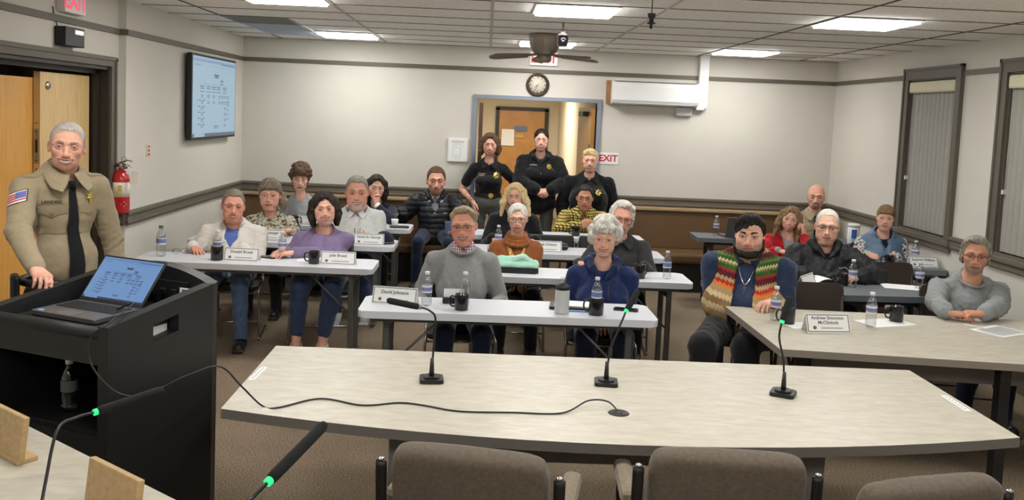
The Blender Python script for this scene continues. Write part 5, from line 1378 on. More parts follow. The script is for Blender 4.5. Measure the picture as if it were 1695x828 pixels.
def sheet(x, y, z, rz, label, w=.216, d=.28, rows=False, n=1):
    t = thing('paper_sheet', label, 'paper', (x, y, z), rz, 'paper sheets on tables')
    m = MB()
    for i in range(n): m.box((.004 * i, .003 * i, .001 + .0016 * i), (w, d, .0012), 0, M=Matrix.Rotation(.05 * i, 4, 'Z'))
    if rows:
        for i in range(9): m.box((0, -d * .36 + i * d * .085, .002 + .0016 * n), (w * .82, d * .03, .0004), 1)
    m.build('sheet', [M_paper, M_inkgrey], t); return t
TB = .7405
# left column, nearest table
bottle(-2.50, 6.87, TB, 'blue labelled water bottle with green cap near the left wall', 'b', cap=pbr('cap_green', rgb(58, 120, 74), .4), s=1.12)
mug(-2.045, 6.80, TB, 'black mug before white jacket person, bottle standing in it', rz=2.3, s=1.12)
bottle(-2.045, 6.80, TB + .02, 'water bottle standing in black mug before white jacket person', 'w')
tent(-1.86, 6.83, TB, ['Donald Bruzzi'], 'white name card before the person in white zip jacket', -.05)
bottle(-1.592, 7.0, TB, 'water bottle beside the purple blouse person\'s right hand', 'w')
mug(-1.30, 6.80, TB, 'black mug before the purple blouse person', rz=math.pi)
tent(-1.115, 6.83, TB, ['Julie Bruzzi'], 'white name card before the purple blouse person', -.03)
sheet(-1.36, 6.95, TB, .3, 'small paper under black mug of purple blouse person', .2, .14)
gm = MB()
for s in (-1, 1): gm.tube([(s * .032 + .027 * math.cos(a), .0, .022 + .02 * math.sin(a)) for a in np.linspace(0, 2 * math.pi, 17)[:-1]], .0016, 6, closed=True); gm.tube([(s * .06, 0, .03), (s * .062, .06, .012), (s * .055, .12, .004)], .0016, 6)
gm.tube([(-.006, 0, .028), (0, 0, .031), (.006, 0, .028)], .0016, 6)
tag(gm.build('eyeglasses', pbr('eyeglass_dark', rgb(60, 58, 60), .3), None, (-2.40, 7.02, TB), .4), 'folded dark eyeglasses lying on table by white jacket sleeve', 'eyeglasses')
def phone(x, y, z, rz, label):
    t = thing('phone', label, 'phone', (x, y, z), rz); MB().prism(rrect(.075, .155, .012), 0, .009, 0, bev=.002).build('case', M_black, t); MB().prism(rrect(.068, .145, .009), .009, .0096).build('display', pbr('phone_glass', rgb(22, 24, 28), .08), t); return t
phone(-1.70, 6.99, TB, 1.25, 'black phone lying behind name card of white jacket person')
# left column, second table
tent(-1.93, 7.92, TB, ['Chuck Lenanger'], 'white name card before the person in patterned blouse', 0)
tent(-1.02, 7.89, TB, ['David St. George'], 'white name card before the goatee person beside navy cap', 0)
cp = thing('cap', 'navy baseball cap lying on table at goatee person\'s elbow', 'cap', (-.90, 8.07, TB), .3)
def fcap():
    ID = Frame(np.eye(3), (0, 0, 0)); g = SDF(axis_lines(-.14, .14, .007), axis_lines(-.2, .14, .007), axis_lines(-.01, .13, .006))
    g.ell(ID, (0, .02, .0), (.09, .1, .1), 0); g.local_fn(ID, lambda X, Y, Z: -Z + 0 * X + 0 * Y, (-.2, -.2, -.1), (.2, .2, .2), 'i'); return g
P_, Q_ = fcap().mesh(); M_navy = fabric('cap_navy', rgb(26, 30, 48), .1); np_mesh('crown', P_, Q_, M_navy, cp)
MB().prism([(-.075, -.05), (-.07, -.12), (-.04, -.155), (0, -.165), (.04, -.155), (.07, -.12), (.075, -.05)], .004, .01, 0).build('brim', M_navy, cp)
# left column, last table
cu_ = MB().lathe([(.0001, 0), (.03, 0), (.038, .07), (.036, .07), (.0001, .01)], 20).build('paper_cup', M_white, None, (-.93, 9.24, TB)); tag(cu_, 'white paper cup on the table before dark-haired person', 'cup')
tag(MB().prism(rrect(.2, .13, .02), 0, .012, 0, bev=.004).build('folder', M_black, None, (-.87, 9.12, TB), .1), 'black folder lying beside the white paper cup', 'folder')
tent(-1.78, 9.08, TB, [' '], 'white name card before the curly-haired person', 0)
mug(-1.93, 8.99, TB, 'black mug overlapping the card of the curly-haired person', rz=0)
# middle column, front table
tent(-.535, 5.50, TB, ['David Johnson'], 'white name card at left end of the front middle table', -.16, .285, .11)
bottle(-.336, 5.46, TB, 'clear water bottle left of glasses person in grey sweater', 'w')
mug(-.115, 5.38, TB, 'shiny black mug in front of the grey sweater person', rz=math.pi)
bottle(-.10, 5.50, TB, 'water bottle with plain label behind shiny black mug', 'n')
pc = thing('card_holder', 'small black holder with upright grey card behind black mug', 'card holder', (-.16, 5.56, TB), .1)
MB().box((0, 0, .02), (.16, .05, .04), bev=.003).build('holder', M_black, pc); MB().box((-.01, .0, .055), (.13, .003, .085), M=Matrix.Rotation(.2, 4, 'X')).build('card', M_paper, pc)
tb_ = thing('tumbler', 'frosted tumbler with black lid beside open notebook', 'tumbler', (.505, 5.385, TB))
MB().lathe([(.0001, 0), (.042, 0), (.045, .01), (.045, .155), (.04, .165)], 24).build('cup', pbr('frosted', rgb(186, 190, 188), .35), tb_); MB().lathe([(.047, .15), (.047, .172), (.03, .18), (.028, .185), (.0001, .185)], 24).build('lid', M_black, tb_); MB().lathe([(.018, .185), (.017, .215), (.012, .225), (.0001, .225)], 16).build('spout', glassy('spout_clear', (.9, .9, .9), .15), tb_)
nb = thing('notebook', 'black zip notebook lying open with white pages', 'notebook', (.61, 5.56, TB), -.12)
MB().prism(rrect(.33, .2, .012), 0, .018, 0, bev=.004).build('cover', M_black, nb); MB().box((-.0, .01, .021), (.27, .165, .006)).build('pages', M_paper, nb); MB().box((.03, -.105, .004), (.26, .05, .006)).build('blue_folder', pbr('folder_blue', rgb(120, 150, 200), .5), nb)
mug(.718, 5.38, TB, 'black mug holding a water bottle before blue hoodie person', rz=math.pi, s=1.1)
bottle(.718, 5.38, TB + .02, 'water bottle standing in black mug before blue hoodie person', 'b')
phone(.93, 5.54, TB, 1.3, 'black phone lying flat on front white table')
# middle column, second table
def mint_bag():
    t = thing('bag', 'mint green soft bag with black base on white table', 'bag', (.20, 6.80, TB), -.03)
    ID = Frame(np.eye(3), (0, 0, 0)); g = SDF(axis_lines(-.26, .26, .007), axis_lines(-.15, .15, .007), axis_lines(-.01, .17, .006))
    g.chain(ID, [(-.22, 0, .055), (-.05, 0, .07), (.12, .0, .085), (.2, 0, .055)], [.035, .045, .045, .04], .03, fl=None); g.bx(ID, (0, 0, .045), (.235, .085, .035), .03, .03)
    g.local_fn(ID, lambda X, Y, Z: .006 * wob(X, Y, Z, 4, .1), (-.3, -.2, -.1), (.3, .2, .2), 'a'); P, Q = g.mesh(); np_mesh('bag_body', P, Q, fabric('mint', rgb(160, 208, 186), .06), t)
    MB().prism(rrect(.48, .2, .03), 0, .045, 0, bev=.012).build('bag_base', M_black, t); MB().tube(smooth_path([(.03, -.06, .115), (.12, -.05, .13), (.2, -.05, .1), (.235, -.05, .06)], 5), .004, 6).build('zip', M_white, t)
mint_bag()
mug(1.212, 6.70, TB, 'black mug at elbow of white-haired person in dark shirt', rz=0.6, s=1.1)
bottle(1.431, 6.73, TB, 'clear water bottle near right end of second middle table', 'b')
# third, fourth
tent(.575, 7.86, TB, ['Lynda Dickson'], 'white name card half hidden behind orange sweater person', 0)
kz = thing('black_case', 'small black zip case behind white name card', 'case', (.70, 8.02, TB), .2); MB().box((0, 0, .03), (.16, .1, .06), bev=.02).build('case_body', M_black, kz); MB().tube([(-.07, -.052, .035), (.07, -.052, .035)], .003, 6).build('zip', M_steel, kz)
mug(.952, 9.0, TB, 'black mug before the yellow plaid shirt person', rz=math.pi)
tag(MB().prism(rrect(.14, .07, .01), 0, .008, 0).build('phone', M_black, None, (1.12, 8.93, TB), .1), 'black phone lying beside mug of yellow plaid person', 'phone')
bottle(.14, 7.92, TB, 'water bottle before the long-haired blonde person', 'w')
# right wing table
bottle(1.845, 5.41, TB, 'water bottle at the bearded person\'s end of beige table', 'w')
mug(1.898, 5.33, TB, 'black mug beside the bearded person\'s water bottle', rz=math.pi)
tent(2.07, 5.16, TB, ['Andrew Simmons-', 'McClintock'], 'white two-line name card on the beige wing table', .1, .27, .115)
sheet(1.99, 5.29, TB, .2, 'white paper behind two-line name card on beige table', .24, .16)
bottle(2.413, 5.33, TB, 'water bottle at middle of beige wing table', 'w')
sheet(2.56, 5.45, TB, .35, 'white paper under black mug on the beige wing table', .34, .2)
mug(2.652, 5.50, TB + .003, 'black mug on white paper on the beige wing table', rz=math.pi)
sheet(3.22, 5.32, TB, .5, 'printed sheets on beige table before grey sweatshirt person', .3, .22, True, 2)
tag(MB().tube([(3.05, 5.43, TB + .012), (3.14, 5.33, TB + .012)], .004, 8).build('pen', M_white), 'white pen lying across printed sheets', 'pen')
# grey tables
tent(2.47, 6.6, TB, [' '], 'name card half hidden behind the bearded person\'s shoulder', .9)
mug(2.80, 6.72, TB, 'black mug with gold emblem before black jacket person', rz=math.pi * .9, gold=True)
bottle(2.85, 6.66, TB, 'water bottle beside the gold emblem mug', 'w')
nbk = thing('booklet', 'white booklet with curled pages before black jacket person', 'booklet', (2.655, 6.77, TB), .3)
m = MB(); 
for s in (0, 1):
    pts = [(-.11 + .022 * i, .02 + .03 * math.sin(i / 10 * 3.1) - .002 * s) for i in range(11)]
    m.raw([(x, y, z) for y in (-.08, .08) for x, z in pts], [(i, i + 1, 12 + i, 11 + i) for i in range(10)], 0, True)
m.build('pages', M_paper, nbk)
sheet(3.29, 6.74, TB, -.25, 'white paper on grey table behind brown folding chair', .32, .22)
bottle(3.39, 6.70, TB, 'water bottle near right end of grey table', 'w')
mug(3.50, 6.72, TB, 'black mug behind grey sweatshirt person\'s shoulder', rz=math.pi * .95)
mug(3.66, 7.80, TB, 'black mug before the blue vest person', rz=math.pi * .95)
sheet(3.64, 7.92, TB, .2, 'white paper under the blue vest person\'s black mug', .34, .22)
bottle(3.98, 7.98, TB, 'water bottle behind name card by the windows', 'w')
tent(3.96, 7.80, TB, ['Summer Williams'], 'white name card on grey table by the windows', .05)
bottle(2.52, 9.46, TB, 'water bottle beside the far open laptop', 'w')
l2_ = thing('laptop', 'far open laptop with grey lid on table before bench', 'laptop', (2.73, 9.47, TB), math.radians(172))
MB().prism(rrect(.33, .23, .01), 0, .016, 0, bev=.003).build('base', M_lap, l2_); MB().box((0, .004, .11), (.33, .007, .22), bev=.002, M=Matrix.Translation((0, .112, .012)) @ Matrix.Rotation(math.radians(-16), 4, 'X')).build('screen_lid', pbr('lap_lid', rgb(112, 112, 112), .4, .5), l2_)
l2_.rotation_euler = (0, 0, math.radians(188))
rd = thing('radio', 'black handheld radio with antenna beside far laptop', 'radio', (2.97, 9.40, TB))
MB().box((0, 0, .075), (.065, .045, .15), bev=.008).build('case', M_black, rd); MB().tube([(-.02, 0, .15), (-.02, 0, .25)], [.008, .005], 8).build('antenna', M_black, rd); MB().lathe([(.0001, .015), (.008, .015), (.008, 0)], 12, 0, Matrix.Translation((.018, 0, .15))).build('knob', M_black, rd); MB().box((.05, .02, .06), (.05, .05, .12), bev=.01).build('holster', M_dark, rd)
wp = thing('wipes_canister', 'white cleaning wipes canister with blue label on grey table', 'canister', (3.93, 9.24, TB))
MB().lathe([(.0001, 0), (.058, 0), (.06, .006), (.06, .18)], 28).build('tub', pbr('wipes_white', rgb(206, 212, 214), .4), wp); MB().lathe([(.062, .18), (.063, .2), (.056, .212), (.0001, .214)], 28).build('lid', M_white, wp)
m = MB(); m.raw([(.0608 * math.sin(a), -.0608 * math.cos(a), z) for z in (.02, .06, .11, .155) for a in (-.75, -.5, -.25, 0, .15)], [(r_ * 5 + i, r_ * 5 + i + 1, r_ * 5 + i + 6, r_ * 5 + i + 5) for r_ in range(3) for i in range(4)], 0, True); m.m[0:4] = [1, 1, 1, 1]; m.build('label', [pbr('wipes_blue', rgb(52, 100, 170), .5), pbr('wipes_pale', rgb(150, 186, 214), .5)], wp)
# microphones
M_foam = pbr('mic_foam', rgb(22, 22, 23), .95, bump=(400, .5, .002)); M_green = pbr('mic_green', rgb(30, 160, 80), .4, emis=(.03, .85, .26), estr=.9); M_ringo = pbr('mic_ring', rgb(120, 124, 122), .3, .6)
def mic(label, base, neck, foam, rz=0.0, lit=True, z0=.74, group='gooseneck microphones'):
    """neck: points from the base up to the ring, foam: tip"""
    t = thing('microphone', label, 'microphone', base, 0, group); b = Vector(base); Mr = Matrix.Rotation(rz, 4, 'Z')
    m = MB(); m.prism(rrect(.105, .105, .012), 0, .018, 0, Mr, .005); m.prism(rrect(.07, .07, .02), .018, .026, 0, Mr, .004); m.build('base', M_black, t)
    P = smooth_path([Vector(p) - b for p in [(b.x, b.y, b.z + .02)] + neck], 8)
    m = MB(); m.lathe([(.012, 0), (.011, .03), (.0075, .085), (.0001, .086)], 14, 0, Matrix.Translation((0, 0, .02))); m.tube(P, .0048, 8); m.build('gooseneck', M_black, t)
    e = P[-1]; d = (Vector(foam) - b - e); L = d.length; Mq = d.to_track_quat('Z', 'Y').to_matrix().to_4x4(); Mq.translation = e
    MB().lathe([(.0065, -.004), (.0105, -.002), (.0105, .010), (.008, .012)], 16, 0, Mq).build('ring', M_green if lit else M_ringo, t)
    MB().lathe([(.008, .008), (.0135, .014), (.0145, .03), (.0145, L - .015), (.011, L - .003), (.0001, L)], 18, 0, Mq).build('windscreen', M_foam, t)
V = Vector
mic('gooseneck microphone bent over front white table, on left of the dais table', (-.206, 3.908, .74), [ony(717, 585, 3.92), ony(721, 530, 3.93), ony(712, 515, 3.93), ony(697, 509, 3.93)], ony(640, 497, 3.93), .1, False)
mic('gooseneck microphone at middle of dais table beside black cable grommet', (.59, 3.954, .74), [ony(1010, 580, 3.97), ony(1024, 545, 3.98), ony(1036, 516, 4.0)], ony(1057, 480, 4.04), -.1, True)
mic('gooseneck microphone with glowing green ring before the two-line name card', (1.384, 3.884, .74), [ony(1297, 600, 3.9), ony(1290, 560, 3.9), ony(1294, 534, 3.9)], ony(1308, 490, 3.92), -.5, True)
mic('black gooseneck microphone crossing in front of the lectern side', V(onz(60, 900)), [ony(75, 800, 2.47), ony(95, 712, 2.58), ony(125, 692, 2.68), ony(156, 683, 2.78)], ony(271, 645, 2.95), .6, True)
mic('large gooseneck microphone with green ring at bottom of picture', V(onz(370, 985)), [ony(400, 850, 1.98), ony(420, 822, 2.0), ony(443, 799, 2.04)], ony(538, 702, 2.25), .4, True)
gr = tag(MB().lathe([(.0001, .006), (.02, .006), (.022, .003), (.04, .004), (.045, 0)], 24).build('grommet', M_black, None, (.59, 3.56, .74)), 'round black cable grommet set in the dais table', 'grommet')
cab = [LC + lx * .05 + ly * -.02 + V((0, 0, 1.06)), LC + lx * .2 - ly * .06 + V((0, 0, 1.12)), ony(180, 535, 3.28), ony(150, 560, 3.24), ony(152, 605, 3.22), ony(190, 648, 3.2), ony(230, 656, 3.2), ony(262, 645, 3.25), ony(310, 622, 3.3), ony(364, 607, 3.4), ony(400, 640, 3.42)]
cab += [V((*onz(x, y, .7445)[:2], .7445)) for x, y in ((434, 672), (460, 675), (530, 660), (600, 671), (660, 667), (700, 671), (760, 681), (850, 683), (930, 684))] + [V((.47, 3.63, .765)), V((.55, 3.62, .768)), V((.588, 3.57, .745))]
tag(MB().tube(smooth_path(cab, 8), .0036, 8).build('cable', M_black), 'long black cable from laptop across dais table to grommet', 'cable')
# stickers and marks on the dais table
for (x0, y0), (x1, y1), lb in (((434, 607), (411, 629), 'white label strip on left edge of dais table'), ((1566, 655), (1607, 681), 'white label strip on right edge of dais table')):
    a, b = onz(x0, y0, .7405), onz(x1, y1, .7405); d = (b - a); c0 = (a + b) / 2
    m = MB(); Mr = Matrix.Translation(c0) @ Matrix.Rotation(math.atan2(d.y, d.x), 4, 'Z'); m.box((0, .012 if x0 < 900 else -.012, .0004), (d.length, .028, .0006), 0, M=Mr)
    for i in range(7): m.box((-d.length * .38 + i * d.length * .125, .012 if x0 < 900 else -.012, .0009), (d.length * .075, .007, .0003), 1, M=Mr)
    tag(m.build('label_strip', [M_paper, M_inkgrey]), lb, 'label')
# wooden name plates on the left wing table
M_plate = wood('plate_wood', rgb(176, 146, 100), rgb(198, 168, 122), (14, 1.2, 14))
for p, rz, lb in ((V((-1.585, 2.925, .74)), -.655, 'tan wooden name plate at left edge of picture, back turned'), (V((-1.035, 2.47, .74)), -.655, 'tan wooden name plate at the bottom edge, back turned')):
    t = thing('name_plate', lb, 'name plate', p, rz, 'tan wooden name plates'); MB().box((0, 0, .0775), (.26, .022, .155), bev=.004, M=Matrix.Rotation(-.12, 4, 'X')).build('board', M_plate, t); MB().box((0, .02, .008), (.26, .07, .016), bev=.003).build('foot', M_plate, t)
bottle(-1.66, 3.56, .671, 'shade-darkened water bottle inside the open lectern shelf', 'dim')
# dais armchairs
dais_chair((.045, 3.0, 0), math.pi - .20, 'brown upholstered armchair at left of the three, below dais table')
dais_chair((.84, 3.06, 0), math.pi - .06, 'brown upholstered armchair in the middle of the three')
dais_chair((1.33, 2.88, 0), math.pi + .27, 'brown upholstered armchair at lower right corner of picture')
chair('s', .66, 8.10, .06, 'empty black stacking chair behind name card of third middle table', 'black stacking chairs'); chair('s', 1.13, 8.12, -.05, 'empty black stacking chair left of the charcoal shirt person\'s head', 'black stacking chairs')
# empty chairs on the right
chair('f', 2.40, 6.02, 0, 'empty brown folding chair between beige wing table and grey table', 'brown folding chairs')
chair('f', 3.45, 7.14, 0, 'empty brown folding chair between two grey tables by window', 'brown folding chairs')
# ---------------------------------------------------------------- the people
def hd(px, top, chin, Y, ht=.012):
    h = (chin - top) * Y / FPX; hs = (h - ht) / .235; c = ony(px, chin, Y - .05 * hs)
    return np.array([ony(px, (top + chin) / 2, Y).x, Y, c.z + .115 * hs]), hs
def look(H, off=0, pitch=-2, tilt=0): return (math.degrees(math.atan2(-H[0], H[1])) + off, pitch, tilt)
A3 = lambda v: np.array(v, float)
GAZE = A3((0, 0, CAMZ))
def coordmat(name, build, rough=.85):
    m, N, L, b = nodes_mat(name); tc = N.new('ShaderNodeTexCoord'); sx = N.new('ShaderNodeSeparateXYZ'); L.new(tc.outputs['Object'], sx.inputs[0])
    def math_(op, a, c=None, v=None):
        n = N.new('ShaderNodeMath'); n.operation = op
        for i, q in enumerate((a, c, v)):
            if q is None: continue
            if isinstance(q, (int, float)): n.inputs[i].default_value = q
            else: L.new(q, n.inputs[i])
        return n.outputs[0]
    def ramp(fac, stops, const=True):
        r = N.new('ShaderNodeValToRGB'); r.color_ramp.interpolation = 'CONSTANT' if const else 'LINEAR'; e = r.color_ramp.elements
        e[0].position = stops[0][0]; e[0].color = (*stops[0][1], 1); e[1].position = stops[1][0]; e[1].color = (*stops[1][1], 1)
        for p, c in stops[2:]: q = e.new(p); q.color = (*c, 1)
        L.new(fac, r.inputs[0]); return r.outputs[0]
    def noise(scale, detail=3, vec=None):
        n = N.new('ShaderNodeTexNoise'); n.inputs['Scale'].default_value = scale; n.inputs['Detail'].default_value = detail; L.new(vec or tc.outputs['Object'], n.inputs['Vector']); return n.outputs['Fac']
    def mix(f, a, c, bt='MIX'):
        n = N.new('ShaderNodeMixRGB'); n.blend_type = bt
        for i, q in ((0, f), (1, a), (2, c)):
            if isinstance(q, (int, float)): n.inputs[i].default_value = q
            elif isinstance(q, tuple): n.inputs[i].default_value = (*q, 1)
            else: L.new(q, n.inputs[i])
        return n.outputs[0]
    out = build(sx.outputs, math_, ramp, noise, mix)
    L.new(out, b.inputs['Base Color']); b.inputs['Roughness'].default_value = rough; b.inputs['Specular IOR Level'].default_value = .15
    return m
def plaid(xyz, M, ramp, noise, mix):
    p = .028
    s = lambda c: M('GREATER_THAN', M('FRACT', M('DIVIDE', c, p)), .58)
    u = M('ADD', xyz[0], M('MULTIPLY', xyz[1], .6))
    a, b = s(u), s(xyz[2]); t = M('ADD', a, b)
    return ramp(M('DIVIDE', t, 2.001), [(0, rgb(204, 186, 104)), (.3, rgb(120, 104, 54)), (.8, rgb(40, 36, 28))])
def leafy(xyz, M, ramp, noise, mix):
    n = noise(34, 4); n2 = noise(60, 2)
    return mix(M('GREATER_THAN', n2, .55), ramp(n, [(0, rgb(62, 60, 46)), (.44, rgb(126, 122, 98)), (.52, rgb(204, 200, 182)), (.6, rgb(150, 146, 120))]), rgb(196, 192, 172))
def serape(xyz, M, ramp, noise, mix):
    tri = M('ABSOLUTE', M('SUBTRACT', M('FRACT', M('MULTIPLY', xyz[0], 52)), .5))
    ax = M('ABSOLUTE', xyz[0])
    z = M('ADD', M('MULTIPLY', M('SUBTRACT', xyz[2], .62), 1.75), M('ADD', M('MULTIPLY', tri, .05), M('MULTIPLY', ax, -.35)))
    tan, red, dk, gr, lg, orr, cr = rgb(172, 148, 108), rgb(170, 50, 40), rgb(92, 34, 40), rgb(58, 92, 48), rgb(120, 130, 72), rgb(214, 120, 44), rgb(206, 188, 148)
    st = [(0, tan), (.05, cr), (.12, rgb(150, 120, 84)), (.2, cr), (.26, tan), (.33, orr), (.37, red), (.41, tan), (.45, dk), (.52, red), (.545, gr), (.60, lg), (.625, cr), (.645, gr), (.69, lg), (.71, gr), (.735, dk), (.79, tan), (.84, red), (.9, orr), (.94, rgb(200, 160, 70))]
    c = ramp(z, st)
    return mix(.25, c, mix(noise(120, 2), (.1, .08, .06), (.6, .5, .4)), 'OVERLAY')
def floral(xyz, M, ramp, noise, mix): return ramp(noise(62, 1), [(0, rgb(36, 36, 42)), (.44, rgb(210, 206, 204)), (.9, rgb(180, 176, 176))])
def smallplaid(xyz, M, ramp, noise, mix):
    p = .016; s = lambda c: M('GREATER_THAN', M('FRACT', M('DIVIDE', c, p)), .6)
    t = M('ADD', s(xyz[0]), s(xyz[2])); return ramp(M('DIVIDE', t, 2.001), [(0, rgb(214, 206, 212)), (.3, rgb(150, 108, 128)), (.8, rgb(92, 70, 98))])
def scarf(xyz, M, ramp, noise, mix): return ramp(noise(26, 2), [(0, rgb(214, 176, 110)), (.45, rgb(190, 124, 62)), (.56, rgb(224, 196, 140))])
M_jeans = fabric('denim', rgb(52, 66, 94), .18, 30); M_jeansd = fabric('denim_dark', rgb(34, 42, 62), .18, 30); M_blackcl = fabric('black_cloth', rgb(24, 24, 27), .12, 30); M_greytr = fabric('grey_twill', rgb(84, 84, 80), .1, 30)
M_tan = fabric('uniform_tan', rgb(150, 136, 110), .06, 40); M_shoeb = pbr('shoe_black', rgb(24, 22, 22), .4); M_gold = pbr('badge_gold', rgb(206, 176, 82), .35, .5); M_tie = fabric('tie_black', rgb(22, 22, 26), .1, 40)
M_frame1 = pbr('spectacle_dark', rgb(36, 30, 30), .3); M_frame2 = pbr('spectacle_brown', rgb(84, 58, 50), .3); M_frame3 = pbr('spectacle_metal', rgb(120, 112, 104), .3, .8)
HG = hair_material('hair_grey', rgb(104, 98, 90), rgb(166, 160, 150)); HW = hair_material('hair_white', rgb(178, 172, 162), rgb(226, 222, 214)); HD = hair_material('hair_dark', rgb(22, 17, 15), rgb(52, 38, 30))
HB = hair_material('hair_brown', rgb(58, 40, 28), rgb(104, 76, 52)); HBL = hair_material('hair_blonde', rgb(186, 158, 104), rgb(230, 210, 164)); HSB = hair_material('hair_sandy', rgb(128, 112, 88), rgb(172, 154, 126)); HLB = hair_material('hair_lightbrown', rgb(98, 76, 54), rgb(160, 130, 94)); HGB = hair_material('hair_greybrown', rgb(84, 72, 60), rgb(146, 134, 118)); HK = hair_material('hair_black', rgb(13, 12, 12), rgb(34, 29, 27))
pink = rgb(216, 164, 142); ruddy = rgb(212, 154, 132); fair = rgb(222, 174, 152); olive = rgb(194, 143, 114); tanned = rgb(200, 146, 120)
PEOPLE = {}
def seat(r, S, kind='s', grp=None, txt=None, back=.0):
    o = r['org']; f = r['R0'][:, 1] * back
    chair(kind, o[0] + f[0], o[1] + f[1], math.radians(S.get('rz', 0)), txt, grp or ('black stacking chairs' if kind == 's' else 'brown folding chairs'))
def go(key, S, ch=None):
    S.setdefault('gaze', GAZE); S['seed'] = len(PEOPLE) + 1
    r = person(S); PEOPLE[key] = (r, S)
    if ch: seat(r, S, *ch)
    return r
def top(mat, **k): return dict(mat=mat, **k)
# 1 standing officer by the lectern
H, hs = hd(111, 201, 284, 4.4, .008)
r = go('officer', dict(nbz=-.118, label='person standing at left in tan uniform shirt and black tie, hand on the lectern', head=H, hs=hs, hr=(24, -1, 4), rz=50, stand=1, pz=.97, sw=.180, g=.98, belly=.03, lean=.0, skin=pink, neck=.056, bs=1.03,
  arms=[dict(w=(-1.965, 3.90, 1.185), dw=(.62, -.70, -.20), nw=(-.1, -.15, -1), curl=(.55, .6, .65, .7), pole=(-1, .2, -.6), spread=.03, thumb=.8), dict(wl=(.10, -.06, -.54), pole=(.5, .6, 0))],
  hair='buzz', hairmat=hair_material('hair_stubble', rgb(150, 142, 134), rgb(186, 178, 170)), face=dict(ht=.004, hz=.09, hn=.0005, rec=.016, smile=1, open=.0015, teeth=1, jw=1.0, flush=.6, brow=rgb(110, 90, 76), browa=.6, scalp=rgb(150, 138, 126), scalpa=.6, eye=.55, browz=-.003, ns=1.05, eyecol='blue'),
  tops=[top(M_tan, neck='v', nr=.064, vd=.03, vw=.035, fold=.004, so=.004, collar=dict(type='shirt', r=.066, h=.042, gap=.5))], trousers=fabric('uniform_green', rgb(48, 50, 46), .1, 40), shoes=M_shoeb))
def uniform(r, name=None, full=True):
    b = r['body']; sh = r['tops'][0]; o = r['org']; fr = r['frS']; L = r['L']
    ca = Caster(sh, o); D = fr.R @ np.array([0, -1., 0]); k0 = Vector(r['Nb'] + r['R0'] @ np.array([0, -.112, -.058]) - o); pts = [k0]
    for z in np.linspace(L - .10, .02, 12):
        h = ca.hit(fr.w((0, 0, z)) + D * .6, -D)
        if h: pts.append(h[0] + Vector(D) * .008)
    X = Vector(fr.R[:, 0]); m = MB(); q = []
    for i, p in enumerate(pts): w = .015 + .024 * min(1, i / 9); q += [p - X * w, p + Vector(D) * .004, p + X * w]
    m.raw(q, [(3 * i + e, 3 * i + e + 1, 3 * i + e + 4, 3 * i + e + 3) for i in range(len(pts) - 1) for e in (0, 1)], 0, True); m.build('necktie', M_tie, b)
    kn = MB(); kn.lathe([(.0001, -.016), (.014, -.014), (.024, .014), (.0001, .02)], 12, 0, Matrix.Translation(k0)); kn.build('tie_knot', M_tie, b)
    if full:
        for s in (-1, 1):
            pk = ([(-.06, -.07), (.06, -.07), (.06, .05), (-.06, .05)], [(0, 1, 2, 3)])
            patch('pocket', sh, o, fr, (s * .095, 0, L - .235), (.125, .13), M_tan, b, .004, 8)
            fl_ = ([(-.066, .03), (-.066, -.005), (-.03, -.012), (0, -.028), (.03, -.012), (.066, -.005), (.066, .03)], [(0, 1, 2, 3, 4, 5, 6)])
            us = np.linspace(-.066, .066, 13); lowz = np.interp(us, [-.066, -.03, 0, .03, .066], [-.006, -.014, -.03, -.014, -.006])
            gv = [(u, .03 + (lz - .03) * k / 4) for k in range(5) for u, lz in zip(us, lowz)]; gf = [(k * 13 + i, k * 13 + i + 1, k * 13 + i + 14, k * 13 + i + 13) for k in range(4) for i in range(12)]
            patch('pocket_flap', sh, o, fr, (s * .095, 0, L - .19), None, pbr('uniform_flap', rgb(138, 124, 98), .9), b, .008, shape=(gv, gf))
            patch('pocket_button', sh, o, fr, (s * .095, 0, L - .205), (.011, .011), pbr('button_tan', rgb(120, 104, 74), .4), b, .011, 2)
    return b, sh, o, fr, L
b, sh, o, fr, L = uniform(r)
star = lambda R, q=7, inner=.45: ([(0, 0)] + [(R * (1 if i % 2 == 0 else inner) * math.sin(math.pi * i / q), R * (1 if i % 2 == 0 else inner) * math.cos(math.pi * i / q)) for i in range(2 * q)], [(0, i + 1, (i + 1) % (2 * q) + 1) for i in range(2 * q)])
patch('badge', sh, o, fr, (.10, 0, L - .125), None, M_gold, b, .008, shape=star(.03)); patch('badge_drop', sh, o, fr, (.10, 0, L - .155), (.018, .03), M_gold, b, .007, 3)
patch('name_tape', sh, o, fr, (-.092, 0, L - .145), (.105, .022), pbr('tape', rgb(136, 122, 96), .8), b, .004, 6)
vs, fs = text_mesh('LANDERS', .013, True); patch('name_lettering', sh, o, fr, (-.092, 0, L - .145), None, pbr('thread_dark', rgb(44, 38, 32), .8), b, .007, shape=([(v.x, v.y) for v in vs], fs))
patch('tie_tack', sh, o, fr, (0, 0, L - .24), None, M_gold, b, .009, shape=star(.011, 5))
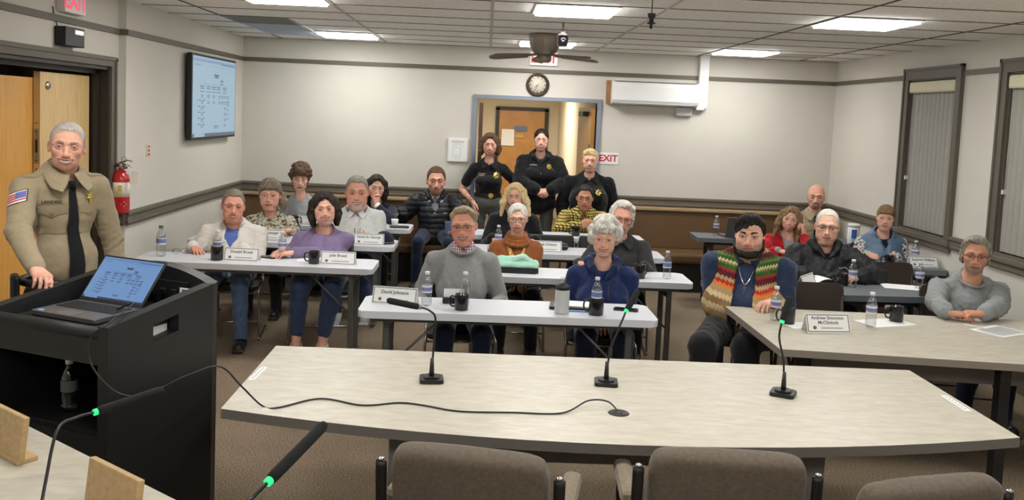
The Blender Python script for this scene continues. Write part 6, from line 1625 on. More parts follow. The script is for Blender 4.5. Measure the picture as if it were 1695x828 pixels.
# flag on his right sleeve
A_, E_, W_ = r['arms'][0][:3]; ax = unit(E_ - A_); cpt = A_ + ax * .06
outv = unit(r['R0'] @ np.array([-.72, -.72, .1])); xv = unit(np.cross(ax, outv)); xv = xv if xv[0] > 0 else -xv
frF = Frame(np.stack([xv, -outv, -ax], 1), cpt); Wf, Hf = .088, .054
def slv(name, c, wh, mat, lift, n=4): patch(name, sh, o, frF, c, wh, mat, b, lift, n)
slv('flag_patch', (0, 0, 0), (Wf + .008, Hf + .008), M_ink, .003, 6); slv('flag_white', (0, 0, 0), (Wf, Hf), M_paper, .0045, 6)
fm = pbr('flag_red2', rgb(196, 60, 66), .7)
for i in range(4): slv('flag_stripe', (0, 0, Hf * (.43 - i * .285)), (Wf, Hf * .13), fm, .006, 6)
slv('flag_canton', (Wf * .26, 0, Hf * .2), (Wf * .46, Hf * .58), pbr('flag_blue2', rgb(92, 104, 168), .7), .0075, 4)
M_ep = fabric('epaulet', rgb(142, 128, 102), .05, 40)
for s in (-1, 1): patch('epaulet', sh, o, Frame(r['frS'].R @ rotm(0, -90, 0), r['frS'].w((s * .135, 0, L))), (0, 0, 0), (.12, .04), M_ep, b, .004, 6)
hol = MB(); Rr = r['R0']; hp_ = r['frT'].w((-.235, -.02, .02)) - o
hol.box((0, 0, 0), (.04, .1, .2), bev=.015, M=Matrix.Translation(Vector(hp_)) @ Matrix.Rotation(math.radians(30), 4, 'Z')); hol.build('holster', M_black, b)
bl = MB(); 
bl.tube([Vector(r['frT'].w((.195 * math.cos(t), .15 * math.sin(t) - .012, .075)) - o) for t in np.linspace(0, 2 * math.pi, 33)[:-1]], .018, 6, closed=True); bl.build('duty_belt', M_black, b)
# 2 white zip jacket
H, hs = hd(386, 314, 369, 7.38, .008)
M_wjk = fabric('jacket_white', rgb(206, 202, 194), .04, 30)
r = go('whitejacket', dict(nbz=-0.15, label='person in white zip jacket over blue tee, short grey hair, sitting left', head=H, hs=hs, hr=look(H, 3, -2, 4), rz=8, sw=.205, g=1.18, belly=.05, lean=-.03, skin=ruddy, neck=.06,
  arms=[dict(w=(-2.33, 7.10, .79), d=(.5, -.8, -.2), pole=(-.35, .3, -1)), dict(w=(-1.93, 7.08, .79), d=(-.6, -.7, -.1), pole=(.35, .3, -1))],
  hair='buzz', hairmat=HGB, face=dict(ht=.008, hz=.082, rec=.014, hn=.001, smile=.7, teeth=1, open=.001, fw=1.06, ch=.35, flush=.8, brow=rgb(130, 104, 84), browa=.5, eye=.6),
  tops=[top(fabric('tee_blue', rgb(82, 106, 170), .06, 30), name='tee_shirt', neck='crew', nr=.064, sleeve='short', off=-.006), top(M_wjk, name='jacket', neck='open', nr=.078, vd=.18, vw=.075, vm=.055, ve=.012, off=.01, so=.008, fold=.008, collar=dict(type='stand', r=.088, h=.062, flare=-.35, gap=.95, z0=-.045))], trousers=fabric('denim_light', rgb(78, 98, 128), .18, 30), shoes=M_shoeb, legs=None), ('s', None, 'black stacking chair under the white zip jacket person', .02))
patch('zip', r['tops'][1], r['org'], r['frS'], (0, 0, .18), (.007, .24), M_inkgrey, r['body'], .003, 8)
patch('chest_seam', r['tops'][1], r['org'], r['frS'], (-.085, 0, .24), (.13, .006), M_inkgrey, r['body'], .003, 8)
# 3 patterned blouse
H, hs = hd(447, 296, 348, 8.42, .012)
go('blouse', dict(nbz=-0.19, label='person in leaf-patterned blouse with grey-brown side ponytail, behind second left table', head=H, hs=hs, hr=look(H, -6, 0, 0), rz=4, sw=.175, g=1.12, bust=1, belly=.02, skin=pink, neck=.05,
  arms=[dict(w=(-2.0, 8.22, .79), d=(.9, -.5, -.1), pole=(-.35, .3, -1)), dict(w=(-1.78, 8.24, .80), d=(-.7, -.7, -.1), pole=(.35, .3, -1))],
  hair='ponytail', hairmat=HGB, face=dict(ht=.013, part=1, hn=.003, smile=.05, fw=1.03, ch=.25, jw=.95, bangs=.07, lip=rgb(160, 96, 88), flush=.45, brow=rgb(120, 96, 76), browa=.45, eye=.7),
  tops=[top(coordmat('leaf_print', leafy), name='blouse', neck='v', nr=.07, vd=.09, vw=.05, so=.01, fold=.007)], trousers=M_blackcl, shoes=M_shoeb), ('s', None, 'black stacking chair under the patterned blouse person', .02))
# 4 curly-haired person
H, hs = hd(497, 270, 317, 9.74, .04)
r = go('boy', dict(nbz=-0.2, label='person with big curly brown hair in grey tee with anchor print', head=H, hs=hs, hr=look(H, 0, 3, 0), rz=3, sw=.175, g=.95, lean=.02, skin=fair, neck=.048,
  arms=[dict(w=H + A3((-.13, -.32, -.5)), d=(.4, -.8, -.2), hide=1), dict(w=H + A3((.13, -.32, -.5)), d=(-.4, -.8, -.2), hide=1)],
  hair='curlytop', hairmat=HB, face=dict(ht=.03, hz=.036, hn=.005, curl=.016, smile=-.1, jw=.9, flush=.35, brow=rgb(70, 50, 38)),
  tops=[top(fabric('tee_grey', rgb(150, 152, 152), .05, 30), name='tee_shirt', neck='crew', nr=.068, sleeve='short')], trousers=M_jeansd, shoes=M_shoeb), ('s', None, 'black stacking chair under the curly-haired person', .02))
an = MB(); fr = r['frS']; L = r['L']; navy = pbr('print_navy', rgb(54, 66, 110), .8)
seg = []
def strip(pts, w):
    vs = []; fs = []
    for i, p in enumerate(pts):
        q = pts[min(i + 1, len(pts) - 1)]; p0 = pts[max(i - 1, 0)]; d = unit(A3(q) - A3(p0)); n = (-d[1], d[0]); vs += [(p[0] + n[0] * w, p[1] + n[1] * w), (p[0] - n[0] * w, p[1] - n[1] * w)]
    return vs, [(2 * i, 2 * i + 1, 2 * i + 3, 2 * i + 2) for i in range(len(pts) - 1)]
vs, fs = [], []
for pts in ([(0, -.035), (0, 0), (0, .03)], [(-.02, .018), (0, .018), (.02, .018)], [(.032 * math.sin(t), -.005 - .032 * math.cos(t)) for t in np.linspace(-1.3, 1.3, 9)]):
    a_, f_ = strip(pts, .0045); fs += [tuple(i + len(vs) for i in q) for q in f_]; vs += a_
patch('anchor_print', r['tops'][0], r['org'], fr, (.085, 0, L - .2), None, navy, r['body'], .003, shape=(vs, fs))
# 5 purple blouse
H, hs = hd(537, 317, 372, 7.34, .014)
M_pur = fabric('blouse_purple', rgb(124, 108, 142), .07, 26)
kn1, kn2 = ony(491, 462, 6.86), ony(548, 462, 6.86)
r = go('purple', dict(nbz=-0.182, label='smiling person in purple blouse with dark bobbed hair, jeans and grey flats', head=H, hs=hs, hr=look(H, 2, -1, -4), rz=6, sw=.18, g=1.22, bust=1.4, belly=.05, lean=-.02, skin=fair, neck=.05, lw=1.15,
  arms=[dict(w=ony(470, 414, 7.10), d=(-.55, -.75, -.2), pole=(-.35, .3, -1), curl=(.3, .35, .4, .45)), dict(w=(-1.50, 7.02, .785), d=(-.9, -.3, -.1), pole=(.4, .3, -1))],
  hair='bob', hairmat=HD, face=dict(ht=.014, hl=.125, full=.017, flare=.06, hn=.003, smile=1, teeth=1, open=.003, fw=1.05, ch=.3, jw=.92, parting=.45, fwid=.064, lip=rgb(176, 84, 84), flush=.55, brow=rgb(70, 50, 42), eye=.85),
  tops=[top(M_pur, name='blouse', neck='v', nr=.082, nd=.035, vd=.13, vw=.05, so=.014, fold=.008, puff=1, cuff=.03)], trousers=M_jeans, trh=.24, leg_end=.058, shoes=pbr('flats_grey', rgb(186, 180, 174), .7), flats=1,
  legs=[(A3((kn1.x + .02, 6.88, .52)), A3((ony(490, 548, 6.87).x, 6.88, .09))), (A3((kn2.x + .01, 6.86, .52)), A3((ony(533, 548, 6.86).x, 6.88, .09)))], toe=(-.1, -1, 0)), ('s', None, 'black stacking chair under the purple blouse person', .02))
for k in range(4): patch('button', r['tops'][0], r['org'], r['frS'], (0, 0, r['L'] - .17 - .045 * k), (.009, .009), pbr('pearl', rgb(196, 190, 196), .3), r['body'], .004, 2)
# 6 goatee, white jacket
H, hs = hd(591, 291, 347, 8.42, .009)
M_wj2 = fabric('jacket_pale', rgb(204, 206, 202), .05, 30)
r = go('goatee', dict(nbz=-0.158, label='smiling person with grey goatee in pale jacket over white shirt', head=H, hs=hs, hr=look(H, 0, -1, -1), rz=4, sw=.2, g=1.2, belly=.05, lean=-.02, skin=ruddy, neck=.062,
  arms=[dict(w=(-1.52, 8.18, .80), d=(.5, -.8, -.2), pole=(-.35, .3, -1)), dict(w=(-1.12, 8.20, .80), d=(.1, -1, -.1), pole=(.5, .3, -1))],
  hair='short', hairmat=HG, face=dict(ht=.009, hz=.084, rec=.012, hn=.0015, smile=.85, teeth=1, open=.0015, fw=1.1, ch=.5, jw=1.1, stubble=.75, goatee=1, beardcol=rgb(206, 198, 188), flush=.7, brow=rgb(110, 92, 80), browa=.6, eye=.5),
  tops=[top(fabric('shirt_white', rgb(214, 210, 212), .05, 60), name='shirt', neck='v', nr=.066, vd=.05, vw=.04, off=-.004, collar=dict(type='shirt', r=.066, h=.032, gap=.55)), top(M_wj2, name='jacket', neck='open', nr=.08, vd=.17, vw=.075, vm=.05, ve=.012, off=.012, so=.01, fold=.008, collar=[dict(type='stand', r=.098, h=.06, flare=-.4, gap=1.0, z0=-.05, mat=fabric('jacket_grey_collar', rgb(140, 140, 136), .05, 30)), dict(type='stand', r=.09, h=.055, flare=-.35, gap=1.0, z0=-.052, mat=M_blackcl, name='inner_collar')])],
  trousers=M_jeans, shoes=pbr('sneaker_white', rgb(196, 196, 196), .6)), ('s', None, 'black stacking chair under the goatee person', .02))
patch('zip', r['tops'][1], r['org'], r['frS'], (0, 0, .16), (.007, .2), M_ink, r['body'], .003, 8); patch('chest_pocket_zip', r['tops'][1], r['org'], r['frS'], (.09, 0, .22), (.006, .07), M_ink, r['body'], .003, 6)
# 7 dark-haired person, hand at chin
H, hs = hd(623, 289, 331, 9.64, .01)
hn_ = ony(619, 328, 9.49)
go('chinhand', dict(nbz=-0.18, label='person with long straight dark hair in navy sweater, fist held at chin', head=H, hs=hs, hr=look(H, 4, 2, 3), rz=0, sw=.165, g=.92, bust=.6, lean=.12, skin=fair, neck=.046, shd=(0, .0),
  arms=[dict(w=H + A3((-.1, -.34, -.46)), d=(.7, -.6, -.2), hide=1), dict(w=A3((hn_.x + .03, 9.50, hn_.z - .075)), e=A3((ony(648, 372, 9.36).x, 9.36, .78)), dw=(-.12, .1, 1), nw=(-.5, .6, .1), curl=(1.35, 1.4, 1.45, 1.5), thumb=.8)],
  hair='long', hairmat=HD, hairdrop=.03, face=dict(ht=.008, hl=.2, full=.011, flare=-.04, hn=.002, smile=.3, jw=.88, parting=.4, lip=rgb(176, 100, 96), flush=.4, brow=rgb(60, 44, 36)),
  tops=[top(fabric('sweater_navy', rgb(32, 34, 50), .1, 40), name='sweater', neck='crew', nr=.066, so=.006, cuff=.055)], trousers=M_blackcl, shoes=M_shoeb), ('s', None, 'black stacking chair under the person with fist at chin', .02))
rr, SS = PEOPLE['chinhand']; A_, E_, W_ = rr['arms'][1][:3]; cu_ = MB(); u_ = unit(W_ - E_)
cu_.tube([Vector(W_ - u_ * .06 - rr['org']), Vector(W_ - u_ * .004 - rr['org'])], [.04, .036], 14); cu_.build('shirt_cuff', M_paper, rr['body'])
# 8 black puffer on the bench
H, hs = hd(722, 276, 323, 10.02, .008)
M_puf = pbr('puffer_black', rgb(30, 31, 36), .5, spec=.4, bump=(30, .3, .004))
hw_ = ony(656, 352, 9.85)
r = go('puffer', dict(nbz=-0.158, label='person in black puffer jacket with one arm stretched along chair back, on bench', head=H, hs=hs, hr=look(H, 2, 0, 0), rz=2, sw=.2, g=1.1, lean=-.02, pz=.56, skin=pink, neck=.055,
  arms=[dict(w=A3((hw_.x + .06, 9.88, hw_.z)), dw=(-.9, -.1, -.3), nw=(.2, -.3, -.9), pole=(-.3, .8, -.5), curl=(.7, .8, .85, .9)), dict(w=A3((ony(752, 392, 9.72).x, 9.72, .70)), d=(-.4, -.8, -.3), pole=(1, .2, -.3), curl=(.8, .8, .8, .8))],
  hair='short', hairmat=HB, face=dict(ht=.008, hz=.082, rec=.01, hn=.001, smile=.6, jw=1.0, stubble=.55, beardcol=rgb(96, 64, 46), brow=rgb(84, 60, 44), flush=.55, eye=.7),
  tops=[top(fabric('shirt_grey', rgb(150, 152, 160), .06, 60), name='shirt', neck='v', nr=.066, vd=.06, vw=.035, off=-.004, collar=dict(type='shirt', r=.066, h=.032, gap=.55)), top(M_puf, name='jacket', neck='open', nr=.082, vd=.27, vw=.07, vm=.045, ve=.01, off=.016, so=.02, fold=.005, puffer=.062, hem=.16, collar=[dict(type='stand', r=.1, h=.075, flare=-.3, gap=1.0, z0=-.05), dict(type='hood', r=.03)])],
  trousers=M_jeansd, shoes=pbr('boot_brown', rgb(46, 38, 34), .5), kx=.17, toe=(-.2, -1, 0)))
patch('logo_print', r['tops'][1], r['org'], r['frS'], (.115, 0, r['L'] - .2), (.045, .012), M_inkgrey, r['body'], .004, 3)
phn = tag(MB().box((0, 0, 0), (.075, .012, .15), bev=.004, M=Matrix.Rotation(.5, 4, 'X')).build('phone', pbr('phone_case_blue', rgb(120, 140, 190), .4), None, (ony(742, 386, 9.62).x, 9.60, .70)), 'phone in blue patterned case held by the puffer jacket person', 'phone')
# 9-11 the three standing people
def chest(r, top_i, txtcol, R=.042, sx=.085, dz=.15, lines=2):
    sh = r['tops'][top_i]; L = r['L']
    patch('badge', sh, r['org'], r['frS'], (sx, 0, L - dz), None, M_gold, r['body'], .005, shape=star(R, 7, .6)); patch('badge_seal', sh, r['org'], r['frS'], (sx, 0, L - dz), (R * .5, R * .5), pbr('badge_dark', rgb(120, 96, 40), .5), r['body'], .007, 2)
    for k in range(lines): patch('name_stitching', sh, r['org'], r['frS'], (-.085, 0, L - dz + .012 - .018 * k), (.085 - .03 * k, .008), txtcol, r['body'], .003, 6)
M_polo = fabric('polo_black', rgb(24, 24, 28), .1, 40); M_stitch = pbr('stitch_gold', rgb(150, 122, 78), .7)
H, hs = hd(811, 220, 258, 10.22, .012)
w1 = ony(783, 334, 10.16); w2 = ony(846, 332, 10.2)
r = go('polo', dict(nbz=-0.195, label='standing person in black polo with tattooed forearm, gold badge on belt', head=H, hs=hs, hr=look(H, 0, 0, 0), rz=2, stand=1, pz=.93, sw=.172, g=1.0, bust=1.0, lean=0, skin=pink, neck=.048, tattoo=0,
  arms=[dict(w=A3((w1.x, 10.14, w1.z)), dw=(.25, -.35, -1), nw=(.9, .3, 0), pole=(-.6, .6, 0), curl=(.25, .3, .4, .45), thumb=.1, spread=.12), dict(w=A3((w2.x - .02, 10.24, w2.z)), dw=(-.2, -.1, -1), nw=(-.9, .2, 0), pole=(.6, .6, 0))],
  hair='bob', hairmat=HB, face=dict(ht=.012, hl=.1, full=.018, flare=.02, hn=.003, smile=.9, teeth=1, open=.002, jw=.92, parting=-.5, brow=rgb(96, 72, 56), flush=.6, eye=.7),
  tops=[top(M_polo, name='polo_shirt', neck='v', nr=.066, vd=.07, vw=.04, sleeve='short', slen=.62, hem=.06, collar=dict(type='shirt', r=.068, h=.03, gap=.6))], trousers=M_greytr, shoes=M_shoeb, trh=.03))
chest(r, 0, M_stitch)
def belt(r, z=.085, gold=True):
    fr, o = r['frT'], r['org']; g = r and 1.0; S = PEOPLE[[k for k in PEOPLE if PEOPLE[k][0] is r][0]][1]; gt = S.get('g', 1)
    m = MB(); T = np.linspace(0, 2 * math.pi, 41)[:-1]; m.raw([Vector(fr.w((.158 * gt * math.cos(t), .122 * gt * math.sin(t) - .006, z + dz)) - o) for dz in (-.02, .02) for t in T], [(i, (i + 1) % 40, 40 + (i + 1) % 40, 40 + i) for i in range(40)], 0, True); m.build('belt', M_black, r['body'])
    if gold: m = MB(); sv, sf = star(.036, 7, .65); m.raw([Vector(fr.w((.03 + a, -.134 * gt, z + b_)) - o) for a, b_ in sv], sf); m.build('belt_badge', M_gold, r['body'])
belt(r)
H, hs = hd(896, 213, 249, 10.38, .008)
wl = ony(893, 317, 10.1)
M_jkb = fabric('fleece_black', rgb(20, 20, 24), .1, 40)
r = go('fleece', dict(nbz=-0.185, label='standing person in black zip jacket, hands clasped, hair pulled back', head=H, hs=hs, hr=look(H, 0, 0, 0), rz=0, stand=1, pz=.93, sw=.192, g=1.15, bust=1.2, belly=.02, lean=0, skin=fair, neck=.05,
  arms=[dict(w=A3((wl.x - .045, 10.09, wl.z + .02)), dw=(.75, -.3, -.6), nw=(.3, .7, .2), pole=(-1, .3, -.2), curl=(.5, .55, .6, .65)), dict(w=A3((wl.x + .125, 10.08, wl.z + .02)), dw=(-.75, -.35, -.55), nw=(-.3, .7, .1), pole=(1, .3, -.2), curl=(.5, .55, .6, .65))],
  hair='bun', hairmat=HD, face=dict(ht=.007, hn=.0015, smile=1, teeth=1, open=.003, jw=.95, fw=1.03, ch=.25, lip=rgb(186, 96, 96), brow=rgb(60, 44, 36), flush=.5, eye=.6),
  tops=[top(M_polo, name='polo_shirt', neck='v', nr=.064, vd=.05, vw=.035, off=-.006), top(M_jkb, name='jacket', neck='open', nr=.076, vd=.10, vw=.055, vm=.035, ve=.01, off=.022, so=.012, fold=.006, hem=.15, collar=[dict(type='hood', r=.026)])], trousers=M_greytr, shoes=M_shoeb))
chest(r, 1, M_inkgrey, .034, .1, .12, 1); patch('zip_pull', r['tops'][1], r['org'], r['frS'], (0, 0, r['L'] - .2), (.008, .02), M_chrome, r['body'], .004, 2)
H, hs = hd(977, 246, 284, 10.1, .012)
r = go('blondcrop', dict(nbz=-0.185, label='standing person with short blond hair in black jacket, gold badge, beside exit placard', head=H, hs=hs, hr=look(H, -2, 0, 0), rz=-4, stand=1, pz=.86, sw=.215, g=1.3, bust=1.4, belly=.06, lean=0, skin=fair, neck=.053, bs=.97,
  arms=[dict(wl=(-.06, -.04, -.5), pole=(-.6, .6, 0)), dict(wl=(.06, -.04, -.5), pole=(.6, .6, 0))],
  hair='swept', hairmat=HBL, face=dict(ht=.012, hz=.07, part=-1, hn=.002, smile=.9, teeth=1, open=.002, jw=.95, fw=1.05, ch=.35, brow=rgb(160, 128, 96), browa=.4, flush=.65, eye=.6),
  tops=[top(M_polo, name='polo_shirt', neck='v', nr=.066, vd=.07, vw=.04, off=-.006, collar=dict(type='shirt', r=.068, h=.03, gap=.6)), top(M_jkb, name='jacket', neck='open', nr=.078, vd=.16, vw=.055, vm=.035, ve=.01, off=.01, so=.014, fold=.008, collar=dict(type='shirt', r=.078, h=.036, gap=.7))], trousers=M_blackcl, shoes=M_shoeb))
chest(r, 1, M_inkgrey, .04, .1, .17, 1)
# 12 long-haired blonde
H, hs = hd(853, 303, 343, 8.5, .012)
go('blonde', dict(nbz=-0.175, label='person with long wavy blonde hair and thin glasses in black cardigan', head=H, hs=hs, hr=look(H, -10, 1, -3), rz=0, sw=.18, g=1.2, bust=1.2, belly=.04, lean=.06, skin=fair, neck=.05,
  arms=[dict(w=A3((ony(815, 392, 8.2).x, 8.2, .79)), d=(.7, -.7, -.1), pole=(-.4, .3, -1)), dict(w=A3((ony(885, 392, 8.2).x, 8.2, .79)), d=(-.7, -.7, -.1), pole=(.4, .3, -1))],
  hair='long', hairmat=HBL, hairdrop=.07, face=dict(ht=.013, hl=.2, full=.026, flare=.4, fwid=.066, hn=.005, seed=4, smile=.2, jw=.95, fw=1.04, ch=.3, parting=.3, flush=.55, brow=rgb(160, 120, 84), browa=.4, eye=.7, lip=rgb(178, 92, 90)), glasses=('wire', M_frame3),
  tops=[top(fabric('top_navy', rgb(34, 38, 58), .1, 40), name='shirt', neck='crew', nr=.068), top(M_blackcl, name='cardigan', neck='open', nr=.085, vd=.3, vw=.07, vm=.06, ve=.05, off=.01, so=.008)], trousers=M_blackcl, shoes=M_shoeb), ('s', None, 'black stacking chair under the long-haired blonde person', .02))
# 13 orange sweater
H, hs = hd(857, 337, 386, 7.32, .01)
M_or = fabric('sweater_rust', rgb(142, 84, 44), .08, 50)
r = go('orange', dict(nbz=-0.175, label='person in rust orange sweater and gold scarf, white hair pulled back, dark glasses', head=H, hs=hs, hr=look(H, -2, 0, -2), rz=0, sw=.16, g=1.0, bust=1.0, belly=.03, lean=.02, skin=fair, neck=.05,
  arms=[dict(w=A3((H[0] - .12, 7.06, .64)), d=(.6, -.6, -.3), pole=(-.1, .4, -1), curl=(.6, .6, .6, .6)), dict(w=A3((H[0] + .12, 7.06, .64)), d=(-.6, -.6, -.3), pole=(.1, .4, -1), curl=(.6, .6, .6, .6))],
  hair='bun', hairmat=HW, face=dict(ht=.009, hn=.0018, smile=.55, jw=.9, flush=.6, parting=.3, lip=rgb(168, 84, 84), brow=rgb(180, 160, 146), browa=.35, eye=.8), glasses=('full', M_frame1),
  tops=[top(M_or, name='sweater', neck='crew', nr=.07, so=.008, fold=.006, collar=dict(type='cowl'))], trousers=M_blackcl, shoes=M_shoeb), ('s', None, 'black stacking chair under the orange sweater person', .02))
M_sc = coordmat('scarf_print', scarf); sv, sf = [], []
for pts, w in (([(-.085, .10), (-.075, .03), (-.055, -.04), (-.015, -.10), (.0, -.13)], .016), ([(.085, .10), (.08, .03), (.06, -.03), (.02, -.09), (.0, -.12)], .010), ([(-.004, -.115), (-.012, -.16), (-.018, -.24)], .028), ([(.012, -.115), (.014, -.15), (.018, -.2)], .02)):
    pts = [tuple(p)[:2] for p in smooth_path([(a, b_, 0) for a, b_ in pts], 5)]; a_, f_ = strip(pts, w); sf += [tuple(i + len(sv) for i in q) for q in f_]; sv += a_
patch('scarf', r['tops'][0], r['org'], r['frS'], (0, 0, r['L'] - .045), None, M_sc, r['body'], .014, shape=(sv, sf))
# 14 grey sweater
H, hs = hd(768, 341, 406, 6.04, .012)
r = go('greysweater', dict(nbz=-0.165, label='smiling person in grey sweater and dark-rimmed glasses at front white table', head=H, hs=hs, hr=look(H, -7, 0, -5), rz=4, sw=.19, g=1.1, belly=.03, lean=.0, skin=ruddy, neck=.056,
  arms=[dict(w=A3((-.38, 5.84, .67)), d=(.8, -.5, -.3), pole=(-.4, .3, -1)), dict(w=A3((.10, 5.84, .67)), d=(-.8, -.5, -.3), pole=(.4, .3, -1))],
  hair='swept', hairmat=HSB, face=dict(ht=.007, hz=.094, rec=.008, part=1, hn=.0018, smile=.8, teeth=1, open=.002, fw=1.08, ch=.4, jw=1.0, flush=.75, brow=rgb(150, 120, 100), browa=.4, eye=.65), glasses=('half', M_frame1),
  tops=[top(fabric('sweater_grey', rgb(138, 139, 138), .08, 70), name='sweater', neck='crew', nr=.076, so=.006, fold=.006, cuff=.02, collar=[dict(type='band', r=.08, t=.011, z0=.012), dict(type='shirt', r=.062, h=.024, mat=coordmat('collar_plaid', smallplaid), gap=.4, z0=.012, flare=.35)])], trousers=M_jeansd, shoes=M_shoeb), ('s', None, 'black stacking chair under the grey sweater person', .02))
# 15 yellow plaid
H, hs = hd(968, 306, 348, 9.54, .012)
wl = ony(972, 381, 9.2)
go('plaid', dict(nbz=-.135, label='person in yellow and black plaid shirt with clasped hands, black hair', head=H, hs=hs, hr=look(H, 0, 2, 0), rz=-2, sw=.2, g=1.15, belly=.03, lean=.1, skin=olive, neck=.056,
  arms=[dict(w=A3((wl.x - .075, 9.26, .82)), d=(.75, -.5, .3), n=(.7, .2, 0), pole=(-1, -.1, -.5), curl=(.8, .85, .9, .95)), dict(w=A3((wl.x + .085, 9.26, .82)), d=(-.75, -.5, .3), n=(-.7, .2, 0), pole=(1, -.1, -.5), curl=(.8, .85, .9, .95))],
  hair='short', hairmat=HK, face=dict(ht=.011, hz=.092, rec=.006, hn=.002, smile=.7, fw=1.06, jw=1.05, ch=.25, brow=rgb(46, 34, 28), flush=.35, eye=.55),
  tops=[top(coordmat('plaid_yellow', plaid), name='shirt', neck='v', nr=.066, vd=.04, vw=.035, so=.012, fold=.006, collar=dict(type='shirt', r=.066, h=.034, gap=.5))], trousers=M_jeansd, shoes=M_shoeb), ('s', None, 'black stacking chair under the yellow plaid person', .02))
# 16 white-haired person in dark shirt
H, hs = hd(1029, 331, 390, 7.34, .018)
r = go('darkshirt', dict(nbz=-0.165, label='person with wavy white hair and brown glasses in charcoal shirt, behind curly white-haired person', head=H, hs=hs, hr=look(H, 6, 1, 6), rz=-4, sw=.19, g=1.1, belly=.03, lean=.03, skin=ruddy, neck=.054,
  arms=[dict(w=A3((.78, 7.02, .79)), d=(.7, -.6, -.1), pole=(-.35, .3, -1)), dict(w=A3((1.30, 6.99, .79)), d=(-.55, -.8, -.1), pole=(.5, .3, -1))],
  hair='flip', hairmat=HW, face=dict(ht=.013, hz=.095, hn=.004, part=1, smile=.6, fw=1.02, stubble=.5, beardcol=rgb(196, 186, 176), brow=rgb(170, 156, 144), browa=.5, flush=.7, eye=.7), glasses=('full', M_frame2),
  tops=[top(fabric('shirt_charcoal', rgb(48, 49, 50), .1, 50), name='shirt', neck='v', nr=.068, vd=.07, vw=.04, so=.008, collar=dict(type='shirt', r=.07, h=.036, gap=.6))], trousers=M_blackcl, shoes=M_shoeb), ('s', None, 'black stacking chair under the charcoal shirt person', .02))
# 17 blue hoodie
H, hs = hd(1001, 362, 424, 6.05, .022)
M_hood = fabric('hoodie_blue', rgb(30, 44, 86), .1, 40)
wa, wb_ = ony(958, 538, 5.82), ony(1004, 540, 5.82)
r = go('hoodie', dict(nbz=-0.188, label='smiling person with curly white hair in navy blue hoodie, hands in lap', head=H, hs=hs, hr=look(H, -3, 0, 1), rz=-3, sw=.178, g=1.18, bust=1.3, belly=.04, lean=.03, skin=fair, neck=.05,
  arms=[dict(w=A3((wa.x + .0, 5.88, .62)), d=(.45, -.8, -.5), pole=(-.35, .3, -1), curl=(.5, .55, .6, .65)), dict(w=A3((wb_.x + .03, 5.88, .62)), d=(-.45, -.8, -.5), pole=(.35, .3, -1), curl=(.5, .55, .6, .65))],
  hair='crown', hairmat=HW, face=dict(ht=.011, hn=.004, smile=.7, teeth=1, open=.001, jw=.95, fw=1.06, ch=.2, fwid=.062, bangs=.074, lip=rgb(188, 92, 92), brow=rgb(150, 130, 116), browa=.4, flush=.55, eye=.9),
  tops=[top(M_hood, name='hoodie', neck='crew', nr=.074, so=.012, fold=.008, cuff=.02, collar=dict(type='hood', r=.03))], trousers=M_jeansd, shoes=pbr('shoe_dark', rgb(40, 38, 40), .6), lw=1.1), ('s', None, 'black stacking chair under the blue hoodie person', .02))
for s in (-1, 1): patch('drawstring', r['tops'][0], r['org'], r['frS'], (s * .032, 0, r['L'] - .16), (.007, .2), M_black, r['body'], .004, 8)
# 18 bearded person in woven vest
H, hs = hd(1241, 353, 424, 6.0, .016)
r = go('vest', dict(nbz=-0.14, label='bearded person with dark fringe in multicolour woven vest over blue tee', head=H, hs=hs, hr=look(H, -4, 0, -1), rz=-22, sw=.235, g=1.5, belly=.12, lean=.03, skin=fair, neck=.068, ag=1.28, lw=1.35, hands=1.05,
  arms=[dict(w=A3((1.70, 5.87, .69)), d=(.6, -.6, -.2), pole=(-.15, .4, -1), curl=(.5, .55, .6, .65)), dict(w=A3((1.93, 5.70, .80)), d=(-.5, -.8, -.1), pole=(.1, .4, -1), curl=(.5, .55, .6, .65))],
  hair='swept', hairmat=HK, beard=1, face=dict(ht=.015, hz=.062, slant=.45, part=-1, hn=.0035, smile=.0, fw=1.14, ch=.7, jw=1.15, stubble=.6, beardcol=rgb(38, 28, 24), brow=rgb(30, 22, 20), browa=.9, browt=1.2, flush=.3, lip=rgb(170, 104, 98), eye=.95),
  tops=[top(fabric('tee_slate', rgb(44, 56, 82), .08, 40), name='tee_shirt', neck='v', nr=.078, vd=.06, vw=.045, sleeve='short', slen=.86, so=.012, fold=.006, collar=dict(type='shirt', r=.08, h=.026, gap=.8, mat=fabric('collar_navy', rgb(30, 34, 48), .1, 40))),
        top(coordmat('serape_weave', serape), name='vest', neck='open', nr=.092, vd=.62, vw=.06, vm=.075, ve=.12, sleeve='none', off=.028, fold=.005, hem=.2)], trousers=M_blackcl, shoes=pbr('sneaker_grey', rgb(150, 150, 150), .6),
  legs=[(A3((1.43, 5.52, .53)), A3((1.41, 5.45, .09))), (A3((1.70, 5.50, .54)), A3((1.70, 5.42, .09)))]), ('f', None, 'brown folding chair under the bearded person in woven vest', .02))
nk = MB(); fr = r['frS']; L = r['L']; sv, sf = [], []
for s in (-1, 1):
    a_, f_ = strip([tuple(p)[:2] for p in smooth_path([(s * .06, .06, 0), (s * .045, .0, 0), (s * .02, -.06, 0), (0, -.085, 0)], 5)], .002); sf += [tuple(i + len(sv) for i in q) for q in f_]; sv += a_
patch('necklace', r['tops'][0], r['org'], fr, (0, 0, L - .09), None, M_chrome, r['body'], .006, shape=(sv, sf))
cr = ([(-.003, -.03), (.003, -.03), (.003, .018), (-.003, .018), (-.014, .0), (.014, .0), (.014, .006), (-.014, .006)], [(0, 1, 2, 3), (4, 5, 6, 7)]); patch('cross_pendant', r['tops'][0], r['org'], fr, (0, 0, L - .19), None, M_chrome, r['body'], .006, shape=cr)
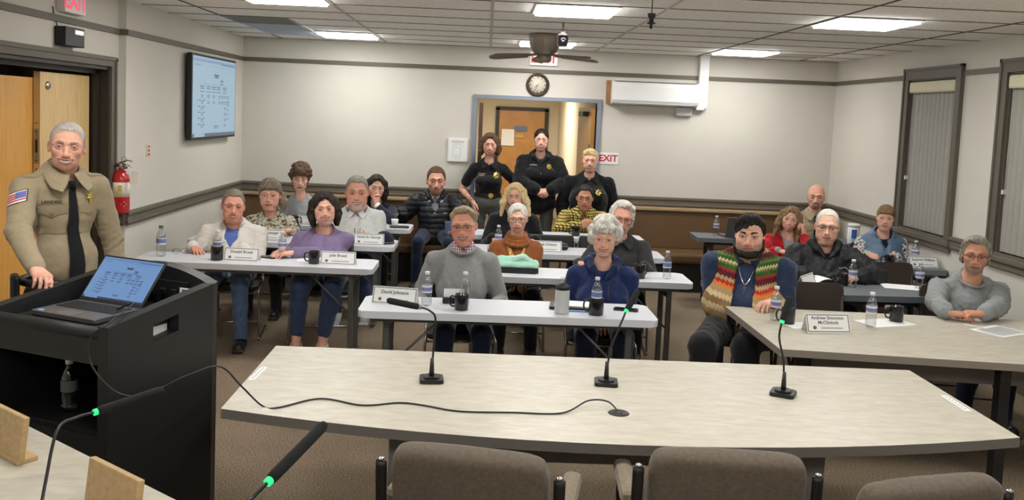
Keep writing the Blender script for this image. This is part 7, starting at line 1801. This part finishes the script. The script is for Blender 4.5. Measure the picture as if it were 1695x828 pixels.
# 19 red jacket
H, hs = hd(1308, 341, 383, 8.46, .012)
hn_ = ony(1327, 376, 8.36)
M_redj = fabric('jacket_red', rgb(168, 26, 36), .07, 30)
go('red', dict(nbz=-0.17, label='smiling person in red jacket resting cheek on hand, long light-brown hair', head=H, hs=hs, hr=look(H, 0, 0, 10), rz=-4, sw=.165, g=1.0, bust=.8, lean=.1, skin=fair, neck=.046,
  arms=[dict(w=A3((ony(1290, 425, 8.1).x, 8.16, .79)), d=(.7, -.5, -.1), pole=(-.5, .3, -1)), dict(w=A3((hn_.x + .03, 8.34, hn_.z - .085)), e=A3((ony(1345, 420, 8.12).x, 8.16, .78)), dw=(-.25, .12, 1), nw=(-.7, .5, -.1), curl=(1.0, 1.1, 1.2, 1.25), thumb=.5)],
  hair='longside', hairmat=HLB, hairdrop=.06, face=dict(ht=.011, hl=.2, full=.022, flare=.18, hn=.004, smile=1, teeth=1, open=.003, jw=.86, parting=-.4, lip=rgb(190, 84, 88), brow=rgb(96, 72, 54), flush=.5),
  tops=[top(fabric('hoodie_grey', rgb(150, 148, 150), .06, 40), name='hoodie', neck='crew', nr=.066, off=-.002, so=-.002, cuff=-.01), top(M_redj, name='jacket', neck='open', nr=.082, vd=.3, vw=.06, vm=.045, ve=.02, off=.014, so=.012, fold=.009, cuff=.05, collar=dict(type='stand', r=.094, h=.06, flare=-.4, gap=1.05, z0=-.05))], trousers=M_jeansd, shoes=M_shoeb), ('f', None, 'brown folding chair under the red jacket person', .02))
# 20 bald officer on the bench
H, hs = hd(1351, 306, 347, 9.95, .0)
r = go('bald', dict(nbz=-0.17, label='bald person with brown goatee in tan uniform shirt and black tie on bench', head=H, hs=hs, hr=look(H, 0, 0, 0), rz=-5, sw=.2, g=1.12, lean=.0, skin=pink, neck=.06,
  arms=[dict(w=H + A3((-.17, -.3, -.5)), d=(.4, -.8, -.2), hide=1, pole=(0, .4, -1)), dict(w=H + A3((.15, -.3, -.5)), d=(-.4, -.8, -.2), hide=1, pole=(0, .4, -1))],
  hair=None, hairmat=HB, face=dict(smile=.8, teeth=1, open=.001, fw=1.05, jw=1.08, stubble=.8, goatee='m', beardcol=rgb(92, 66, 50), brow=rgb(90, 66, 50), flush=.7, eye=.5),
  tops=[top(M_tan, name='shirt', neck='v', nr=.066, vd=.03, vw=.035, collar=dict(type='shirt', r=.068, h=.042, gap=.5))], trousers=fabric('uniform_green', rgb(48, 50, 46), .1, 40), shoes=M_shoeb))
b, sh, o, fr, L = uniform(r, None, True); patch('tie_tack', sh, o, fr, (0, 0, L - .24), None, M_gold, b, .009, shape=star(.011, 5)); patch('badge', sh, o, fr, (.10, 0, L - .125), None, M_gold, b, .008, shape=star(.03))
# 21 black rain jacket
H, hs = hd(1369, 346, 404, 7.14, .008)
M_rain = pbr('rain_black', rgb(30, 31, 33), .6, spec=.3, bump=(40, .25, .004))
r = go('rain', dict(nbz=-0.165, label='person in black hooded rain jacket with thin white hair and dark-rimmed glasses', head=H, hs=hs, hr=look(H, 2, 0, 2), rz=-8, sw=.205, g=1.22, belly=.06, lean=.02, skin=fair, neck=.062,
  arms=[dict(w=A3((2.52, 6.86, .79)), d=(.7, -.6, -.1), pole=(-.5, .3, -1)), dict(w=A3((2.98, 6.82, .79)), d=(-.8, -.4, -.1), pole=(1, .05, -.4))],
  hair='short', hairmat=HW, face=dict(ht=.005, hz=.1, rec=.02, hn=.001, smile=.35, fw=1.1, ch=.6, jw=1.05, brow=rgb(176, 160, 148), browa=.5, flush=.6, lip=rgb(182, 116, 106), eye=.75), glasses=('half', M_frame1),
  tops=[top(fabric('tee_navy', rgb(30, 34, 54), .1, 40), name='tee_shirt', neck='crew', nr=.07, off=-.004, sleeve='short'), top(M_rain, name='jacket', neck='open', nr=.092, vd=.13, vw=.07, vm=.05, ve=.01, off=.018, so=.02, fold=.011, collar=dict(type='hood', r=.036))], trousers=M_jeansd, shoes=M_shoeb), ('f', None, 'brown folding chair under the black rain jacket person', .02))
vs, fs = text_mesh('Columbia', .012, True); patch('logo_lettering', r['tops'][1], r['org'], r['frS'], (.12, 0, r['L'] - .145), None, M_inkgrey, r['body'], .005, shape=([(v.x, v.y) for v in vs], fs))
# 22 blue padded vest
H, hs = hd(1466, 339, 381, 8.25, .01)
r = go('bluevest', dict(nbz=-0.17, label='person in padded blue vest over black-and-white floral sleeves, hair tied up', head=H, hs=hs, hr=look(H, 0, 1, 2), rz=-8, sw=.172, g=1.15, bust=1.0, belly=.04, lean=.03, skin=fair, neck=.05,
  arms=[dict(w=A3((ony(1440, 430, 8.05).x, 8.12, .79)), d=(.6, -.6, -.1), pole=(-.35, .3, -1), hide=1), dict(w=A3((ony(1485, 432, 8.05).x, 8.1, .79)), d=(-.7, -.5, -.1), pole=(.5, .3, -1), hide=1)],
  hair='bun', hairmat=HLB, face=dict(ht=.01, hn=.002, smile=.2, jw=.95, fw=1.05, ch=.3, bangs=.078, flush=.8, lip=rgb(176, 96, 92), brow=rgb(140, 108, 82), browa=.4, eye=.7),
  tops=[top(coordmat('floral_print', floral), name='floral_blouse', neck='crew', nr=.07, so=.012), top(M_blackcl, name='tee_shirt', neck='crew', nr=.068, sleeve='none', off=.004), top(pbr('vest_blue', rgb(92, 116, 140), .55, bump=(30, .3, .004)), name='vest', neck='open', nr=.085, vd=.16, vw=.055, vm=.04, ve=.01, sleeve='none', off=.018, puffer=.055, fold=.004, collar=dict(type='stand', r=.092, h=.065, flare=-.35, gap=.95, z0=-.045))], trousers=M_jeansd, shoes=M_shoeb), ('f', None, 'brown folding chair under the blue vest person', .02))
# 23 grey sweatshirt
H, hs = hd(1615, 389, 453, 6.0, .014)
r = go('sweatshirt', dict(nbz=-0.172, label='person in grey crew sweatshirt with folded arms, grey hair, glasses and short beard', head=H, hs=hs, hr=look(H, 2, 2, 2), rz=-8, sw=.195, g=1.15, belly=.05, lean=.05, skin=tanned, neck=.058,
  arms=[dict(w=A3((3.02, 5.60, .79)), dw=(.9, -.25, -.05), pole=(-1, .1, -.35), curl=(.2, .25, .3, .3)), dict(w=A3((3.25, 5.56, .80)), dw=(-.95, .1, -.05), pole=(1, -.05, -.3), curl=(.3, .3, .35, .4))],
  hair='flip', hairmat=HG, face=dict(ht=.01, hz=.092, rec=.012, hn=.003, part=-1, smile=.1, fw=1.02, jw=1.0, stubble=.6, beardcol=rgb(164, 150, 138), brow=rgb(100, 86, 76), flush=.5, lip=rgb(150, 92, 84), eye=.75), glasses=('half', M_frame1),
  tops=[top(fabric('sweatshirt_grey', rgb(134, 138, 138), .06, 60), name='sweatshirt', neck='crew', nr=.072, so=.012, fold=.009, cuff=.015, collar=dict(type='band', r=.076, t=.009, z0=-.014))], trousers=M_jeansd, shoes=M_shoeb), ('f', None, 'brown folding chair under the grey sweatshirt person', .02))
sw_ = [tuple(p)[:2] for p in smooth_path([(-.03, .008, 0), (-.034, -.004, 0), (-.02, -.008, 0), (.034, .016, 0)], 4)]; up_ = [tuple(p)[:2] for p in smooth_path([(-.03, .008, 0), (-.028, .0, 0), (-.014, .0, 0), (.034, .016, 0)], 4)]
n_ = len(sw_); patch('emblem_print', r['tops'][0], r['org'], r['frS'], (.115, 0, r['L'] - .165), None, M_paper, r['body'], .004, shape=(sw_ + up_, [(i, i + 1, n_ + i + 1, n_ + i) for i in range(n_ - 1)]))
